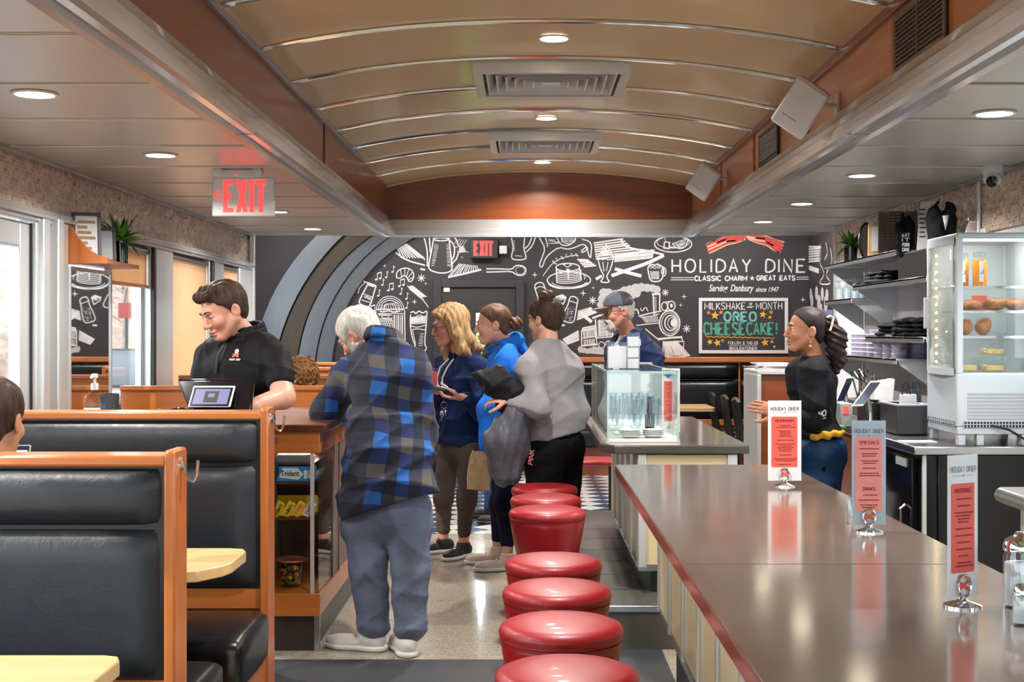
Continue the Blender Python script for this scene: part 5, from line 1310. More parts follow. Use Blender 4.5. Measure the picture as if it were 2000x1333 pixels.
# ================================================================ props
def one(name, label, cat, mb, mt, group=None, **k):
    return tag(mb.obj(name, mt, **k), label, cat, group)
def rosette(mb, c, n, L, droop, seed, w=.022):
    r = np.random.default_rng(seed)
    for k in range(n):
        a = 2 * math.pi * k / n * 2.4 + r.uniform(-.3, .3); up = r.uniform(.55, 1.0) if k < n * .65 else r.uniform(.1, .4); ll = L * r.uniform(.75, 1.1)
        d = V(math.cos(a), math.sin(a), 0); s = V(-math.sin(a), math.cos(a), 0); rows = []
        for t in np.linspace(0, 1, 8):
            p = V(c) + d * ll * (t * (1 - up * .55)) + V(0, 0, 1) * ll * (t * up * 1.0 - droop * (1.25 - up) * t * t)
            ww = w * math.sin(math.pi * min(1, .18 + t * .82)) ** .7 * (1.15 - t * .6)
            rows += [p - s * ww + V(0, 0, ww * .5), p, p + s * ww + V(0, 0, ww * .5)]
        fs = [(3 * i + j, 3 * i + j + 1, 3 * i + j + 4, 3 * i + j + 3) for i in range(7) for j in range(2)]
        mb.add(rows, fs)
    return mb
def plant(label, x, y, z, seed, L=.2, pr=.05, ph=.13):
    t = thing('potted_plant', label, 'plant', (x, y, z))
    MB().lathe([(0, 0), (pr * .9, 0), (pr, ph), (pr * .88, ph), (pr * .85, ph - .015), (0, ph - .015)], (x, y, z)).obj('pot', 'black_gloss', t)
    MB().lathe([(0, 0), (pr * .84, 0), (pr * .84, .006), (0, .006)], (x, y, z + ph - .016)).obj('soil', 'soil', t)
    rosette(MB(), (x, y, z + ph - .01), 22, L, .25, seed).obj('leaves', 'leaf_green', t, solid=.0015, smooth=60)
    rosette(MB(), (x, y, z + ph - .01), 9, L * 1.05, .75, seed + 1, .014).obj('hanging_leaves', 'leaf_dark', t, solid=.0015, smooth=60)
# --- corner shelf above the mirror
zs = 1.862
t = thing('corner_shelf', 'curved wooden corner shelf above the mirror', 'shelf', (XL, 6.85, zs))
MB().box(XL + .002, -2.2, 6.882, 7.42, zs - .022, zs).obj('board', 'rail_wood', t, bev=.003)
MB().prism([(XL + .002, zs - .02), (-2.2, zs - .02)] + [(-2.2 - .215 * q, zs + .015 + .2 * q ** 2) for q in np.linspace(0, 1, 11)] + [(XL + .002, zs + .22)], 'y', 6.86, 6.88).obj('end_bracket', 'wood_z', t, bev=.002)
MB().box(XL + .002, XL + .012, 6.882, 7.42, zs, zs + .15).obj('back_board', 'dark_wood', t)
def pframe(label, c, w, h, ang, rz, fm, art, group='picture frames on the corner shelf'):
    t = thing('picture_frame', label, 'frame', c, group)
    R = Matrix.Rotation(rz, 3, 'Z') @ Matrix.Rotation(-ang, 3, 'X'); Mx = Matrix.Translation(c) @ R.to_4x4()
    MB().ring(-w / 2, w / 2, 0, h, 0, .02, .018, Mx).obj('frame', fm, t, bev=.002)
    MB().box(-w / 2 + .01, w / 2 - .01, .008, .014, .01, h - .01, Mx).obj('picture', art, t, smooth=0)
    b = MB()
    for k in range(7): b.box(-w / 2 + .03, w / 2 - .03 - .02 * (k % 3), .0065, .0078, .03 + (h - .06) * k / 7, .03 + (h - .06) * (k + .55) / 7, Mx)
    b.obj('print', 'cardboard' if art == 'paper' else 'grey_plastic', t, smooth=0)
pframe('ornate gold and white picture frame leaning at the curved end of the shelf', (-2.33, 6.93, zs + .001), .15, .26, .12, .5, 'dark_grey', 'paper')
pframe('small dark picture frame leaning beside the shelf plant', (-2.3, 7.12, zs + .001), .13, .2, .22, .45, 'dark_grey', 'grey_plastic')
plant('spiky green plant in a black pot on the corner shelf by the window', -2.27, 7.3, zs, 5, .19, .045, .13)
# --- things on the register counter
zc_ = 1.0555
def register():
    t = thing('cash_register', 'black touchscreen register with a small customer screen', 'register', (PX(420, 5.15), 5.15, zc_))
    cx = PX(420, 5.15)
    MB().lathe([(0, 0), (.1, 0), (.1, .012), (.04, .02), (.03, .04), (.03, .09), (0, .09)], (cx + .01, 5.2, zc_)).obj('stand', 'black_gloss', t)
    z0, z1 = PZ(806, 5.15), PZ(742, 5.2)
    w0, w1 = (PX(372, 5.15), PX(492, 5.15)), (PX(344, 5.2), PX(496, 5.2))
    y0, y1 = 5.13, 5.21
    MB().loft([[(w0[0], y0, z0), (w0[1], y0, z0), (w1[1], y1, z1), (w1[0], y1, z1)], [(w0[0], y0 + .035, z0), (w0[1], y0 + .035, z0), (w1[1], y1 + .02, z1 + .004), (w1[0], y1 + .02, z1 + .004)]]).obj('monitor', 'black_gloss', t, bev=.008, seg=3)
    q0, q1 = (PX(366, 5.1), PX(449, 5.1)), (PX(374, 5.13), PX(456, 5.13)); a0, a1 = PZ(796, 5.1), PZ(755, 5.13)
    s = MB().loft([[(q0[0], 5.1, a0), (q0[1], 5.1, a0), (q1[1], 5.16, a1), (q1[0], 5.16, a1)], [(q0[0], 5.115, a0), (q0[1], 5.115, a0), (q1[1], 5.175, a1), (q1[0], 5.175, a1)]]).obj('customer_screen', 'white_plastic', t, bev=.004)
    def quad(f, e, k):
        def lp(u, v):
            x = (q0[0] + (q1[0] - q0[0]) * v) + ((q0[1] - q0[0])) * u
            return (x, 5.1 + .06 * v - e, a0 + (a1 - a0) * v - e * .4)
        return MB().add([lp(f[0], f[2]), lp(f[1], f[2]), lp(f[1], f[3]), lp(f[0], f[3])], [(0, 1, 2, 3)])
    quad((.04, .96, .06, .94), .002, 0).obj('bezel', 'black_gloss', s, smooth=0)
    quad((.09, .91, .16, .88), .0035, 0).obj('display', 'screen_blue', s, smooth=0)
    quad((.33, .66, .26, .78), .005, 0).obj('display_logo', 'ink', s, smooth=0)
    quad((.42, .57, .5, .68), .0062, 0).obj('display_emblem', 'screen_blue', s, smooth=0)
register()
t = thing('sanitizer_bottle', 'clear pump bottle of hand sanitizer with a white label', 'bottle', (PX(185, 5.12), 5.12, zc_))
cx = PX(185, 5.12)
R_ = lambda w, d, z: [(cx + w * math.copysign(abs(math.cos(a)) ** .5, math.cos(a)), 5.12 + d * math.copysign(abs(math.sin(a)) ** .6, math.sin(a)), z) for a in np.linspace(0, 2 * math.pi, 24, endpoint=False)]
MB().loft([R_(.036, .022, zc_ + .001), R_(.039, .025, zc_ + .01), R_(.039, .025, zc_ + .15), R_(.034, .021, zc_ + .175), R_(.016, .014, zc_ + .19), R_(.014, .013, zc_ + .2)]).obj('bottle', 'clear_plastic', t)
MB().loft([R_(.035, .021, zc_ + .005), R_(.036, .022, zc_ + .14)]).obj('gel', 'drinking_glass', t)
MB().lathe([(0, .2), (.015, .2), (.015, .225), (.006, .226), (.006, .245), (.013, .247), (.013, .262), (0, .264)], (cx, 5.12, zc_)).cyl((cx, 5.12, zc_ + .256), (cx - .0, 5.08, zc_ + .25), .006).obj('pump', 'white_plastic', t)
MB().box(cx - .033, cx + .03, 5.0915, 5.0945, zc_ + .02, zc_ + .13).obj('label_sticker', 'white_plastic', t)
MB().box(cx - .024, cx + .012, 5.0895, 5.091, zc_ + .1, zc_ + .122).obj('label_band', 'purple', t)
font_text('lettering', 'PURELL', (cx - .022, 5.0893, zc_ + .105), (1, 0, 0), (0, 0, 1), .032, .011, 'paper', t, off=.02)
MB().box(cx - .028, cx + .026, 5.0895, 5.091, zc_ + .022, zc_ + .06).obj('label_foot', 'menu_grey', t)
one('thermos_cup', 'dark grey cup standing behind the sanitizer bottle', 'cup', MB().lathe([(0, 0), (.034, 0), (.04, .18), (.036, .18), (.032, .006), (0, .006)], (PX(213, 5.24), 5.24, zc_)), 'dark_grey')
t = thing('toothpick_holder', 'small clear glass of wooden toothpicks beside the sanitizer', 'holder', (PX(212, 5.0), 5.0, zc_))
MB().lathe([(0, 0), (.018, 0), (.023, .065), (.021, .065), (.017, .005), (0, .005)], (PX(210, 5.01), 5.01, zc_)).obj('glass', 'drinking_glass', t)
b = MB()
for k in range(40):
    a, r = rng.uniform(0, 6.28), rng.uniform(0, .013); b.cyl((PX(210, 5.01) + r * math.cos(a), 5.01 + r * math.sin(a), zc_ + .006), (PX(210, 5.01) + 1.3 * r * math.cos(a + .3), 5.01 + 1.3 * r * math.sin(a + .3), zc_ + .07), .0011, n=5)
tag(b.obj('toothpicks', 'table_wood', t), kind='stuff')
one('pager_box', 'small dark box beside the sanitizer bottle', 'box', MB().box(PX(164, 5.03), PX(174, 5.03), 5.0, 5.05, zc_, zc_ + .045), 'dark_grey', bev=.003)
one('tape_dispenser', 'small black dispenser under the window post', 'dispenser', MB().box(PX(307, 5.1), PX(317, 5.1), 5.08, 5.11, zc_, PZ(799, 5.1)), 'dark_grey', bev=.003)
one('bill_holder', 'dark blue card holder behind the toothpick glass', 'holder', MB().prism([(PX(222, 5.25), zc_), (PX(240, 5.25), zc_), (PX(233, 5.25), PZ(790, 5.25)), (PX(224, 5.25), PZ(790, 5.25))], 'y', 5.24, 5.27), 'purple', bev=.003)
mm = Blob().el((PX(350, 5.14), 5.14, PZ(803, 5.14)), (.045, .03, .012)); mm.rc((PX(350, 5.14), 5.14, zc_ + .01), (PX(350, 5.14), 5.14, PZ(806, 5.14)), .02, .02, .01)
tag(mm.obj('card_reader', 'black_gloss', .004), 'black card reader on a stalk left of the register', 'card reader')
# --- wall speakers
def speaker(label, px, py, d, s=1.0):
    c = V(P(px, py, d)); t = thing('wall_speaker', label, 'speaker', tuple(c), 'white wall speakers')
    n = nrm((-.42, -.80, -.30)); up = nrm(V(.58, -.1, .8) - n * np.dot(n, V(.58, -.1, .8))); w = np.cross(up, n)
    Mx = Matrix(((w[0], n[0], up[0], c[0]), (w[1], n[1], up[1], c[1]), (w[2], n[2], up[2], c[2]), (0, 0, 0, 1)))
    hw, hh = .085 * s, .12 * s
    def rg(k, y): return [Mx @ Vector(q) for q in ((-hw * k, y, -hh * k), (hw * k, y, -hh * k), (hw * k, y, hh * k), (-hw * k, y, hh * k))]
    MB().loft([rg(.62, -.09 * s), rg(.95, -.0), rg(1, .05 * s)]).obj('cabinet', 'white_plastic', t, bev=.014 * s, seg=3)
    MB().loft([rg(.93, .0505 * s), rg(.90, .058 * s)]).obj('grille', 'white_paint', t, bev=.003)
    MB().loft([[Mx @ Vector(q) for q in ((-.05, .0585 * s, -.058), (.02, .0585 * s, -.058), (.02, .0585 * s, -.052), (-.05, .0585 * s, -.052))], [Mx @ Vector(q) for q in ((-.05, .0592 * s, -.058), (.02, .0592 * s, -.058), (.02, .0592 * s, -.052), (-.05, .0592 * s, -.052))]]).obj('nameplate', 'grey_plastic', t)
    xw = XC + HWID
    MB().tube([tuple(c - n * .08 * s), (xw - .03, c[1] + .09, c[2] + .02), (xw - .004, c[1] + .1, c[2] + .02)], .011).box(xw - .012, xw - .001, c[1] + .07, c[1] + .13, c[2] - .03, c[2] + .075).obj('wall_bracket', 'white_plastic', t)
    MB().tube([(xw - .008, c[1] + .1, c[2] - .03), (xw - .03, c[1] + .08, c[2] - .09), (xw - .006, c[1] + .06, 2.47)], .003).obj('cord', 'white_plastic', t)
speaker('white wall speaker hanging before the small louvred vent', 1567, 208, 5.75)
speaker('white wall speaker hanging beside the wooden arch', 1377, 352, 9.0, 1.0)
t = thing('security_camera', 'white dome security camera under the steel ceiling', 'camera', (2.44, 6.8, ZS))
MB().lathe([(0, 0), (.055, 0), (.058, -.02), (.05, -.045), (0, -.045)], (2.43, 6.8, ZS)).obj('mount', 'white_plastic', t)
MB().sphere((2.425, 6.79, ZS - .065), .047, 20, 14).obj('ball', 'white_plastic', t)
MB().lathe([(0, 0), (.03, 0), (.03, .012), (0, .018)], (2.41, 6.757, ZS - .085), axis=(-.25, -.8, -.45)).obj('lens', 'black_gloss', t)
# --- menu stands on the counters
def menu(label, px0, px1, py0, py1, d, rot, back, field, head, title, base=True, zb=.93, split=False, clip='chrome'):
    cx = (PX(px0, d) + PX(px1, d)) / 2; w = (PX(px1, d) - PX(px0, d)) / max(.5, math.cos(rot)); z0, z1 = zb + .02, PZ(py0, d)
    t = thing('menu_stand', label, 'menu', (cx, d, zb), 'menu stands')
    R = Matrix.Translation((cx, d, 0)) @ Matrix.Rotation(rot, 4, 'Z')
    MB().box(-w / 2, w / 2, -.001, .001, z0, z1, R).obj('card', back, t, smooth=0)
    u = V(R.to_3x3() @ Vector((1, 0, 0))); o = V(R @ Vector((-w / 2, -.001, z0))); h = z1 - z0
    fields = [(.17, .80)] if not split else [(.40, .84), (.13, .395)]
    p = Pen(o, u, (0, 0, 1), .0008)
    for f0, f1 in fields: p.fill([(w * .12, h * f0), (w * .86, h * f0), (w * .88, h * f0 + .006), (w * .88, h * f1 - .004), (w * .86, h * f1), (w * .12, h * f1), (w * .10, h * f1 - .004), (w * .10, h * f0 + .006)])
    p.obj('menu_panel', field, t)
    p = Pen(o, u, (0, 0, 1), .0012)
    p.text(head, w * .5, h * .88, h * .04, w * .012, width=w * .84, cx=True)
    p.line([(w * .12, h * .855), (w * .45, h * .855)], .0006).line([(w * .55, h * .855), (w * .88, h * .855)], .0006).star((w * .5, h * .855), .003)
    p.obj('heading', 'dark_grey', t)
    p = Pen(o, u, (0, 0, 1), .0014)
    r = np.random.default_rng(int(px0))
    for (f0, f1), tt in zip(fields, title):
        p.text(tt, w * .5, h * (f1 - .065), h * .03, w * .018, width=w * (.56 if len(tt) > 7 else .36), cx=True)
        n = int((f1 - f0) * 30); y = f1 - .11
        while y > f0 + .03:
            ww = r.uniform(.3, .6) * w; x = w * .5 - ww / 2
            while x < w * .5 + ww / 2: 
                q = r.uniform(.03, .07) * w; p.line([(x, h * y), (x + q, h * y)], h * .011); x += q + .012 * w
            y -= .022 if r.uniform() < .55 else .048
    p.obj('lettering', 'ink_red', t)
    # badge near the foot: a small round emblem over crossed strips
    p = Pen(o, u, (0, 0, 1), .0012); b = (w * .5, h * .075)
    p.disc((b[0] - .008, h * .14), .006, 12).disc((b[0] + .008, h * .14), .006, 12).obj('badge_yolks', 'star_yellow', t)
    p = Pen(o, u, (0, 0, 1), .0014)
    p.line([(b[0] - .014, b[1] - .008), (b[0] + .014, b[1] + .01)], .007).line([(b[0] - .014, b[1] + .01), (b[0] + .014, b[1] - .008)], .007).obj('badge_strips', 'menu_red', t)
    if base:
        MB().lathe([(0, 0), (.038, 0), (.038, .004), (.012, .012), (.006, .02), (0, .022)], (cx, d, zb)).obj('base', clip, t)
        q = MB()
        for s in (-1, 1): q.tube([V(R @ Vector((.017 * math.cos(a), .006 * s, zb + .042 + .022 * math.sin(a)))) for a in np.linspace(0, 2 * math.pi, 20)], .0022, 6, cap=False)
        q.obj('ring_clip', clip, t)
    return t
menu('white milkshake menu card in a chrome ring stand, beside the server', 1500, 1565, 783, 945, 4.67, .0, 'paper', 'menu_red', 'HOLIDAY DINER', ['MILKSHAKES'])
menu('grey drinks menu card with two pink panels in a chrome ring stand', 1664, 1730, 822, 1035, 3.6, .0, 'menu_grey', 'menu_pink', 'HOLIDAY DINER', ['SPECIALS', 'DRINKS'], split=True)
menu('white milkshake menu card turned sideways, beside the sugar shaker', 1845, 1915, 889, 1183, 2.62, .48, 'paper', 'menu_red', 'HOLIDAY DINER', ['MILKSHAKES'])
m4 = menu('white menu card with a blue corner standing by the glass case', 1293, 1328, 720, 850, 6.95, .0, 'paper', 'menu_red', 'HOLIDAY DINER', ['MILKSHAKES'], base=True)
w4 = PX(1328, 6.95) - PX(1293, 6.95)
Pen((PX(1293, 6.95), 6.947, PZ(720, 6.95)), (1, 0, 0), (0, 0, 1), .002).fill([(w4 * .12, -.032), (w4 * .9, -.032), (w4 * .9, -.09)][::-1]).obj('corner_panel', 'menu_blue', m4)
# shakers
t = thing('sugar_shaker', 'glass sugar pourer with a chrome lid at the counter edge', 'shaker', (PX(1990, 2.62), 2.62, .93)); c = (PX(1992, 2.62), 2.62, .93)
MB().lathe([(0, .001), (.03, .001), (.032, .006), (.032, .1), (.028, .11), (.028, .118), (.0, .118)], c).obj('jar', 'drinking_glass', t)
MB().lathe([(0, .004), (.029, .004), (.029, .088), (0, .09)], c).obj('sugar', 'sugar', t)
MB().lathe([(0, .112), (.032, .112), (.033, .122), (.028, .135), (.012, .143), (.008, .15), (0, .15)], c).obj('lid', 'chrome', t)
t = thing('salt_shaker', 'small glass salt shaker in front of the sugar pourer', 'shaker', (PX(1994, 2.46), 2.46, .93)); c = (PX(1996, 2.46), 2.46, .93)
MB().lathe([(0, .001), (.016, .001), (.019, .006), (.016, .05), (.014, .056), (0, .056)], c).obj('jar', 'drinking_glass', t)
MB().lathe([(0, .004), (.0155, .004), (.0145, .046), (0, .046)], c).obj('salt', 'sugar', t)
MB().lathe([(0, .056), (.0155, .056), (.016, .064), (.012, .074), (0, .078)], c).obj('cap', 'chrome', t)
one('cup_dispenser', 'clear glass shaker half hidden behind the grey drinks menu', 'shaker', MB().lathe([(0, 0), (.022, 0), (.022, .07), (.015, .085), (.0, .085)], (PX(1667, 3.75), 3.75, .93)), 'drinking_glass')
# --- glass pastry case on the further counter
def glass_case():
    x0, x1, y0, y1, z0, z1 = .405, .76, 6.52, 8.1, .93, 1.285
    t = thing('pastry_case', 'glass pastry case on the further counter full of glassware', 'display case', (x0, y0, z0))
    e = .006
    MB().box(x0, x1, y0, y1, z0, z0 + .016).obj('base', 'white_plastic', t, bev=.002)
    MB().box(x0, x1, y0, y0 + e, z0 + .016, z1 - .008).box(x0, x0 + e, y0 + e, y1, z0 + .016, z1 - .008).box(x1 - e, x1, y0 + e, y1, z0 + .016, z1 - .008).obj('walls', 'case_glass', t, smooth=0)
    MB().box(x0, x1, y0, y1, z1 - .008, z1).obj('lid', 'case_glass', t, smooth=0)
    MB().box(x0, x1, y0, y0 + .01, z1 - .01, z1 + .002).box(x0, x0 + .008, y0, y1, z1 - .01, z1 + .002).box(x0 - .002, x0 + .006, y0 - .002, y0 + .006, z0, z1).box(x1 - .006, x1 + .002, y0 - .002, y0 + .006, z0, z1).box(x1 - .008, x1, y0, y1, z1 - .01, z1 + .002).obj('polished_edges', 'case_edge', t)
    MB().box(x0, x1, y1 - .012, y1, z0 + .016, z1 - .01).obj('back_frame', 'steel_z', t)
    MB().box(x0 + .02, x1 - .02, y0 + .15, y1 - .1, z0 + .13, z0 + .136).obj('shelf', 'case_glass', t, smooth=0)
    r = np.random.default_rng(3); k = 0
    proto = None
    for i in range(3):
        for jx in range(3):
            x, y = x0 + .08 + .09 * jx, y0 + .25 + .34 * i
            t2 = thing('milkshake_glass', 'tall footed milkshake glass inside the glass pastry case', 'glass', (x, y, z0 + .017), 'milkshake glasses in the pastry case')
            hh = .19
            MB().lathe([(0, 0), (.03, 0), (.03, .004), (.008, .012), (.008, .03), (.02, .05), (.033, hh), (.031, hh), (.018, .052), (0, .045)], (x, y, z0 + .017), 20).obj('bowl', 'drinking_glass', t2)
    one('sauce_bottle', 'dark brown bottle standing inside the glass pastry case', 'bottle', MB().lathe([(0, 0), (.025, 0), (.026, .09), (.012, .14), (.011, .19), (0, .19)], (x0 + .25, y0 + .42, z0 + .017)), 'black_gloss')
    for i, (x, y, lab) in enumerate(((x0 + .12, y0 + .1, 'white saucer stack at the front of the glass pastry case'), (x0 + .24, y0 + .12, 'white bowl stack at the front of the glass pastry case'))):
        b = MB()
        for q in range(4): b.lathe([(0, .0), (.03, 0), (.055, .012), (.054, .015), (.028, .004), (0, .004)], (x, y, z0 + .017 + .009 * q), 24)
        tag(b.obj('saucer_stack', 'white_plastic'), lab, 'dishes')
    for i, (px, py0, py1, w, dp, lab) in enumerate(((1237, 650, 724, 26, 6.95, 'tall clear acrylic card holder on top of the pastry case'), (1206, 668, 725, 40, 6.98, 'wide clear acrylic card holder on top of the pastry case'))):
        cx = PX(px, dp); hw = w / 2 / F * dp; zt = PZ(py0, dp) 
        h = thing('card_holder', lab, 'holder', (cx, dp, z1 + .002), 'acrylic card holders')
        MB().box(cx - hw, cx + hw, dp, dp + .004, z1 + .002, zt).box(cx - hw, cx + hw, dp + .03, dp + .034, z1 + .002, zt - .02).box(cx - hw, cx - hw + .004, dp, dp + .034, z1 + .002, zt - .01).box(cx + hw - .004, cx + hw, dp, dp + .034, z1 + .002, zt - .01).obj('holder', 'clear_plastic', h, smooth=0)
        b = MB()
        n = 3 if i == 0 else 1
        for q in range(n):
            a, c = z1 + .004 + (zt - z1) * .9 * q / n, z1 + .002 + (zt - z1) * .9 * (q + .9) / n
            b.box(cx - hw + .006, cx + hw - .006, dp + .008 + .004 * q, dp + .026, a, c)
        b.obj('cards', 'paper', h, bev=.002)
    t3 = thing('leaflet', 'red white and blue folded leaflet behind the pastry case', 'leaflet', (PX(1258, 8.3), 8.3, .93))
    a, bx = PX(1240, 8.3), PX(1274, 8.3)
    MB().box(a, bx, 8.3, 8.304, .931, PZ(708, 8.3)).obj('card', 'paper', t3, smooth=0)
    p = Pen((a, 8.3, .93), (1, 0, 0), (0, 0, 1), .001); hh = PZ(708, 8.3) - .93; ww = bx - a
    p.fill([(ww * .1, hh * .15), (ww * .62, hh * .15), (ww * .62, hh * .82), (ww * .1, hh * .88)]).obj('red_panel', 'menu_red', t3)
    Pen((a, 8.3, .93), (1, 0, 0), (0, 0, 1), .001).fill([(ww * .65, hh * .55), (ww * .95, hh * .5), (ww * .95, hh * .82), (ww * .65, hh * .82)]).obj('blue_panel', 'menu_blue', t3)
mat('case_edge', '#9FC4BC', .15, 0, 0)
glass_case()
# --- refrigerated display on the back bar
def cold_case():
    x0, x1, y0, y1, z0, z1 = 2.085, 2.50, 6.32, 6.80, .93, 1.965
    t = thing('cold_display_case', 'white lit refrigerated display case with pastries and juice', 'fridge', (x0, y0, z0))
    f = .03
    MB().box(x0, x1, y0, y1, 1.02, 1.285).obj('lower_housing', 'fridge_white', t, bev=.012, seg=3)
    MB().box(x0, x1, y0, y1, 1.935, z1).obj('top_housing', 'fridge_white', t, bev=.008)
    for i, (a, b) in enumerate(((x0, y0), (x1 - f, y0), (x0, y1 - f), (x1 - f, y1 - f))):
        MB().box(a, a + f, b, b + f, 1.28, 1.94).obj('corner_post', 'fridge_white', t, bev=.004)
    MB().box(x0 + f, x1 - f, y0 + .004, y0 + .009, 1.285, 1.935).obj('front_glass', 'case_glass', t, smooth=0)
    bow = [(x0 - .022 * math.sin(math.pi * k / 10), y0 + f + (y1 - y0 - 2 * f) * k / 10) for k in range(11)]
    MB().loft([[(x, y, 1.29) for x, y in bow], [(x, y, 1.93) for x, y in bow]], cap=False, closed=False).obj('bowed_door_glass', 'case_glass', t, solid=.004)
    for z in (1.285, 1.925): MB().loft([[(x - .004, y, z - .014) for x, y in bow], [(x - .004, y, z + .02) for x, y in bow], [(x + .02, y, z + .02) for x, y in bow], [(x + .02, y, z - .014) for x, y in bow], [(x - .004, y, z - .014) for x, y in bow]], cap=False, closed=False).obj('door_rail', 'fridge_white', t)
    MB().box(x0 - .03, x0 - .01, y1 - .07, y1 - .04, 1.5, 1.66).obj('door_handle', 'fridge_white', t, bev=.004)
    b = MB()
    for k in range(8): b.box(x0 + .05, x1 - .02, y0 - .003, y0 + .004, 1.06 + .017 * k, 1.069 + .017 * k)
    b.obj('louver_grille', 'grey_plastic', t)
    MB().box(x0 + .03, x1 - .002, y0 - .002, y0 + .01, 1.022, 1.048).box(x0 - .002, x0 + .01, y0 + .03, y1 - .03, 1.022, 1.048).obj('vent_slot', 'black_plastic', t)
    b = MB()
    for k in range(26): b.box(x0 + .03 + .0155 * k, x0 + .034 + .0155 * k, y0 - .005, y0, 1.02, 1.05)
    for k in range(14): b.box(x0 - .005, x0, y0 + .03 + .03 * k, y0 + .036 + .03 * k, 1.02, 1.05)
    b.box(x0 + .03, x1, y0 - .005, y0, 1.033, 1.037).box(x0 - .005, x0, y0 + .03, y1 - .03, 1.033, 1.037).obj('vent_bars', 'fridge_white', t)
    MB().box(x0 + .005, x1 - .005, y0 + .005, y1 - .005, .985, 1.022).obj('base_tray', 'fridge_white', t, bev=.005)
    for a, b_ in ((x0 + .01, y0 + .01), (x0 + .1, y0 + .01), (x1 - .1, y0 + .01), (x1 - .05, y0 + .01), (x0 + .01, y1 - .06), (x1 - .05, y1 - .06)): MB().box(a, a + .035, b_, b_ + .045, z0 + .001, .987).obj('foot', 'fridge_white', t, bev=.004)
    MB().box(x0 + f, x1 - f, y1 - .02, y1 - .012, 1.285, 1.935).obj('back_panel', 'fridge_white', t, smooth=0)
    MB().box(x1 - .012, x1 - .004, y0 + f, y1 - f, 1.285, 1.935).obj('side_panel', 'fridge_white', t, smooth=0)
    for z in (1.705, 1.585, 1.462):
        MB().box(x0 + .012, x1 - .014, y0 + .02, y1 - .03, z - .006, z).obj('shelf', 'case_glass', t, smooth=0)
        MB().box(x0 + .012, x1 - .014, y0 + .016, y0 + .021, z - .01, z + .002).obj('shelf_edge', 'chrome', t, smooth=0)
    b = MB()
    for k in range(14): b.sphere((x0 + .035, y1 - .05, 1.33 + .042 * k), .007, 8, 6)
    b.obj('led_strip', 'warm_led', t)
    MB().box(x0 + .04, x1 - .04, y0 + .03, y0 + .045, 1.925, 1.934).obj('led_bar', 'fridge_led', t)
    lamp('case_light', 'AREA', ((x0 + x1) / 2, y0 + .1, 1.925), (.25, 0, 0), 2.0, (1, .96, .86), shape='RECTANGLE', size=.36, size_y=.04)
    MB().tube([(2.25, y0 - .006, 1.03), (2.33, y0 - .02, 1.01), (2.42, y0 - .02, .955), (2.5, y0 - .01, .945)], .006).obj('power_cord', 'black_plastic', t)
    # what is inside
    for i, (x, lab) in enumerate(((2.17, 'jar of orange juice at the corner of the cold case, its label turned sideways'), (2.24, 'jar of orange juice second along the top shelf of the cold case'))):
        j = thing('juice_jar', lab, 'jar', (x, y0 + .14, 1.706), 'orange juice jars')
        MB().lathe([(0, .001), (.034, .001), (.036, .008), (.036, .135), (.03, .15), (.03, .168), (0, .168)], (x, y0 + .13 + .06 * (1 - i), 1.706), 24).obj('jar', 'clear_plastic', j)
        MB().lathe([(0, .003), (.0335, .003), (.0335, .132), (.0, .132)], (x, y0 + .13 + .06 * (1 - i), 1.706), 24).obj('juice', 'juice', j)
        MB().lathe([(0, .15), (.032, .15), (.032, .172), (0, .172)], (x, y0 + .13 + .06 * (1 - i), 1.706), 24).obj('lid', 'clear_plastic', j)
        yy = y0 + .0935 + .06 * (1 - i)
        MB().box(x - .014, x + .006, yy - .002, yy + .002, 1.73, 1.83).obj('label_sticker', 'paper', j)
        Pen((x - .014, yy - .002, 1.73), (1, 0, 0), (0, 0, 1)).text('J', .004, .04, .02, .003, smooth=0).obj('lettering', 'ink', j)
    s = thing('price_card', 'small red price card on the second shelf of the cold case', 'card', (2.27, y0 + .3, 1.586))
    MB().box(2.225, 2.30, y0 + .2, y0 + .203, 1.5865, 1.665).obj('card', 'menu_red', s)
    Pen((2.225, y0 + .2, 1.5865), (1, 0, 0), (0, 0, 1)).text('DELI', .012, .03, .02, .003).obj('lettering', 'paper', s)
    def loaf(lab, c, r, seed):
        B = Blob().el(c, r, k=.02); q = np.random.default_rng(seed)
        for k in range(5): B.el(V(c) + V(q.uniform(-.7, .7) * r[0], q.uniform(-.6, .6) * r[1], r[2] * .45), V(r) * V(.35, .5, .6), k=.012)
        tt = thing('wrapped_pastry', lab, 'pastry', c, 'wrapped pastries')
        B.obj('pastry', 'bread', .005, tt)
        B2 = Blob().el(V(c) + V(0, 0, r[2] * .12), V(r) * 1.1, k=.01); B2.wob.append(lambda X, Y, Z: .004 * np.sin(X * 190 + Y * 120) * np.sin(Z * 170))
        B2.obj('wrapper', 'clear_plastic', .007, tt)
    loaf('wrapped pastry on the second shelf, in front of the red price card', (2.19, y0 + .13, 1.612), (.06, .05, .024), 1)
    loaf('wrapped turnover second along the second shelf of the cold case', (2.31, y0 + .13, 1.616), (.055, .05, .028), 2)
    loaf('wrapped turnover at the frame edge on the second shelf of the cold case', (2.42, y0 + .14, 1.616), (.05, .05, .028), 7)
    loaf('wrapped muffin at the corner of the third shelf of the cold case', (2.165, y0 + .12, 1.504), (.034, .035, .038), 3)
    loaf('wrapped muffin second along the third shelf of the cold case', (2.25, y0 + .12, 1.506), (.036, .035, .04), 4)
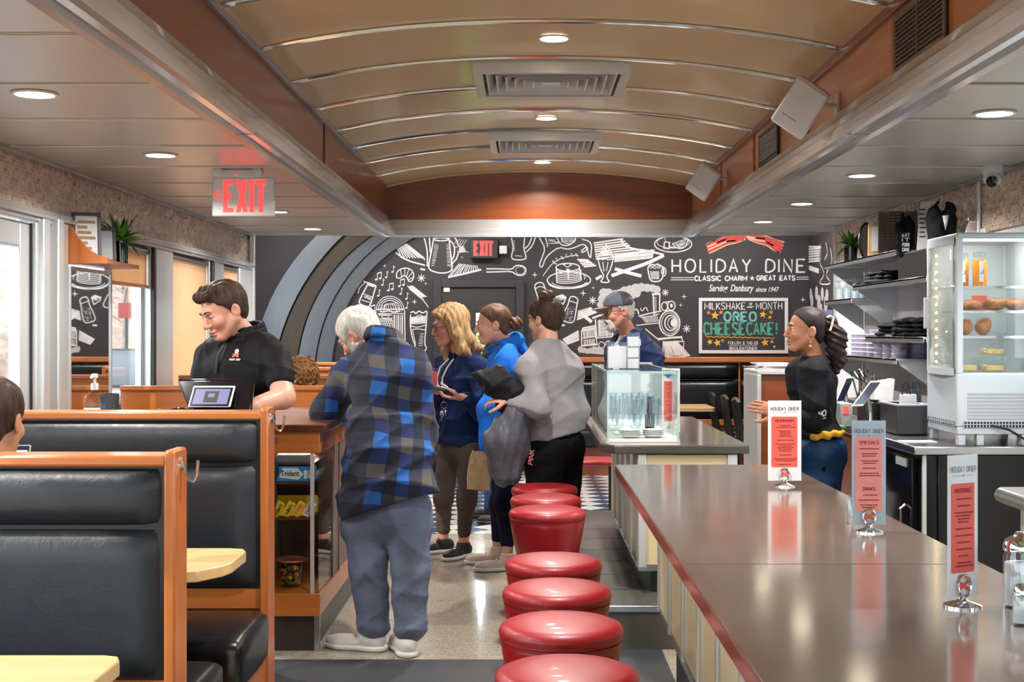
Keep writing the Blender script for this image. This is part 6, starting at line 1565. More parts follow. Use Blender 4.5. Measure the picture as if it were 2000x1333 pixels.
    for i, (x, z, lab) in enumerate(((2.17, 1.286, 'clear box of cake at the bottom corner of the cold case'), (2.30, 1.286, 'lower clear box of cake in the stack of two'), (2.30, 1.366, 'upper clear box of cake in the stack of two'))):
        c = thing('cake_box', lab, 'cake box', (x, y0 + .15, z), 'clear cake boxes')
        MB().loft([[(x - .05, y0 + .07, z + .001), (x + .05, y0 + .07, z + .001), (x + .05, y0 + .2, z + .001), (x - .05, y0 + .2, z + .001)], [(x - .055, y0 + .065, z + .03), (x + .055, y0 + .065, z + .03), (x + .055, y0 + .205, z + .03), (x - .055, y0 + .205, z + .03)], [(x - .042, y0 + .08, z + .075), (x + .042, y0 + .08, z + .075), (x + .042, y0 + .19, z + .075), (x - .042, y0 + .19, z + .075)]]).obj('box', 'clear_plastic', c, bev=.003)
        MB().box(x - .042, x + .042, y0 + .08, y0 + .18, z + .006, z + .034).obj('cake', 'cake', c, bev=.006)
cold_case()
# ================================================================ wall shelves with merchandise (right wall)
def wshelf(label, z, y0, y1, x0=2.25, brk=True):
    t = thing('wall_shelf', label, 'shelf', (XR, (y0 + y1) / 2, z), 'steel wall shelves')
    MB().box(x0, XR - .003, y0, y1, z - .014, z).box(x0, x0 + .006, y0, y1, z - .034, z).obj('board', 'steel', t, bev=.003)
    MB().box(XR - .012, XR - .003, y0, y1, z, z + .05).obj('upstand', 'steel', t)
    for yb in ((y0 + .02, y1 - .04) if brk else ()):
        MB().prism([(XR - .004, z - .015), (x0 + .02, z - .015), (x0 + .03, z - .04), (XR - .08, z - .17), (XR - .004, z - .22)], 'y', yb, yb + .006).obj('bracket', 'steel_z', t)
    return z
zA = wshelf('top steel wall shelf carrying the plant and the picture frames', 1.985, 7.95, 9.85)
zB = wshelf('steel wall shelf under the hanging black shirts', 1.80, 7.35, 9.0)
zC = wshelf('short steel wall shelf of glassware nearest the mural', 1.72, 9.05, 9.85)
zD = wshelf('steel wall shelf carrying the folded black shirts', 1.455, 7.4, 8.67)
zE = wshelf('lowest steel wall shelf carrying the clear plastic tubs', 1.32, 7.95, 9.9)
plant('spiky green plant in a black pot on the top wall shelf', 2.36, 9.5, zA + .001, 11, .17, .05, .12)
def at_shelf(px, y): return PX(px, y)
t = thing('oval_frame', 'oval mirror with a dark rim leaning beside the shelf plant', 'mirror', (2.36, 8.95, zA))
ring = [V(2.34 + .0 + .07 * math.cos(a) * .9, 8.98 + .05 * math.cos(a), zA + .125 + .12 * math.sin(a)) for a in np.linspace(0, 2 * math.pi, 33)]
MB().tube(ring, .008, 8, cap=False).obj('rim', 'black_plastic', t)
MB().add([tuple(p) for p in ring[:-1]], [tuple(range(32))]).obj('glass', 'grey_plastic', t, smooth=0)
def slab(name, label, cat, c, w, h, th, rz, tilt, mt, group=None):
    Mx = Matrix.Translation(c) @ Matrix.Rotation(rz, 4, 'Z') @ Matrix.Rotation(-tilt, 4, 'X')
    t = thing(name, label, cat, c, group)
    MB().box(-w / 2, w / 2, 0, th, 0, h, Mx).obj('board', mt, t, bev=.003)
    return t, Mx
t, Mx = slab('picture_frame', 'natural wood picture frame leaning on the top wall shelf', 'frame', (2.33, 8.62, zA + .002), .15, .23, .02, -.35, .2, 'table_wood')
MB().box(-.05, .05, -.002, 0, .03, .2, Mx).obj('picture', 'paper', t)
t, Mx = slab('woven_sign', 'woven twig panel standing between the frame and the hanging shirt', 'panel', (2.36, 8.3, zA + .002), .24, .27, .012, -.3, .12, 'dark_wood')
b = MB()
for k in range(16): b.tube([Mx @ Vector((-.12, -.006, .012 + .0165 * k)), Mx @ Vector((0, -.012, .014 + .0165 * k + .004 * math.sin(k))), Mx @ Vector((.12, -.006, .012 + .0165 * k))], .005, 5)
for k in range(9): b.tube([Mx @ Vector((-.11 + .0275 * k, -.01, 0)), Mx @ Vector((-.11 + .0275 * k, -.012, .27))], .004, 5)
b.obj('weave', 'taupe_panel', t)
# hanging shirts and banner
def hung(label, px0, px1, py0, py1, d, mt, seed, words=None):
    xl, xr, z0, z1 = PX(px0, d), PX(px1, d), PZ(py1, d), PZ(py0, d); cx = (xl + xr) / 2; w = xr - xl; h = z1 - z0
    t = thing('hanging_shirt', label, 'shirt', (cx, d, z1), 'shirts hung on the mosaic')
    B = Blob().rc((cx - w * .22, d, z1 - h * .3), (cx - w * .2, d, z0 + h * .08), w * .24, w * .22, .03).rc((cx + w * .2, d, z1 - h * .3), (cx + w * .2, d + .03, z0 + h * .12), w * .24, w * .2, .03)
    B.rc((cx - w * .12, d, z1 - h * .12), (cx - w * .36, d + .02, z1 - h * .42), w * .13, w * .1, .02).rc((cx + w * .15, d, z1 - h * .1), (cx + w * .38, d + .02, z1 - h * .45), w * .13, w * .1, .02)
    B.el((cx - w * .02, d - .05, z1 - h * .1), (w * .16, .08, h * .12), k=.015, sub=True)
    s = seed; B.wob.append(lambda X, Y, Z: .006 * np.sin(X * 70 + 3 * np.sin(Z * 20 + s)) + .004 * np.sin(Z * 55 + X * 40))
    B.cut((0, d + .05, 0), (0, 1, 0)); B.obj('shirt', mt, .007, t)
    MB().tube([(cx, d + .01, z1 - h * .02), (cx, d + .015, z1 + .03), (cx + .01, d + .02, z1 + .04)], .003).obj('hanger', 'chrome', t)
    if words:
        yy = d - w * .26
        MB().box(cx - w * .3, cx + w * .16, yy - .003, yy, z0 + h * .1, z0 + h * .52).obj('print_panel', mt, t)
        p = Pen((cx - w * .3, yy - .003, z0 + h * .1), (1, 0, 0), (0, 0, 1), .001)
        for k, wd in enumerate(words): p.text(wd, w * .23, h * (.33 - .105 * k), h * .07, .0045, width=w * .36, cx=True, smooth=0)
        p.obj('lettering', 'paper', t)
    else:
        yy = d - w * .235
        MB().add([(cx - w * .06, yy, z1 - h * .38), (cx + w * .14, yy, z1 - h * .36), (cx + w * .03, yy + .004, z1 - h * .75)], [(0, 1, 2)]).obj('print_panel', 'paper', t, solid=.003)
hung('narrow black shirt with white print hanging over the top wall shelf', 1750, 1788, 412, 502, 7.9, 'black_tee', 1, ['EAT', 'IT', 'PORK', 'DINE'])
hung('wide black shirt hanging directly above the cold display case', 1808, 1872, 393, 472, 7.45, 'black_tee', 4)
def banner(label, px0, px1, py0, py1, d, mt, red=False):
    xl, xr, z0, z1 = PX(px0, d), PX(px1, d), PZ(py1, d), PZ(py0, d)
    t = thing('paper_sign', label, 'sign', ((xl + xr) / 2, d, z0))
    MB().prism([(xl, z0 + .01), (xr, z0), (xr + .02, z1), (xl + .025, z1)], 'y', d, d + .003).obj('sheet', mt, t)
    p = Pen((xl, d, z0), (1, 0, 0), (0, 0, 1), .001); w, h = xr - xl, z1 - z0
    for k in range(7): p.line([(w * .25, h * (.3 + .09 * k)), (w * (.8 - .1 * (k % 2)), h * (.3 + .09 * k))], h * .028)
    p.obj('lettering', 'menu_red' if red else 'dark_grey', t)
banner('tall white paper sign hanging between the two black shirts', 1790, 1812, 394, 492, 7.75, 'paper')
banner('small red lettered sign standing behind the top of the cold case', 1884, 1918, 432, 458, 7.35, 'paper', True)
# folded merchandise and boxes
def folded(label, c, r, n, mt, seed):
    t = thing('folded_shirts', label, 'shirts', c, 'folded shirts on the wall shelves')
    q = np.random.default_rng(seed)
    for k in range(n):
        B = Blob().el((c[0] + q.uniform(-.015, .015), c[1] + q.uniform(-.02, .02), c[2] + .016 + .026 * k), (r[0] * q.uniform(.85, 1.05), r[1] * q.uniform(.85, 1.05), .02))
        a = q.uniform(0, 6); B.wob.append(lambda X, Y, Z, a=a: .004 * np.sin(X * 60 + a + 2 * np.sin(Y * 30)) + .003 * np.sin(Y * 80 + a))
        B.cut((0, 0, c[2] + .001), (0, 0, -1)); B.obj('shirt', mt, .007, t)
folded('pile of black shirts on the folded shirt shelf', (2.38, 8.0, zD), (.13, .22, 0), 4, 'black_tee', 1)
folded('crumpled black caps heaped at the end of the folded shirt shelf', (2.37, 8.42, zD), (.12, .16, 0), 3, 'dark_coat', 2)
folded('black bundle lying on the shelf under the hanging shirts', (2.38, 8.65, zB), (.12, .24, 0), 3, 'dark_coat', 3)
one('storage_box', 'black storage box under the narrow hanging shirt', 'box', MB().box(2.27, 2.52, 7.42, 7.98, zB + .001, zB + .16), 'black_plastic', bev=.008)
b = 0
for i in range(3):
    for j in range(3):
        y, x = 9.12 + .22 * i + .04 * j, 2.29 + .07 * j
        t = thing('wine_glass', 'upturned clear glass on the short wall shelf by the mural', 'glass', (x, y, zC), 'glasses on the short wall shelf')
        MB().lathe([(0, .001), (.03, .001), (.03, .003), (.032, .08), (.012, .1), (.006, .11), (.006, .13), (.03, .138), (.03, .14), (0, .14)], (x, y, zC), 16).obj('bowl', 'drinking_glass', t)
for i in range(6):
    for j in range(2):
        y, x = 8.15 + .2 * i, 2.33 + .12 * j
        t = thing('plastic_tub_stack', 'tall stack of clear plastic tubs on the lowest wall shelf', 'tubs', (x, y, zE), 'stacks of clear plastic tubs')
        n = 5 + (i * 3 + j) % 3; p_ = [(0, .001)]
        for k in range(n): p_ += [(.048, .001 + .03 * k), (.052, .02 + .03 * k), (.055, .026 + .03 * k), (.05, .03 + .03 * k)]
        MB().lathe(p_ + [(0, .03 * n)], (x, y, zE), 20).obj('stack', 'lav_plastic', t, smooth=50)
# point of sale tablets and clutter on the steel back counter
zb_ = .931
def pos(label, px0, px1, py0, py1, d, sh):
    xl, xr, z0, z1 = PX(px0, d), PX(px1, d), PZ(py1, d), PZ(py0, d); s = sh / F * d
    t = thing('tablet_stand', label, 'tablet', ((xl + xr) / 2, d, zb_), 'order tablets on the back counter')
    A0, U, W_ = V(xl, d, z0), V(xr - s - xl, .04, 0), V(s, .15, z1 - z0); n = nrm(np.cross(U, W_))
    f = lambda e, y: [A0 + U * a + W_ * b - n * y for a, b in ((e, e * 1.2), (1 - e, e * 1.2), (1 - e, 1 - e * 1.2), (e, 1 - e * 1.2))]
    n = n if n[1] > 0 else -n
    MB().loft([f(0, 0), f(0, -.014)]).obj('tablet', 'white_plastic', t, bev=.003)
    MB().loft([f(.06, .0015), f(.06, -.004)]).obj('display', 'screen_dark', t, smooth=0)
    MB().tube([((xl + xr) / 2, d + .11, (z0 + z1) / 2), ((xl + xr) / 2 + .03, d + .16, z0 - .04), ((xl + xr) / 2 + .02, d + .12, zb_ + .004)], .014).box((xl + xr) / 2 - .06, (xl + xr) / 2 + .08, d + .04, d + .2, zb_, zb_ + .012).obj('stand', 'steel', t)
pos('dark order tablet on a stand directly behind the server', 1632, 1684, 738, 788, 7.9, 34)
pos('dark order tablet on a stand in front of the black bins', 1664, 1742, 746, 794, 7.2, 52)
t = thing('card_terminal', 'small grey card terminal with a red light under the tablets', 'terminal', (PX(1652, 7.6), 7.6, zb_))
MB().box(PX(1640, 7.6), PX(1664, 7.6), 7.58, 7.7, zb_, PZ(788, 7.6)).obj('body', 'grey_plastic', t, bev=.005)
MB().box(PX(1645, 7.6), PX(1656, 7.6), 7.576, 7.581, PZ(808, 7.6), PZ(794, 7.6)).obj('indicator', 'exit_red', t)
one('green_tray', 'small green tray lying on the back counter beside the server', 'tray', MB().box(PX(1624, 7.5), PX(1644, 7.5), 7.4, 7.6, zb_, zb_ + .018), 'leaf_green', bev=.004)
def bin_(label, px0, px1, py0, d, dep, mt):
    t = thing('storage_bin', label, 'bin', (PX(px0, d), d, zb_), 'dark bins on the back counter')
    x0, x1, z1 = PX(px0, d), PX(px1, d), PZ(py0, d)
    e = .012
    MB().box(x0, x1, d, d + e, zb_, z1).box(x0, x1, d + dep - e, d + dep, zb_, z1).box(x0, x0 + e, d + e, d + dep - e, zb_, z1).box(x1 - e, x1, d + e, d + dep - e, zb_, z1).box(x0, x1, d, d + dep, zb_, zb_ + e).obj('body', mt, t, bev=.004)
    MB().box(x0 - .006, x1 + .006, d - .006, d + e, z1 - .012, z1 + .001).box(x0 - .006, x1 + .006, d + dep - e, d + dep + .006, z1 - .012, z1 + .001).box(x0 - .006, x0 + e, d + e, d + dep - e, z1 - .012, z1 + .001).box(x1 - e, x1 + .006, d + e, d + dep - e, z1 - .012, z1 + .001).obj('rim', 'grey_plastic', t, bev=.004) if mt == 'dark_grey' else None
    return x0, x1, z1
bin_('plain black bin beside the front order tablet', 1705, 1748, 787, 7.35, .35, 'black_plastic')
x0, x1, z1 = bin_('grey rimmed dark bin in front of the cold case', 1752, 1812, 790, 6.95, .34, 'dark_grey')
for i, px in enumerate((1760, 1776, 1792)):
    cx = PX(px, 7.12)
    t = thing('gift_bag', ['pale paper bag with black cord handles at the outer end of the rimmed bin', 'pale paper bag with black cord handles in the middle of the rimmed bin', 'dark paper bag with a cord handle next to the cold case'][i], 'bag', (cx, 7.1, zb_ + .02), 'bags in the rimmed bin')
    MB().box(cx - .03, cx + .028, 7.02 + .06 * i, 7.06 + .06 * i, zb_ + .02, PZ(770 if i < 2 else 762, 7.12)).obj('bag', 'paper' if i < 2 else 'dark_grey', t, bev=.003)
    zt = PZ(770, 7.12) - .02
    MB().tube([(cx - .022, 7.03 + .06 * i, zt), (cx - .02, 7.02 + .06 * i, zt + .07), (cx, 7.02 + .06 * i, zt + .1), (cx + .02, 7.02 + .06 * i, zt + .07), (cx + .022, 7.03 + .06 * i, zt)], .004).obj('handle', 'black_plastic', t)
one('paper_bag_stack', 'white crumpled paper bags behind the rimmed bin', 'bags', MB().loft([[(PX(1722, 7.6), 7.75, zb_), (PX(1756, 7.6), 7.75, zb_), (PX(1756, 7.6), 7.95, zb_), (PX(1722, 7.6), 7.95, zb_)], [(PX(1726, 7.6), 7.8, PZ(750, 7.6)), (PX(1768, 7.6), 7.8, PZ(742, 7.6)), (PX(1768, 7.6), 7.9, PZ(742, 7.6)), (PX(1726, 7.6), 7.9, PZ(750, 7.6))]]), 'paper', bev=.01)
one('order_slip', 'pale slip of paper lying on the steel back counter', 'paper', MB().box(PX(1766, 6.5), PX(1820, 6.6), 6.5, 6.62, zb_, zb_ + .003), 'paper')
b = MB()
q = np.random.default_rng(8)
t = thing('cutlery_caddy', 'wire caddy of cutlery behind the server', 'caddy', (2.3, 8.8, zb_))
MB().box(2.2, 2.45, 8.6, 9.0, zb_, zb_ + .1).obj('caddy', 'dark_grey', t, bev=.01)
for k in range(26): b.tube([(2.22 + q.uniform(0, .2), 8.62 + q.uniform(0, .35), zb_ + .08), (2.2 + q.uniform(0, .24), 8.6 + q.uniform(0, .4), zb_ + .24 + q.uniform(0, .06))], .006, 6)
tag(b.obj('cutlery', 'chrome', t), kind='stuff')
# ================================================================ people
def PP(q): return V(P(*q))
class Head:
    def __init__(s, c, yaw, pitch=0, roll=0, k=1.0):
        a, p, r = math.radians(yaw), math.radians(pitch), math.radians(roll)
        f = V(math.cos(a) * math.cos(p), math.sin(a) * math.cos(p), -math.sin(p)); l = V(-math.sin(a), math.cos(a), 0); u = np.cross(f, l)
        s.l = l * math.cos(r) + u * math.sin(r); s.u = u * math.cos(r) - l * math.sin(r); s.f = f; s.c = V(c); s.k = k
        s.R = np.array([s.f, s.l, s.u])
    def p(s, x, y, z): return s.c + s.k * (s.f * x + s.l * y + s.u * z)
    def el(s, B, x, y, z, r, k=.01, sub=False): B.el(s.p(x, y, z), V(r) * s.k, s.R, k * s.k, sub); return B
    def rc(s, B, a, b, ra, rb=None, k=.01, sub=False): B.rc(s.p(*a), s.p(*b), ra * s.k, (ra if rb is None else rb) * s.k, k * s.k, sub); return B
def head_skin(H, neck, fem=False, lids=False, jaw=1.0):
    B = Blob()
    H.el(B, -.015, 0, .033, (.098, .078, .086)); H.el(B, .028, 0, -.028, (.062, .06, .084), .02)
    for sd in (-1, 1):
        H.rc(B, (-.005, .05 * sd * jaw, -.045), (.055, .018 * sd, -.1), .026 * jaw, .02, .02)
        H.el(B, .058, .036 * sd, -.03, (.028, .026, .026), .015)
    H.el(B, .07, 0, -.098, (.021, .024, .018), .015)
    H.rc(B, (.084, -.03, .024), (.084, .03, .024), .009 if fem else .012, k=.012)
    for sd in (-1, 1): H.el(B, .097, .031 * sd, .001, (.018, .0165, .0105), .01, True)
    H.rc(B, (.089, 0, .012), (.108, 0, -.032), .007, .0115 if fem else .013, .008); 
    for sd in (-1, 1): H.el(B, .098, .012 * sd, -.036, (.012, .008, .008), .005)
    H.el(B, .089, 0, -.064, (.013, .022, .007), .007); H.el(B, .087, 0, -.078, (.012, .02, .007), .007)
    H.el(B, .102, 0, -.071, (.012, .021, .0018), .004, True)
    for sd in (-1, 1):
        H.el(B, -.012, .078 * sd, -.012, (.018, .008, .028), .006); H.el(B, -.018, .083 * sd, -.008, (.019, .006, .030), .003)
        H.el(B, -.008, .0885 * sd, -.008, (.0105, .006, .018), .003, True)
    for sd in (-1, 1):
        H.el(B, .0765, .031 * sd, .0062 if not lids else .003, (.0128, .0158, .0078 if not lids else .0086), .003); H.el(B, .0755, .031 * sd, -.0105, (.012, .015, .006), .003)
    nk = V(neck); a = H.p(-.02, 0, -.06)
    B.rc(a, nk, .05 * H.k, .058 * H.k, .025)
    return B
def face_bits(H, par, brow='hair_dark', lips='lips', eyes=True, gaze=0, bo=.0035):
    if eyes:
        for sd in (-1, 1):
            MB().sphere(tuple(H.p(.0748, .031 * sd, .0)), .0118 * H.k, 14, 10).obj('eyeball', 'eye_white', par)
            MB().sphere(tuple(H.p(.0822, .031 * sd, -.001 - gaze)), .0056 * H.k, 10, 8).obj('iris', 'iris', par)
    for sd in (-1, 1):
        MB().tube([H.p(.0935 + bo, .012 * sd, .024), H.p(.0935 + bo, .022 * sd, .0265), H.p(.0905 + bo * .8, .034 * sd, .0275), H.p(.0815 + bo, .046 * sd, .024)], [.0026 * H.k, .0034 * H.k, .003 * H.k, .0018 * H.k], 6).obj('eyebrow', brow, par)
    B = Blob(); H.el(B, .0905, 0, -.0645, (.0125, .019, .0045), .003); H.el(B, .0885, 0, -.0775, (.0125, .018, .005), .003); H.el(B, .104, 0, -.071, (.012, .021, .0012), .002, True)
    B.obj('lips', lips, .0025, par)
def hair_cap(H, t=.010, cx=-.0115, tilt=(-.75, 0, .66), low=-.078, wob=.0025, side=0):
    B = Blob(); H.el(B, -.018, 0, .036, (.098 + t, .077 + t, .086 + t))
    H.el(B, -.055, 0, -.02, (.05 + t * .5, .06 + t * .3, .06), .02)
    n = H.R.T @ nrm(tilt); B.cut(H.p(0, 0, 0) + n * cx * H.k, -n)
    B.cut(H.p(0, 0, low), -H.u)
    l, f, c = H.l, H.f, H.c
    if wob: B.wob.append(lambda X, Y, Z: wob * np.sin(((X - c[0]) * l[0] + (Y - c[1]) * l[1] + (Z - c[2]) * l[2]) * 170 + 2.5 * np.sin(((X - c[0]) * f[0] + (Y - c[1]) * f[1]) * 55)))
    return B
def hand(B, w, d, n, side, curl=.5, thumb=.5, k=1.0, spread=.0):
    "side +1: thumb on the (d x n) side; curl radians per joint towards the palm normal n"
    w, d = V(w), nrm(d); n = nrm(V(n) - d * np.dot(n, d)); s = np.cross(d, n)
    R = np.array([d, s, n])
    B.el(w + d * .048 * k, V(.05, .039, .0145) * k, R, .01); B.rc(w - d * .02 * k, w + d * .02 * k, .025 * k, .024 * k, .015)
    for i, (o, L, r) in enumerate(((.029, .072, .0088), (.010, .08, .009), (-.010, .075, .0086), (-.028, .058, .0076))):
        p = w + k * (d * (.088 - .004 * abs(i - 1)) + s * o * side); a = curl * .45 + .03 * i; sp = spread * (1.5 - i) * side
        for j, fr in enumerate((.45, .31, .24)):
            dd = nrm(d * math.cos(a) + n * math.sin(a) + s * sp); q = p + dd * L * fr * k
            B.rc(p, q, r * k * (1 - .1 * j), r * k * (1 - .1 * (j + 1)), .004); p = q; a += curl
    p = w + k * (d * .028 + s * .03 * side); a = .9 - .3 * thumb
    for j, (L, r) in enumerate(((.042, .0125), (.03, .0105), (.026, .009))):
        dd = nrm(d * math.cos(a) + s * side * math.sin(a) + n * (.35 + thumb * .5)); q = p + dd * L * k
        B.rc(p, q, r * k, r * k * .9, .006); p = q; a -= .35
    return B
def frame3(up, left):
    u = nrm(up); l = V(left); l = nrm(l - u * np.dot(u, l)); f = np.cross(l, u)
    return np.array([f, l, u])
def torso(B, J, ch, be, hi, g=0.0, k=.07, sh=.068):
    pel, nk = J['pel'], J['neck']; R = frame3(nk - pel, J['sl'] - J['sr']); L = np.linalg.norm(nk - pel)
    f, l, u = R
    B.el(pel + u * L * .68 + f * .005, (ch[0] + g, ch[1] + g, L * .32), R, k); B.el(pel + u * L * .38 + f * .01, (be[0] + g, be[1] + g, L * .30), R, k); B.el(pel + u * L * .04, (hi[0] + g, hi[1] + g, L * .27), R, k)
    m = (J['sl'] + J['sr']) / 2
    B.rc(m + (J['sl'] - m) * .8 - u * .055, m + (J['sr'] - m) * .8 - u * .055, sh * 1.12, sh * 1.12, .09)
    for q in ('sl', 'sr'):
        B.rc(nk + u * .005, nk * .42 + J[q] * .58 + u * .012, sh * .72, sh * .72, .05); B.rc(nk * .5 + J[q] * .5, J[q] - u * .012, sh * .8, sh * .86 + g, .06)
    return R
def ring_collar(par, J, R, mt, r=.068, h=.035, th=.012, tilt=.25, open_=.5, res=.005):
    "standing collar round the neck, lower and open at the front"
    f, l, u = R; C = Blob(); c = J['neck'] + u * .012
    for lev in range(3):
        q = []
        for a in np.linspace(open_, 2 * math.pi - open_, 15):
            rr = r + .012 * (2 - lev) * .6
            q.append(c + f * (rr * 1.08 * math.cos(a) - .004) + l * rr * math.sin(a) + u * (h * lev / 2 - tilt * rr * (math.cos(a) + .2)))
        C.chain(q, [th] * len(q), .01)
    C.obj('collar', mt, res, par)
def sleeve(B, J, sd, r=(.066, .054, .042), g=0.0, upto=1.0, k=.03):
    s, e, w = J['s' + sd], J['e' + sd], J['w' + sd]
    if upto <= .5: B.rc(s, s + (e - s) * upto * 2, r[0] + g, r[0] * .5 + r[1] * .5 + g, k)
    else:
        B.rc(s, e, r[0] + g, r[1] + g, k); B.rc(e, e + (w - e) * (upto - .5) * 2, r[1] + g, r[2] + g, k)
def folds(B, a=.005, f=26, seed=0):
    def fn(X, Y, Z):
        w1 = np.sin(f * (.8 * Z + .45 * X) + 2.4 * np.sin(f * .22 * (X - Z) + seed) + 1.7 * np.sin(f * .3 * Y + seed * 2))
        w2 = np.sin(f * (.5 * Z - .7 * X + .3 * Y) + 2.2 * np.sin(f * .25 * Z + seed + 1) + seed)
        w3 = np.sin(f * 2.1 * Z + 2 * np.sin(f * .6 * X + seed) + 2 * np.sin(f * .5 * Y))
        return -a * 1.5 * ((1 - np.abs(w1)) ** 2.2 + .8 * (1 - np.abs(w2)) ** 2.2) + a * .35 * w3 + a * .9
    B.wob.append(fn)
def legs(B, J, rt=(.092, .066, .05), k=.035, upto=1.0):
    for sd in 'lr':
        h, kn, an = J['h' + sd], J['k' + sd], J['a' + sd]
        B.rc(h, kn, rt[0], rt[1], k); B.rc(kn, kn + (an - kn) * upto, rt[1], rt[2], k)
def shoe(par, an, dr, mt, sole='sole_white', k=1.0):
    a = V(an); d = nrm(V(dr[0], dr[1], 0)); l = V(-d[1], d[0], 0); R = np.array([d, l, V(0, 0, 1)]); g = V(a[0], a[1], 0)
    B = Blob(); B.el(g + d * .1 * k + V(0, 0, .034), (.09 * k, .043 * k, .034), R, .03); B.el(g - d * .02 + V(0, 0, .05), (.052 * k, .038 * k, .045), R, .03); B.rc(g + d * .0 + V(0, 0, .07), a + V(0, 0, .0), .042 * k, .04 * k, .02)
    B.cut((0, 0, .02), (0, 0, -1)); B.cut((0, 0, max(a[2] + .01, .095)), (0, 0, 1))
    s = B.obj('shoe', mt, .006, par)
    C = Blob(); C.el(g + d * .1 * k + V(0, 0, .018), (.098 * k, .048 * k, .03), R, .02); C.el(g - d * .025 + V(0, 0, .018), (.056 * k, .044 * k, .03), R, .04)
    C.cut((0, 0, .001), (0, 0, -1)); C.cut((0, 0, .026), (0, 0, 1)); C.obj('sole', sole, .006, s)
    b = MB()
    for q in range(4): c = g + d * (.05 + .022 * q) + V(0, 0, .082 - .010 * q); b.tube([c - l * .022, c + V(0, 0, .004), c + l * .022], .0028, 5)
    b.obj('laces', 'cord_white' if mt != 'shoe_black' else 'dark_grey', s)
    return s
def body(label, J, Hd, skin, fem=False, lids=False, arms=(), extra=None, res=.0036, seated=False, jaw=1.0):
    "one continuous figure: head, neck, trunk, limbs; the visible ends are meshed finely"
    hb = head_skin(Hd, J['neck'], fem, lids, jaw).mesh(res)
    B = Blob(); torso(B, J, (.09, .13), (.085, .12), (.09, .13), k=.05, sh=.045)
    for sd in 'lr': sleeve(B, J, sd, (.042, .036, .028)); B.rc(J['h' + sd], J['k' + sd], .065, .046); B.rc(J['k' + sd], J['a' + sd], .045, .032)
    B.rc(J['neck'], Hd.p(-.02, 0, -.05), .045, .045)
    parts = [B.mesh(.014)]
    if extra is not None: parts.append(extra.mesh(.0036))
    v, f = join(hb, *parts)
    me = bpy.data.meshes.new('person'); me.from_pydata(v.tolist(), [], f.tolist()); me.materials.append(M[skin])
    me.polygons.foreach_set('use_smooth', [True] * len(me.polygons))
    o = bpy.data.objects.new('person', me); COL.objects.link(o)
    return tag(o, label, 'person')
def fill_legs(J, d, H=1.7, sp=.09, yaw=180, x=None):
    "standing legs below the pelvis"
    a = math.radians(yaw); l = V(-math.sin(a), math.cos(a), 0); p = J['pel']
    for sd, s in (('l', 1), ('r', -1)):
        J.setdefault('h' + sd, p + l * sp * s - V(0, 0, .03)); q = p + l * (sp + .01) * s
        J.setdefault('k' + sd, V(q[0], q[1], p[2] * .53)); J.setdefault('a' + sd, V(q[0], q[1], .085))
    return J
def pants(par, J, mt, hi=(.115, .165), rt=(.092, .068, .052), res=.01, top=None, fold=.004, seed=1, upto=.97, name='trousers'):
    B = Blob(); R = frame3(J['neck'] - J['pel'], J['sl'] - J['sr'])
    B.el(J['pel'] + R[2] * .0, (hi[0], hi[1], .15), R, .05); legs(B, J, rt, .045, upto); folds(B, fold, 24, seed)
    B.cut(J['pel'] + V(0, 0, .13), (0, 0, 1))
    for sd in 'lr': pass
    return B.obj(name, mt, res, par)
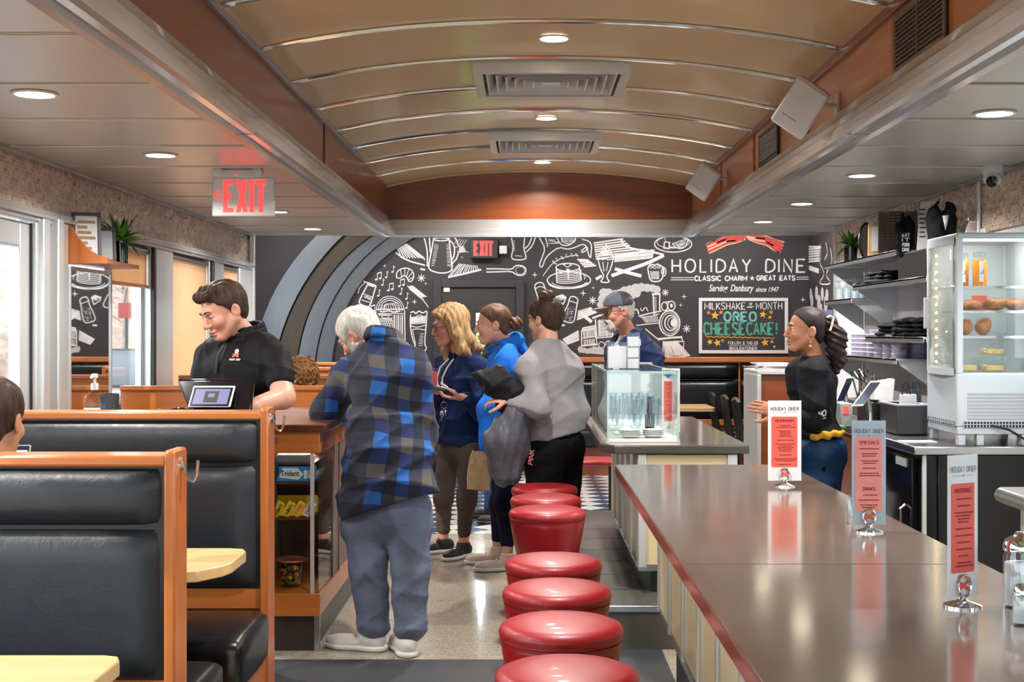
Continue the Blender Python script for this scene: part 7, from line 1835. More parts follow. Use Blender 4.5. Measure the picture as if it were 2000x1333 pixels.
# ---------------------------------------------------------------- 1 the cashier
def cashier():
    J = dict(neck=PP((479, 660, 5.68)), sl=PP((540, 700, 5.52)), sr=PP((408, 696, 5.78)), pel=PP((470, 905, 5.68)))
    J.update(el=PP((553, 776, 5.42)), wl=PP((486, 797, 5.22)), er=PP((388, 785, 5.62)), wr=PP((412, 803, 5.32))); fill_legs(J, 5.7, yaw=240)
    Hd = Head(PP((436, 607, 5.62)), 222, 24, 4, .98)
    X = Blob(); d = nrm(V(-.9, -.35, -.1)); X.rc(J['el'] + V(0, 0, .0), J['wl'], .046, .031, .02); X.rc(J['sl'] + (J['el'] - J['sl']) * .55, J['el'], .05, .045, .03); hand(X, J['wl'], d, (0.1, .2, -1), 1, .45, .5)
    X.rc(J['er'], J['wr'], .044, .03, .02); hand(X, J['wr'], nrm(V(.5, -.8, -.1)), (0, .1, -1), -1, .45)
    o = body('cashier in a black polo shirt looking down at the register', J, Hd, 'skin_fair', lids=True, extra=X, jaw=1.1)
    face_bits(Hd, o, 'hair_dark', gaze=.004)
    B = hair_cap(Hd, .012, -.006); Hd.rc(B, (.066, .045, .092), (.07, -.035, .094), .019, .022, .02); Hd.rc(B, (.02, .05, .105), (.03, -.04, .11), .022, .024, .02); B.obj('hair', 'hair_dark', .0045, o)
    B = Blob(); R = torso(B, J, (.13, .178), (.135, .165), (.125, .16), 0, .06); sleeve(B, J, 'l', (.064, .062, .05), .0, .29); sleeve(B, J, 'r', (.064, .062, .05), .0, .32); folds(B, .006, 22, 1); B.cut(J['pel'] - V(0, 0, .05), (0, 0, -1)); B.cut(J['neck'] + R[2] * .035, R[2])
    B.el(J['neck'] + R[0] * .05 + R[2] * .05, (.05, .045, .055), R, .01, True); sh = B.obj('polo_shirt', 'black_polo', .008, o)
    f, l, u = R
    ring_collar(sh, J, R, 'black_polo', .066, .04, .009, .3, .35)
    fr = J['pel'] + u * (np.linalg.norm(J['neck'] - J['pel']) * .70)
    p0 = fr + f * .139 - l * .01 + u * .13
    MB().tube([p0 + u * .0 - f * .03, p0 - u * .05, p0 - u * .12 + f * .008], .006).obj('placket', 'black_plastic', sh)
    # chest emblem: a round face over crossed strips with a line of lettering
    q, n = on_surface(sh, 463, 693); ul = nrm(np.cross(V(0, 0, 1), n)); u = np.cross(n, ul)
    pen = Pen(q, ul, u, .006); pen.disc((0, .012), .0115, 16).obj('emblem', 'chalk', sh)
    pen = Pen(q, ul, u, .0065); pen.line([(-.018, -.012), (.018, .0)], .007).line([(-.018, .0), (.018, -.012)], .007).obj('emblem_strips', 'logo_orange', sh)
    pen = Pen(q, ul, u, .0062); pen.text('HOLIDAY DINER', 0, -.028, .008, .0018, width=.062, cx=True, smooth=0).obj('lettering', 'chalk', sh)
    pen = Pen(q, ul, u, .0075); pen.disc((-.004, .013), .002, 8).disc((.004, .013), .002, 8).line([(-.004, .006), (.004, .006)], .0015).obj('emblem_face', 'ink', sh)
    pants(o, J, 'black_pants', res=.012); shoe(o, J['al'], (-.5, -.85), 'shoe_black'); shoe(o, J['ar'], (-.5, -.85), 'shoe_black')
cashier()
# ---------------------------------------------------------------- 2 the old man in plaid
def oldman():
    J = dict(neck=PP((752, 668, 6.22)), sl=PP((682, 728, 6.42)), sr=PP((810, 724, 6.08)), pel=PP((758, 985, 6.1)))
    J.update(el=PP((640, 798, 6.44)), wl=PP((672, 808, 6.74)), er=PP((822, 850, 6.16)), wr=PP((770, 850, 6.5)))
    J.update(hl=PP((716, 1005, 6.12)), kl=PP((719, 1115, 6.08)), al=PP((730, 1222, 6.08)), hr=PP((797, 1000, 6.08)), kr=PP((801, 1115, 6.02)), ar=PP((801, 1228, 6.0)))
    Hd = Head(PP((701, 655, 6.40)), 150, 34, -8, 1.06)
    X = Blob(); hand(X, J['wl'], (-.3, .9, -.05), (0, 0, -1), -1, .3)
    o = body('old man in a blue plaid flannel leaning on the display case', J, Hd, 'skin_pink', extra=X)
    face_bits(Hd, o, 'hair_white')
    B = hair_cap(Hd, .010, -.012, low=-.062, wob=.003); Hd.rc(B, (.03, .062, .03), (.025, .06, -.045), .022, .018, .02); B.obj('hair', 'hair_white', .0045, o)
    B = Blob(); Hd.el(B, .05, 0, -.085, (.05, .056, .05)); Hd.rc(B, (.0, .066, -.04), (.06, .03, -.1), .022, .026); Hd.rc(B, (.0, -.066, -.04), (.06, -.03, -.1), .022, .026); Hd.el(B, .098, 0, -.055, (.014, .03, .009)); Hd.el(B, .108, 0, -.072, (.016, .02, .004), .004, True); B.wob.append(lambda X, Y, Z: .002 * np.sin(X * 210 + Z * 60)); B.obj('beard', 'hair_white', .0045, o)
    B = Blob(); R = torso(B, J, (.155, .20), (.17, .215), (.165, .22), 0, .08, .078)
    B.el(PP((757, 905, 6.1)), (.18, .235, .26), R, .08); B.el(PP((764, 960, 6.1)), (.17, .245, .14), R, .08); B.el(PP((722, 990, 6.12)), (.15, .15, .13), R, .08)
    sleeve(B, J, 'l', (.076, .078, .058), .0, .95, .06); sleeve(B, J, 'r', (.076, .072, .055), .0, .95, .06); folds(B, .010, 15, 2)
    B.cut(PP((760, 982, 6.1)), (.30, 0, -.954)); B.cut(J['neck'] + R[2] * .05, R[2])
    sh = B.obj('flannel_shirt', 'plaid_flannel', .009, o)
    f, l, u = R; ring_collar(sh, J, R, 'plaid_flannel', .07, .034, .012, .25, .5)
    tr = Blob(); tr.el(J['pel'] + V(0, 0, .0), (.155, .205, .17), R, .03); tr.rc(J['hl'] - V(0, 0, .05), J['hr'] - V(0, 0, .05), .125, .125, .03); legs(tr, J, (.112, .092, .078), .018, .99); folds(tr, .006, 16, 5); tr.cut((0, 0, .04), (0, 0, -1)); tr.obj('sweatpants', 'grey_sweats', .009, o)
    for a, d in (('al', (-.92, .3)), ('ar', (-.3, .95))): shoe(o, J[a] + V(.0, 0, .0) - V(.02, 0, 0), d, 'shoe_white', k=1.18)
oldman()
# ---------------------------------------------------------------- 3 blonde woman
def blonde():
    J = dict(neck=PP((903, 693, 8.72)), sl=PP((941, 722, 8.52)), sr=PP((866, 716, 8.88)), pel=PP((900, 862, 8.7)))
    J.update(el=PP((937, 800, 8.42)), wl=PP((905, 776, 8.26)), er=PP((852, 800, 8.72)), wr=PP((852, 762, 8.5)))
    J.update(hl=PP((918, 880, 8.6)), kl=PP((912, 975, 8.58)), al=PP((905, 1062, 8.6)), hr=PP((878, 880, 8.8)), kr=PP((866, 970, 8.76)), ar=PP((866, 1055, 8.78)))
    Hd = Head(PP((878, 636, 8.62)), 197, 10, -2, 1.08)
    X = Blob(); hand(X, J['wl'], (-.9, -.1, -.05), (0, .15, 1), -1, .5, .6); hand(X, J['wr'], (-.1, -.5, .85), (-.9, .3, 0), 1, .6)
    for sd in 'lr': X.rc(J['k' + sd] * .22 + J['a' + sd] * .78, J['a' + sd], .036, .034, .02)
    o = body('blonde woman in sunglasses and a navy hoodie holding a wallet', J, Hd, 'skin_pink', True, extra=X)
    face_bits(Hd, o, 'hair_blonde')
    B = hair_cap(Hd, .018, -.018, (-.8, 0, .6), -.12, .003)
    Hd.rc(B, (.062, .04, .075), (.085, .02, .085), .026, .016, .02); Hd.rc(B, (.06, -.03, .08), (.08, .0, .082), .026, .018, .02)
    for sd in (1, -1):
        B.chain([Hd.p(.01, .07 * sd, .03), Hd.p(-.012, .085 * sd, -.06), Hd.p(-.03 if sd > 0 else .02, .085 * sd, -.15), Hd.p(-.075 if sd > 0 else .03, .08 * sd, -.20)], [.036, .034, .036, .02], .03)
        B.chain([Hd.p(-.06, .05 * sd, -.02), Hd.p(-.085, .055 * sd, -.1), Hd.p(-.125, .05 * sd, -.16), Hd.p(-.165, .04 * sd, -.175)], [.045, .045, .034, .016], .03)
    B.wob.append(lambda X, Y, Z: .0025 * np.sin(X * 120 + Y * 150 + Z * 25)); B.obj('hair', 'hair_blonde', .005, o)
    g = MB(); fr = MB()
    for sd in (-1, 1):
        g.lathe([(0, 0), (.021, 0), (.021, .0025), (0, .003)], tuple(Hd.p(.101, .031 * sd, -.003)), 16, tuple(Hd.f)); fr.tube([Hd.p(.098, .05 * sd, .004), Hd.p(.05, .078 * sd, .004), Hd.p(-.015, .085 * sd, .0)], .0022, 6)
    fr.tube([Hd.p(.106, -.01, .002), Hd.p(.108, 0, .004), Hd.p(.106, .01, .002)], .002, 6)
    s = g.obj('sunglasses', 'lens_red', o); fr.obj('temple', 'dark_grey', s)
    B = Blob(); R = torso(B, J, (.135, .175), (.15, .175), (.145, .185), 0, .07, .072); B.el(J['pel'] + R[2] * .1, (.15, .185, .2), R, .06)
    f, l, u = R; B.el(J['pel'] + u * .36 + f * .07, (.1, .14, .11), R, .05)
    sleeve(B, J, 'l', (.066, .062, .048), .0, .93, .05); sleeve(B, J, 'r', (.066, .062, .048), 0, .93, .05); folds(B, .008, 18, 3); B.cut(PP((895, 868, 8.7)), (0, 0, -1)); B.cut(J['neck'] + u * .03, u)
    hd = B.obj('hoodie', 'navy_hoodie', .01, o)
    C = Blob(); C.chain([J['neck'] + f * .07 - l * .03 - u * .01, J['neck'] + l * -.085 + u * .02, J['neck'] - f * .09 - u * .01, J['neck'] + l * .085 + u * .02, J['neck'] + f * .07 + l * .03 - u * .01], [.025, .034, .05, .034, .025], .03); C.obj('hood', 'navy_hoodie', .008, hd)
    for sd in (-1, 1):
        a = J['neck'] + f * .088 + l * .03 * sd - u * .03
        b = J['pel'] + u * .36 + f * .176
        MB().tube([a, a + f * .06 - u * .06 + l * .012 * sd, b + l * .03 * sd + u * .06, b + l * .032 * sd - u * .015], .0055, 6).obj('drawstring', 'cord_white', hd)
    pants(o, J, 'taupe_leggings', (.12, .16), (.086, .064, .046), .009, upto=.74, fold=.003, name='leggings')
    shoe(o, J['al'], (-.55, -.83), 'shoe_black', k=1.1); shoe(o, J['ar'], (-.9, -.4), 'shoe_black', k=1.1)
    w = J['wl'] + V(-.1, -.0, .02)
    t = thing('wallet', 'open dark wallet held by the blonde woman', 'wallet', tuple(w))
    Rm = Matrix.Translation(w) @ Matrix.Rotation(.25, 4, 'Y') @ Matrix.Rotation(-.3, 4, 'X')
    MB().box(-.085, .06, -.045, .045, .004, .018, Rm).obj('cover', 'black_leather', t, bev=.004); MB().box(-.08, .045, -.047, .035, .019, .024, Rm).obj('cards', 'paper', t, bev=.001); MB().box(-.075, -.02, -.03, .03, .03, .034, Rm @ Matrix.Rotation(.35, 4, 'Y')).obj('bank_notes', 'white_plastic', t)
    k = thing('key_ring', 'bunch of keys hanging under the wallet', 'keys', tuple(w + V(.0, 0, -.06)))
    b = MB(); q = np.random.default_rng(2); c0 = w + V(-.02, -.03, -.05)
    b.tube([c0 + V(.0, 0, .06), c0], .005).obj('strap', 'black_leather', k)
    b = MB(); b.tube([c0 + .02 * V(math.cos(a), 0, math.sin(a)) - V(0, 0, .02) for a in np.linspace(0, 6.28, 14)], .0025, 6)
    for i in range(6): e = c0 + V(q.uniform(-.03, .03), q.uniform(-.02, .02), -.09 - q.uniform(0, .04)); b.tube([c0 - V(0, 0, .035), e], .0035, 6); b.sphere(tuple(c0 * .35 + e * .65), (.012, .003, .014), 8, 6)
    b.obj('keys', 'chrome', k)
    c = J['wr'] + V(-.02, -.075, .03)
    t = thing('drink_cup', 'clear cup of red drink held by the blonde woman', 'cup', tuple(c))
    MB().lathe([(0, 0), (.028, 0), (.036, .115), (.034, .115), (.027, .004), (0, .004)], tuple(c)).obj('cup', 'clear_plastic', t); MB().lathe([(0, .004), (.027, .004), (.0325, .09), (0, .09)], tuple(c)).obj('drink', 'bacon_red', t)
blonde()
# ---------------------------------------------------------------- 4 woman in the blue hoodie
def bluewoman():
    J = dict(neck=PP((986, 670, 8.28)), sl=PP((990, 710, 8.1)), sr=PP((994, 706, 8.44)), pel=PP((992, 868, 8.3)))
    J.update(el=PP((953, 800, 8.0)), wl=PP((951, 872, 7.94)), er=PP((980, 800, 8.54)), wr=PP((958, 835, 8.5)))
    J.update(hl=PP((990, 880, 8.22)), kl=PP((986, 985, 8.18)), al=PP((992, 1084, 8.12)), hr=PP((990, 880, 8.38)), kr=PP((976, 985, 8.36)), ar=PP((972, 1070, 8.36)))
    Hd = Head(PP((962, 634, 8.2)), 184, 6, 0, 1.02)
    X = Blob(); hand(X, J['wl'], (.05, -.1, -1), (0, 1, 0), 1, .75, .6)
    for sd in 'lr': X.rc(J['k' + sd] * .2 + J['a' + sd] * .8, J['a' + sd], .036, .034, .02)
    o = body('woman in a bright blue hoodie with a low bun', J, Hd, 'skin_fair', True, extra=X)
    face_bits(Hd, o, 'hair_brown')
    B = hair_cap(Hd, .007, .002, (-.74, 0, .67), wob=.0015); B.obj('hair', 'hair_brown', .0045, o)
    B = Blob(); Hd.el(B, -.145, 0, -.01, (.042, .045, .042)); Hd.rc(B, (-.1, 0, .0), (-.13, 0, -.005), .03, k=.02); B.wob.append(lambda X, Y, Z: .004 * np.sin(X * 160 + Z * 120)); B.obj('hair_bun', 'hair_brown', .0045, o)
    B = Blob(); R = torso(B, J, (.125, .165), (.13, .16), (.13, .17), 0, .06, .07); B.el(J['pel'] + R[2] * .08, (.135, .17, .17), R, .05); f, l, u = R
    sleeve(B, J, 'l', (.068, .066, .05), 0, .97, .05); sleeve(B, J, 'r', (.065, .06, .045), 0, .95, .05); B.rc(J['wl'] + V(0, 0, .05), J['wl'] + V(0, 0, .01), .046, .04, .01); folds(B, .008, 20, 6); B.cut(J['pel'] - V(0, 0, .09), (0, 0, -1)); B.cut(J['neck'] + u * .03, u)
    hd = B.obj('hoodie', 'blue_hoodie', .009, o)
    C = Blob(); C.chain([J['neck'] + f * .09 - u * .05, J['neck'] + l * .085 + u * .0, J['neck'] - f * .07 + u * .015, J['neck'] - f * .12 - u * .06], [.02, .03, .042, .03], .04); C.chain([J['neck'] + f * .09 - u * .05, J['neck'] - l * .085, J['neck'] - f * .07 + u * .015], [.02, .03, .042], .04); folds(C, .005, 30, 2); C.obj('hood', 'blue_hoodie', .008, hd)
    pants(o, J, 'navy_leggings', (.12, .155), (.084, .062, .046), .009, upto=.76, fold=.003, name='leggings')
    shoe(o, J['al'], (-.97, -.2), 'shoe_pink', k=1.12); shoe(o, J['ar'], (-.97, -.1), 'shoe_pink', k=1.1)
    b0 = J['wl'] + V(-.04, -.02, -.06)
    t = thing('paper_bag', 'crumpled brown paper bag hanging from the hand of the woman in blue', 'bag', tuple(b0))
    q = np.random.default_rng(4); rings = []
    for k, (z, hx, hy) in enumerate(((.03, .035, .012), (-.01, .048, .018), (-.045, .058, .03), (-.09, .062, .038), (-.13, .066, .04), (-.17, .066, .04), (-.2, .066, .04))):
        per = [(-1, -1), (-.5, -1), (0, -1), (.5, -1), (1, -1), (1, 0), (1, 1), (.5, 1), (0, 1), (-.5, 1), (-1, 1), (-1, 0)]
        rings.append([tuple(b0 + V(-.012 + hx * a + q.uniform(-.006, .006), hy * b + q.uniform(-.009, .009), z + q.uniform(-.008, .008) - .12 * (hx * a) * (k / 6))) for a, b in per])
    MB().loft(rings).obj('bag', 'brown_paper', t, smooth=25)
bluewoman()
# ---------------------------------------------------------------- 5 woman in the grey sweatshirt
def greywoman():
    J = dict(neck=PP((1071, 671, 7.68)), sl=PP((1032, 717, 7.5)), sr=PP((1112, 712, 7.82)), pel=PP((1082, 872, 7.66)))
    J.update(el=PP((1052, 796, 7.38)), wl=PP((996, 784, 7.4)), er=PP((1128, 806, 7.78)), wr=PP((1070, 800, 7.98)))
    fill_legs(J, 7.66, yaw=145, sp=.1)
    Hd = Head(PP((1064, 624, 7.72)), 141, 6, 0, 1.02)
    X = Blob(); hand(X, J['wl'], (-.95, .2, .05), (.1, .3, -1), 1, .55, .4)
    o = body('woman in a grey sweatshirt with her back turned, hair in a top bun', J, Hd, 'skin_fair', True, extra=X)
    face_bits(Hd, o, 'hair_dark')
    B = hair_cap(Hd, .012, -.012, (-.72, 0, .68)); B.obj('hair', 'hair_dark', .0045, o)
    B = Blob(); Hd.el(B, -.035, .01, .135, (.045, .05, .032)); B.wob.append(lambda X, Y, Z: .004 * np.sin(X * 140 + Y * 90 + Z * 120)); B.obj('hair_bun', 'hair_brown', .0045, o)
    B = Blob(); R = torso(B, J, (.135, .175), (.155, .185), (.165, .205), 0, .07, .066); f, l, u = R; B.el(J['pel'] + u * .12, (.17, .205, .2), R, .06); B.el(J['pel'] + u * .3 + f * .08, (.1, .15, .11), R, .05)
    sleeve(B, J, 'l', (.07, .064, .045), 0, .95, .06); sleeve(B, J, 'r', (.07, .066, .05), 0, .95, .06); folds(B, .0055, 17, 8); B.cut(PP((1075, 856, 7.66)), (.2, 0, -.98)); B.cut(J['neck'] + u * .035, u)
    B.el(J['neck'] + u * .06, (.07, .075, .045), R, .01, True); s = B.obj('sweatshirt', 'grey_sweater', .009, o)
    tr = pants(o, J, 'black_pants', (.165, .205), (.125, .09, .07), .011, fold=.003)
    q, n = on_surface(tr, 1040, 893); w_ = nrm(V(.2, 0, 1) - n * np.dot(V(.2, 0, 1), n))
    Pen(q, w_, np.cross(n, w_), .01).text('PINK', -.042, -.012, .03, .0065, width=.085, smooth=0).obj('lettering', 'menu_pink', tr)
    shoe(o, J['al'], (-.8, .5), 'shoe_white'); shoe(o, J['ar'], (-.8, .5), 'shoe_white')
    w = J['wl']
    t = thing('coat', 'grey puffer coat with a dark hood draped over the arm of the woman in grey', 'coat', tuple(w))
    B = Blob(); a = PP((1003, 800, 7.42)); B.chain([a + V(.03, 0, .0), PP((985, 860, 7.42)), PP((988, 925, 7.43))], [.07, .105, .085], .05); B.chain([a + V(.06, .03, 0), PP((1005, 870, 7.5)), PP((985, 915, 7.5))], [.06, .09, .085], .05); B.wob.append(lambda X, Y, Z: .007 * np.sin(X * 62 + Z * 9 + 1.5 * np.sin(Z * 13)) + .003 * np.sin(X * 120 - Z * 30)); B.cut(PP((985, 950, 7.4)), (0, 0, -1)); B.obj('lining', 'grey_coat', .009, t)
    B = Blob(); B.chain([PP((938, 742, 7.4)), PP((968, 745, 7.42)), PP((1002, 768, 7.44)), PP((985, 790, 7.44))], [.062, .085, .07, .05], .04); B.el(PP((928, 752, 7.36)), (.05, .09, .055), k=.015, sub=True); folds(B, .006, 30, 2); B.obj('hood', 'dark_coat', .007, t)
greywoman()
# ---------------------------------------------------------------- 6 man with the cap
def capman():
    J = dict(neck=PP((1228, 655, 9.42)), sl=PP((1272, 690, 9.2)), sr=PP((1204, 684, 9.62)), pel=PP((1238, 850, 9.45)))
    J.update(el=PP((1286, 770, 9.15)), wl=PP((1270, 830, 9.0)), er=PP((1196, 770, 9.6)), wr=PP((1200, 830, 9.4))); fill_legs(J, 9.4, yaw=205)
    Hd = Head(PP((1207, 608, 9.35)), 197, 9, 0, 1.06)
    X = Blob(); hand(X, J['wl'], (-.3, -.3, -.9), (-.8, .5, 0), 1, .4)
    o = body('bearded man in a baseball cap and glasses behind the pastry case', J, Hd, 'skin_pink', extra=X)
    face_bits(Hd, o, 'hair_white')
    B = hair_cap(Hd, .006, -.004, (-.85, 0, .5), -.09); B.cut(Hd.p(0, 0, .05), Hd.u); B.obj('hair', 'hair_white', .0045, o)
    B = Blob(); Hd.el(B, .06, 0, -.098, (.042, .04, .04)); Hd.el(B, .096, 0, -.056, (.013, .03, .009)); Hd.rc(B, (.082, .03, -.06), (.07, .03, -.1), .014, k=.02); Hd.rc(B, (.082, -.03, -.06), (.07, -.03, -.1), .014, k=.02); Hd.el(B, .11, 0, -.071, (.02, .018, .004), .004, True); B.wob.append(lambda X, Y, Z: .002 * np.sin(X * 200 + Z * 70)); B.obj('beard', 'hair_white', .0045, o)
    B = Blob(); Hd.el(B, -.012, 0, .05, (.106, .09, .085)); n = nrm(Hd.u - Hd.f * .12); B.cut(Hd.p(0, 0, .036), -n); B.cut(Hd.p(-.012, 0, 0), Hd.f); cp = B.obj('cap', 'dark_grey', .005, o)
    B = Blob(); Hd.el(B, -.012, 0, .05, (.106, .09, .085)); B.cut(Hd.p(0, 0, .036), -n); B.cut(Hd.p(-.012, 0, 0), -Hd.f); B.obj('front_panel', 'grey_tee', .005, cp)
    B = Blob(); Hd.el(B, .105, 0, .034, (.075, .075, .012)); Hd.el(B, .105, 0, .02, (.08, .08, .012), .01, True); B.cut(Hd.p(.04, 0, 0), -Hd.f); B.obj('brim', 'hair_brown', .004, cp)
    fr = MB(); g = MB()
    for sd in (-1, 1):
        g.lathe([(0, 0), (.02, 0), (.02, .002), (0, .002)], tuple(Hd.p(.1, .031 * sd, -.002)), 16, tuple(Hd.f)); fr.tube([Hd.p(.1, .05 * sd, .004), Hd.p(.04, .08 * sd, .006), Hd.p(-.015, .086 * sd, .0)], .002, 6)
        fr.tube([Hd.p(.102, .031 * sd + .02 * math.cos(a), -.002 + .02 * math.sin(a)) for a in np.linspace(0, 6.28, 18)], .0015, 5)
    s = g.obj('glasses', 'lens_clear', o); fr.obj('frame', 'dark_grey', s)
    B = Blob(); R = torso(B, J, (.125, .165), (.14, .165), (.12, .16), 0, .06); B.cut(J['pel'] - V(0, 0, .03), (0, 0, -1)); B.cut(J['neck'] + R[2] * .03, R[2]); folds(B, .005, 22, 3); B.obj('sweater', 'light_shirt', .011, o)
    B = Blob(); R = torso(B, J, (.15, .195), (.165, .195), (.155, .195), 0, .06, .078); f, l, u = R; sleeve(B, J, 'l', (.082, .076, .055), 0, .95); sleeve(B, J, 'r', (.082, .07, .05), 0, .95); folds(B, .007, 20, 4); B.cut(J['pel'] - V(0, 0, .06), (0, 0, -1)); B.cut(J['neck'] + u * .03, u)
    mid = J['pel'] + u * .2 + f * .19; B.rc(mid - u * .35 - l * .02, mid + u * .1 - l * .02, .135, .1, .01, True); B.rc(mid + u * .1 - l * .02, J['neck'] + f * .08 + u * .05, .085, .05, .01, True)
    jk = B.obj('jacket', 'navy_jacket', .009, o)
    C = Blob(); C.chain([J['neck'] + f * .1 + l * .05 - u * .05, J['neck'] + l * .085 + u * .02, J['neck'] - f * .085 + u * .02, J['neck'] - l * .085 + u * .02], [.02, .024, .03, .024], .02); C.obj('collar', 'navy_jacket', .007, jk)
    pants(o, J, 'black_pants', res=.013); shoe(o, J['al'], (-.9, -.4), 'shoe_black'); shoe(o, J['ar'], (-.9, -.4), 'shoe_black')
capman()
# ---------------------------------------------------------------- 7 the server
def server():
    J = dict(neck=PP((1590, 700, 7.34)), sl=PP((1588, 727, 7.18)), sr=PP((1588, 724, 7.5)), pel=PP((1594, 872, 7.34)))
    J.update(el=PP((1586, 826, 7.1)), wl=PP((1520, 803, 7.04)), er=PP((1575, 826, 7.56)), wr=PP((1518, 830, 7.55))); fill_legs(J, 7.3, yaw=180)
    Hd = Head(PP((1573, 645, 7.3)), 183, -2, 0, 1.03)
    X = Blob(); hand(X, J['wl'], (-.9, -.05, .2), (.0, .9, -.2), 1, .2, .2); 
    o = body('server in a black tee and navy apron with a dark curly ponytail', J, Hd, 'skin_tan', True, extra=X)
    face_bits(Hd, o, 'hair_black', gaze=.001, bo=.0005)
    B = hair_cap(Hd, .006, .006, (-.74, 0, .67), wob=.0012); B.obj('hair', 'hair_black', .0045, o)
    B = Blob(); Hd.el(B, -.115, 0, .03, (.045, .045, .055)); B.chain([Hd.p(-.13, 0, .03), Hd.p(-.17, 0, -.04), Hd.p(-.175, 0, -.12), Hd.p(-.18, 0, -.2)], [.045, .055, .05, .02], .03); B.chain([Hd.p(-.16, .03, -.06), Hd.p(-.2, .03, -.16), Hd.p(-.17, .03, -.23)], [.03, .026, .01], .02); B.wob.append(lambda X, Y, Z: .008 * np.sin(X * 75 + Z * 65) * np.sin(Z * 90 - Y * 50) + .003 * np.sin(Z * 180 + X * 90)); B.obj('ponytail', 'hair_black', .005, o)
    MB().tube([Hd.p(-.1, .058, .07), Hd.p(-.115, .06, .08), Hd.p(-.135, .055, .072), Hd.p(-.128, .058, .03), Hd.p(-.118, .06, .0)], .0065, 6).obj('hair_clip', 'bacon_pale', o)
    MB().sphere(tuple(Hd.p(-.005, .088, -.068)), .006, 8, 6).sphere(tuple(Hd.p(-.004, .09, -.09)), .011, 10, 8).obj('earring', 'hair_blonde', o)
    B = Blob(); R = torso(B, J, (.13, .16), (.13, .155), (.135, .165), 0, .06, .068); f, l, u = R; B.el(J['pel'] + u * .4 + f * .075, (.085, .13, .1), R, .05); B.el(J['pel'] + u * .05 - f * .02, (.135, .165, .1), R, .05)
    sleeve(B, J, 'l', (.078, .07, .05), 0, .33); sleeve(B, J, 'r', (.078, .07, .05), 0, .33); folds(B, .006, 20, 9); B.cut(J['pel'] + u * .06, (0, 0, -1)); B.cut(J['neck'] + u * .02, u)
    s = B.obj('tee_shirt', 'black_tee', .009, o)
    B = Blob(); sleeve(B, J, 'l', (.056, .052, .038), 0, .97); sleeve(B, J, 'r', (.056, .05, .036), 0, .97); folds(B, .003, 30, 9); B.obj('undershirt_sleeves', 'shirt_black', .008, s)
    q, n = on_surface(s, 1602, 812); n = nrm(n * V(.5, 1, .2)); uu = nrm(V(1, 0, 0) - n * n[0]); vv = np.cross(n, uu)
    pen = Pen(q, uu, vv, .016); pen.text('HO', -.025, 0, .032, .008, width=.05).line([(-.02, -.014), (.03, -.014)], .005).obj('lettering', 'chalk', s)
    B = Blob(); B.el(J['pel'] - u * .02 - f * .02, (.148, .175, .12), R, .06); B.rc(J['pel'] + V(.0, 0, -.08), J['pel'] + V(-.01, -.03, -.26), .155, .14, .06); folds(B, .004, 20, 1); B.cut(J['pel'] + V(0, 0, .055), (0, 0, 1)); B.cut(J['pel'] + V(0, 0, -.2), (-.4, 0, -.92)); B.obj('apron', 'dark_apron', .009, o)
    B = Blob(); B.chain([J['pel'] + V(-.06, -.165, .06), J['pel'] + V(.02, -.172, .075), J['pel'] + V(.11, -.14, .085)], [.016, .02, .018], .02); B.wob.append(lambda X, Y, Z: .005 * np.sin(X * 90 + Z * 70)); B.obj('yellow_cloth', 'yellow_cloth', .005, o)
    pants(o, J, 'black_pants', (.095, .125), (.075, .062, .05), .012); shoe(o, J['al'], (-1, 0), 'shoe_black'); shoe(o, J['ar'], (-1, 0), 'shoe_black')
server()
# ---------------------------------------------------------------- 8 diners seated in the booths
def seated(label, hx, hz, y, yaw, skin, hair, top, x2=0):
    a = math.radians(yaw); f = V(math.cos(a), math.sin(a), 0); l = V(-math.sin(a), math.cos(a), 0)
    c = V(hx, y, hz); nk = c - V(0, 0, .15) - f * .03; pel = V(nk[0], nk[1], .56) - f * .02
    J = dict(neck=nk, pel=pel, sl=nk + l * .18 - V(0, 0, .05), sr=nk - l * .18 - V(0, 0, .05)); J['el'] = J['sl'] + f * .08 - V(0, 0, .27); J['er'] = J['sr'] + f * .08 - V(0, 0, .27)
    J['wl'] = J['el'] + f * .24 + V(0, 0, .08) - l * .05; J['wr'] = J['er'] + f * .22 + V(0, 0, .12) + l * .02
    for sd, s in (('l', 1), ('r', -1)): J['h' + sd] = pel + l * .09 * s; J['k' + sd] = pel + l * .1 * s + f * .36 + V(0, 0, .0); J['a' + sd] = V(*(pel + l * .1 * s + f * .38)[:2], .08)
    Hd = Head(c, yaw, 6, 0, 1.0)
    X = Blob(); hand(X, J['wr'], f * .8 + V(0, 0, .5), l, -1, .5); hand(X, J['wl'], f, -l, 1, .4)
    o = body(label, J, Hd, skin, extra=X); face_bits(Hd, o, hair)
    B = hair_cap(Hd, .010, -.012)
    if hair == 'hair_curly': 
        B = hair_cap(Hd, .028, -.03, low=-.1, wob=0); B.wob.append(lambda X, Y, Z: .008 * np.sin(X * 90 + 3 * np.sin(Z * 60)) * np.sin(Z * 85 + 3 * np.sin(Y * 50 + X * 40)) + .004 * np.sin(X * 190 + Y * 150 + Z * 170))
    B.obj('hair', hair, .005, o)
    B = Blob(); R = torso(B, J, (.125, .165), (.13, .16), (.12, .16), 0, .06); sleeve(B, J, 'l', (.07, .06, .045), 0, .9); sleeve(B, J, 'r', (.07, .06, .045), 0, .9); folds(B, .005, 22, 3); B.cut(nk + V(0, 0, .03), (0, 0, 1)); B.obj('shirt', top, .011, o)
    pants(o, J, 'blue_jeans', (.12, .165), (.088, .07, .055), .013); shoe(o, J['al'], f, 'shoe_black'); shoe(o, J['ar'], f, 'shoe_black')
    return J, f, l
J, f, l = seated('diner with short dark hair seen from behind at the frame edge', PX(-13, 3.86), PZ(822, 3.86), 3.87, 84, 'skin_warm', 'hair_dark', 'green_shirt')
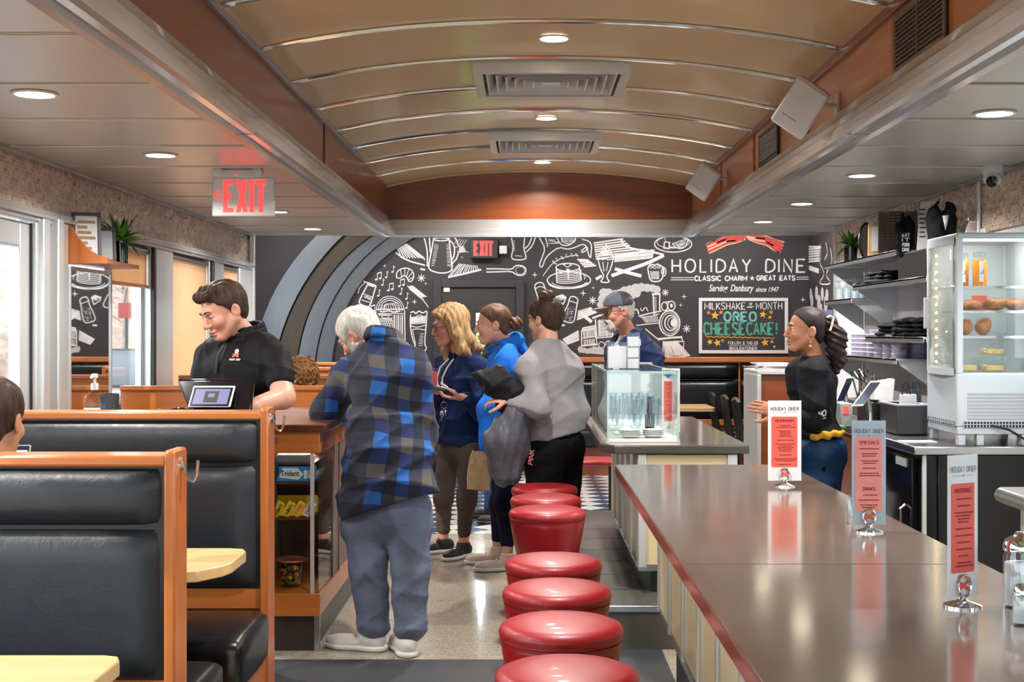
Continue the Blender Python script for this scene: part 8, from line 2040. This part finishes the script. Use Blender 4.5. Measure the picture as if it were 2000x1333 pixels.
t = thing('smartphone', 'smartphone held up by the diner at the frame edge', 'phone', P(45, 880, 4.12))
p0 = V(P(44, 888, 4.12)); Rm = Matrix.Translation(p0) @ Matrix.Rotation(-.3, 4, 'X')
MB().box(-.026, .024, -.004, .004, -.06, .03, Rm).obj('case', 'grey_plastic', t, bev=.004); MB().box(-.023, .021, -.0052, -.004, -.057, .027, Rm).obj('screen', 'screen_dark', t)
Bq = MB()
for k in range(5): Bq.box(-.018, .004 + .003 * k, -.006, -.0052, -.05 + .014 * k, -.044 + .014 * k, Rm)
Bq.obj('screen_rows', 'paper', t, smooth=0)
seated('diner with curly brown hair above the wooden booth', PX(589, 8.1), PZ(742, 8.1), 8.12, 95, 'skin_fair', 'hair_curly', 'grey_tee')
def bystander():
    J = dict(neck=PP((966, 664, 10.5)), sl=PP((972, 690, 10.3)), sr=PP((972, 688, 10.7)), pel=PP((972, 820, 10.5)))
    J.update(el=PP((980, 740, 10.25)), wl=PP((975, 800, 10.2)), er=PP((980, 740, 10.75)), wr=PP((975, 800, 10.75)))
    J.update(kl=PP((962, 910, 10.4)), al=PP((957, 985, 10.45)), kr=PP((975, 910, 10.6)), ar=PP((980, 998, 10.1))); fill_legs(J, 10.5, yaw=180)
    J['ar'][2] = .085; J['al'][2] = .085
    Hd = Head(PP((962, 636, 10.48)), 180, 0)
    o = body('person in blue jeans and black shoes standing behind the woman in blue', J, Hd, 'skin_fair'); face_bits(Hd, o)
    hair_cap(Hd).obj('hair', 'hair_dark', .006, o)
    B = Blob(); R = torso(B, J, (.12, .16), (.125, .155), (.12, .16), 0, .06); sleeve(B, J, 'l', (.068, .058, .045), 0, .95); sleeve(B, J, 'r', (.068, .058, .045), 0, .95); folds(B); B.cut(J['neck'] + R[2] * .03, R[2]); B.cut(J['pel'] - V(0, 0, .03), (0, 0, -1)); B.obj('shirt', 'dark_coat', .013, o)
    pants(o, J, 'blue_jeans', res=.012); shoe(o, J['al'], (-1, 0), 'shoe_black', 'dark_grey'); shoe(o, J['ar'], (-1, 0), 'shoe_black', 'dark_grey')
bystander()
# ================================================================ outside the windows
struct(MB().box(-60, XL - .5, -30, 90, -.7, -.6).box(XA1 + .3, 40, -30, 60, -.7, -.6).box(-60, 40, -30, -4.3, -.7, -.62).obj('ground_outside', 'asphalt', smooth=0))
hb = MB()
hb.grid(lambda u, v: (-30 + 26 * u + 3 * math.sin(u * 7), 44 + 26 * v + 2 * math.sin(u * 11), -.5 + 7.5 * v ** .7 + .7 * math.sin(u * 31 + v * 5) * v), 60, 14)
struct(hb.obj('hill', 'hill_brush'))
hb = MB()
hb.grid(lambda u, v: (-26 - 10 * v, -20 + 70 * u, -.5 + 5 * v ** .8 + .5 * math.sin(u * 33)), 60, 8)
struct(hb.obj('hill_side', 'hill_pale'))
def car(label, x, y, rz, mt, s=1.0):
    t = thing('parked_car', label, 'car', (x, y, -.6))
    Mx = Matrix.Translation((x, y, -.6)) @ Matrix.Rotation(rz, 4, 'Z') @ Matrix.Scale(s, 4)
    def sec(xx, hw, z0, z1): return [Mx @ Vector(q) for q in ((xx, -hw, z0), (xx, hw, z0), (xx, hw, z1 - .12), (xx, hw * .93, z1), (xx, -hw * .93, z1), (xx, -hw, z1 - .12))]
    MB().loft([sec(-2.2, .78, .38, .78), sec(-2.1, .86, .25, .88), sec(-1.0, .9, .22, .95), (sec(1.0, .9, .22, .95)), sec(1.9, .86, .24, .86), sec(2.15, .78, .36, .7)]).obj('car_body', mt, t, bev=.05)
    MB().loft([sec(-1.9, .76, .85, .98), sec(-1.1, .72, .85, 1.42), sec(.1, .72, .85, 1.46), sec(1.0, .76, .85, .97)]).obj('cabin_glass', 'car_glass', t, bev=.03)
    MB().loft([sec(-1.15, .66, 1.38, 1.45), sec(.05, .66, 1.4, 1.49)]).obj('roof', mt, t, bev=.02)
    for a in (-1.35, 1.35):
        for b in (-.8, .8): MB().cyl(tuple(Mx @ Vector((a, b - .1, .32))), tuple(Mx @ Vector((a, b + .1, .32))), .32 * s, n=20).obj('wheel', 'tyre', t)
    for b in (-.6, .6): MB().sphere(tuple(Mx @ Vector((2.06, b, .66))), (.1 * s, .16 * s, .09 * s)).obj('headlight', 'chrome', t)
    MB().box(2.1, 2.17, -.45, .45, .42, .58, Mx).obj('front_grille', 'dark_grey', t)
    MB().box(2.165, 2.18, -.2, .2, .34, .43, Mx).obj('number_plate', 'paper', t)
car('white car parked outside behind the black car', -10.9, 33.0, 2.2, 'car_white')
car('black car parked outside the window beside the white car', -6.9, 24.0, -1.5, 'car_black', 1.2)
car('blue car low behind the window sill outside', -4.5, 12.0, -1.57, 'car_blue')
one('utility_pole', 'white pole standing outside behind the parked cars', 'pole', MB().cyl(P(278, 900, 30)[:2] + (-.6,), P(264, 500, 30)[:2] + (3.6,), .14), 'pole_white')
t = thing('road_sign', 'dark red sign board on the hill outside', 'sign', P(246, 650, 40))
MB().box(PX(231, 40), PX(262, 40), 40, 40.1, PZ(622, 40), PZ(592, 40)).obj('board', 'sign_red', t); MB().box(PX(244, 40), PX(248, 40), 40.02, 40.1, -.6, PZ(622, 40)).obj('post', 'dark_grey', t)
def tree(label, x, y, h, seed):
    q = np.random.default_rng(seed); t = thing('bare_tree', label, 'tree', (x, y, -.6), 'bare trees outside')
    MB().tube([(x, y, -.6), (x + .1, y, h * .4), (x, y, h)], [.14, .1, .03]).obj('trunk', 'hill_pale', t)
    b = MB()
    for k in range(26):
        z = h * q.uniform(.3, .95); a = q.uniform(0, 6.28); L = (h - z) * .5 + .5
        b.tube([(x, y, z), (x + L * .5 * math.cos(a), y + L * .5 * math.sin(a), z + L * .35), (x + L * math.cos(a), y + L * math.sin(a), z + L * .9)], [.035, .022, .006], 5)
    b.obj('branches', 'hill_pale', t)
tree('bare tree outside beyond the parked cars', P(240, 0, 41)[0], 41, 5.5, 1)
tree('bare tree outside beyond the white pole', P(290, 0, 43)[0], 43, 6, 2)
hd_ = Blob()
for k in range(4): hd_.el((-7.5 + .25 * math.sin(k * 2), 5.0 + 1.2 * k, -.15), (.6, .8, .5), k=.1)
hd_.wob.append(lambda X, Y, Z: .06 * np.sin(X * 17 + Z * 9) * np.sin(Y * 19) * np.sin(Z * 21)); tag(hd_.obj('hedge', 'leaf_dark', .06), 'low green hedge outside the glazed door', 'hedge')


hb2 = Blob()
for k in range(7): hb2.el((-1.6 + .4 * k, 17.2 + .2 * math.sin(k), .75), (.5, .5, .75), k=.1)
hb2.wob.append(lambda X, Y, Z: .05 * np.sin(X * 17 + Z * 9) * np.sin(Y * 19) * np.sin(Z * 21)); tag(hb2.obj('hedge', 'leaf_green', .06), 'green hedge seen through the glass of the back door', 'hedge')
struct(MB().box(-3, 3, 14.3, 40, -.5, -.05).obj('path_outside', 'asphalt', smooth=0))
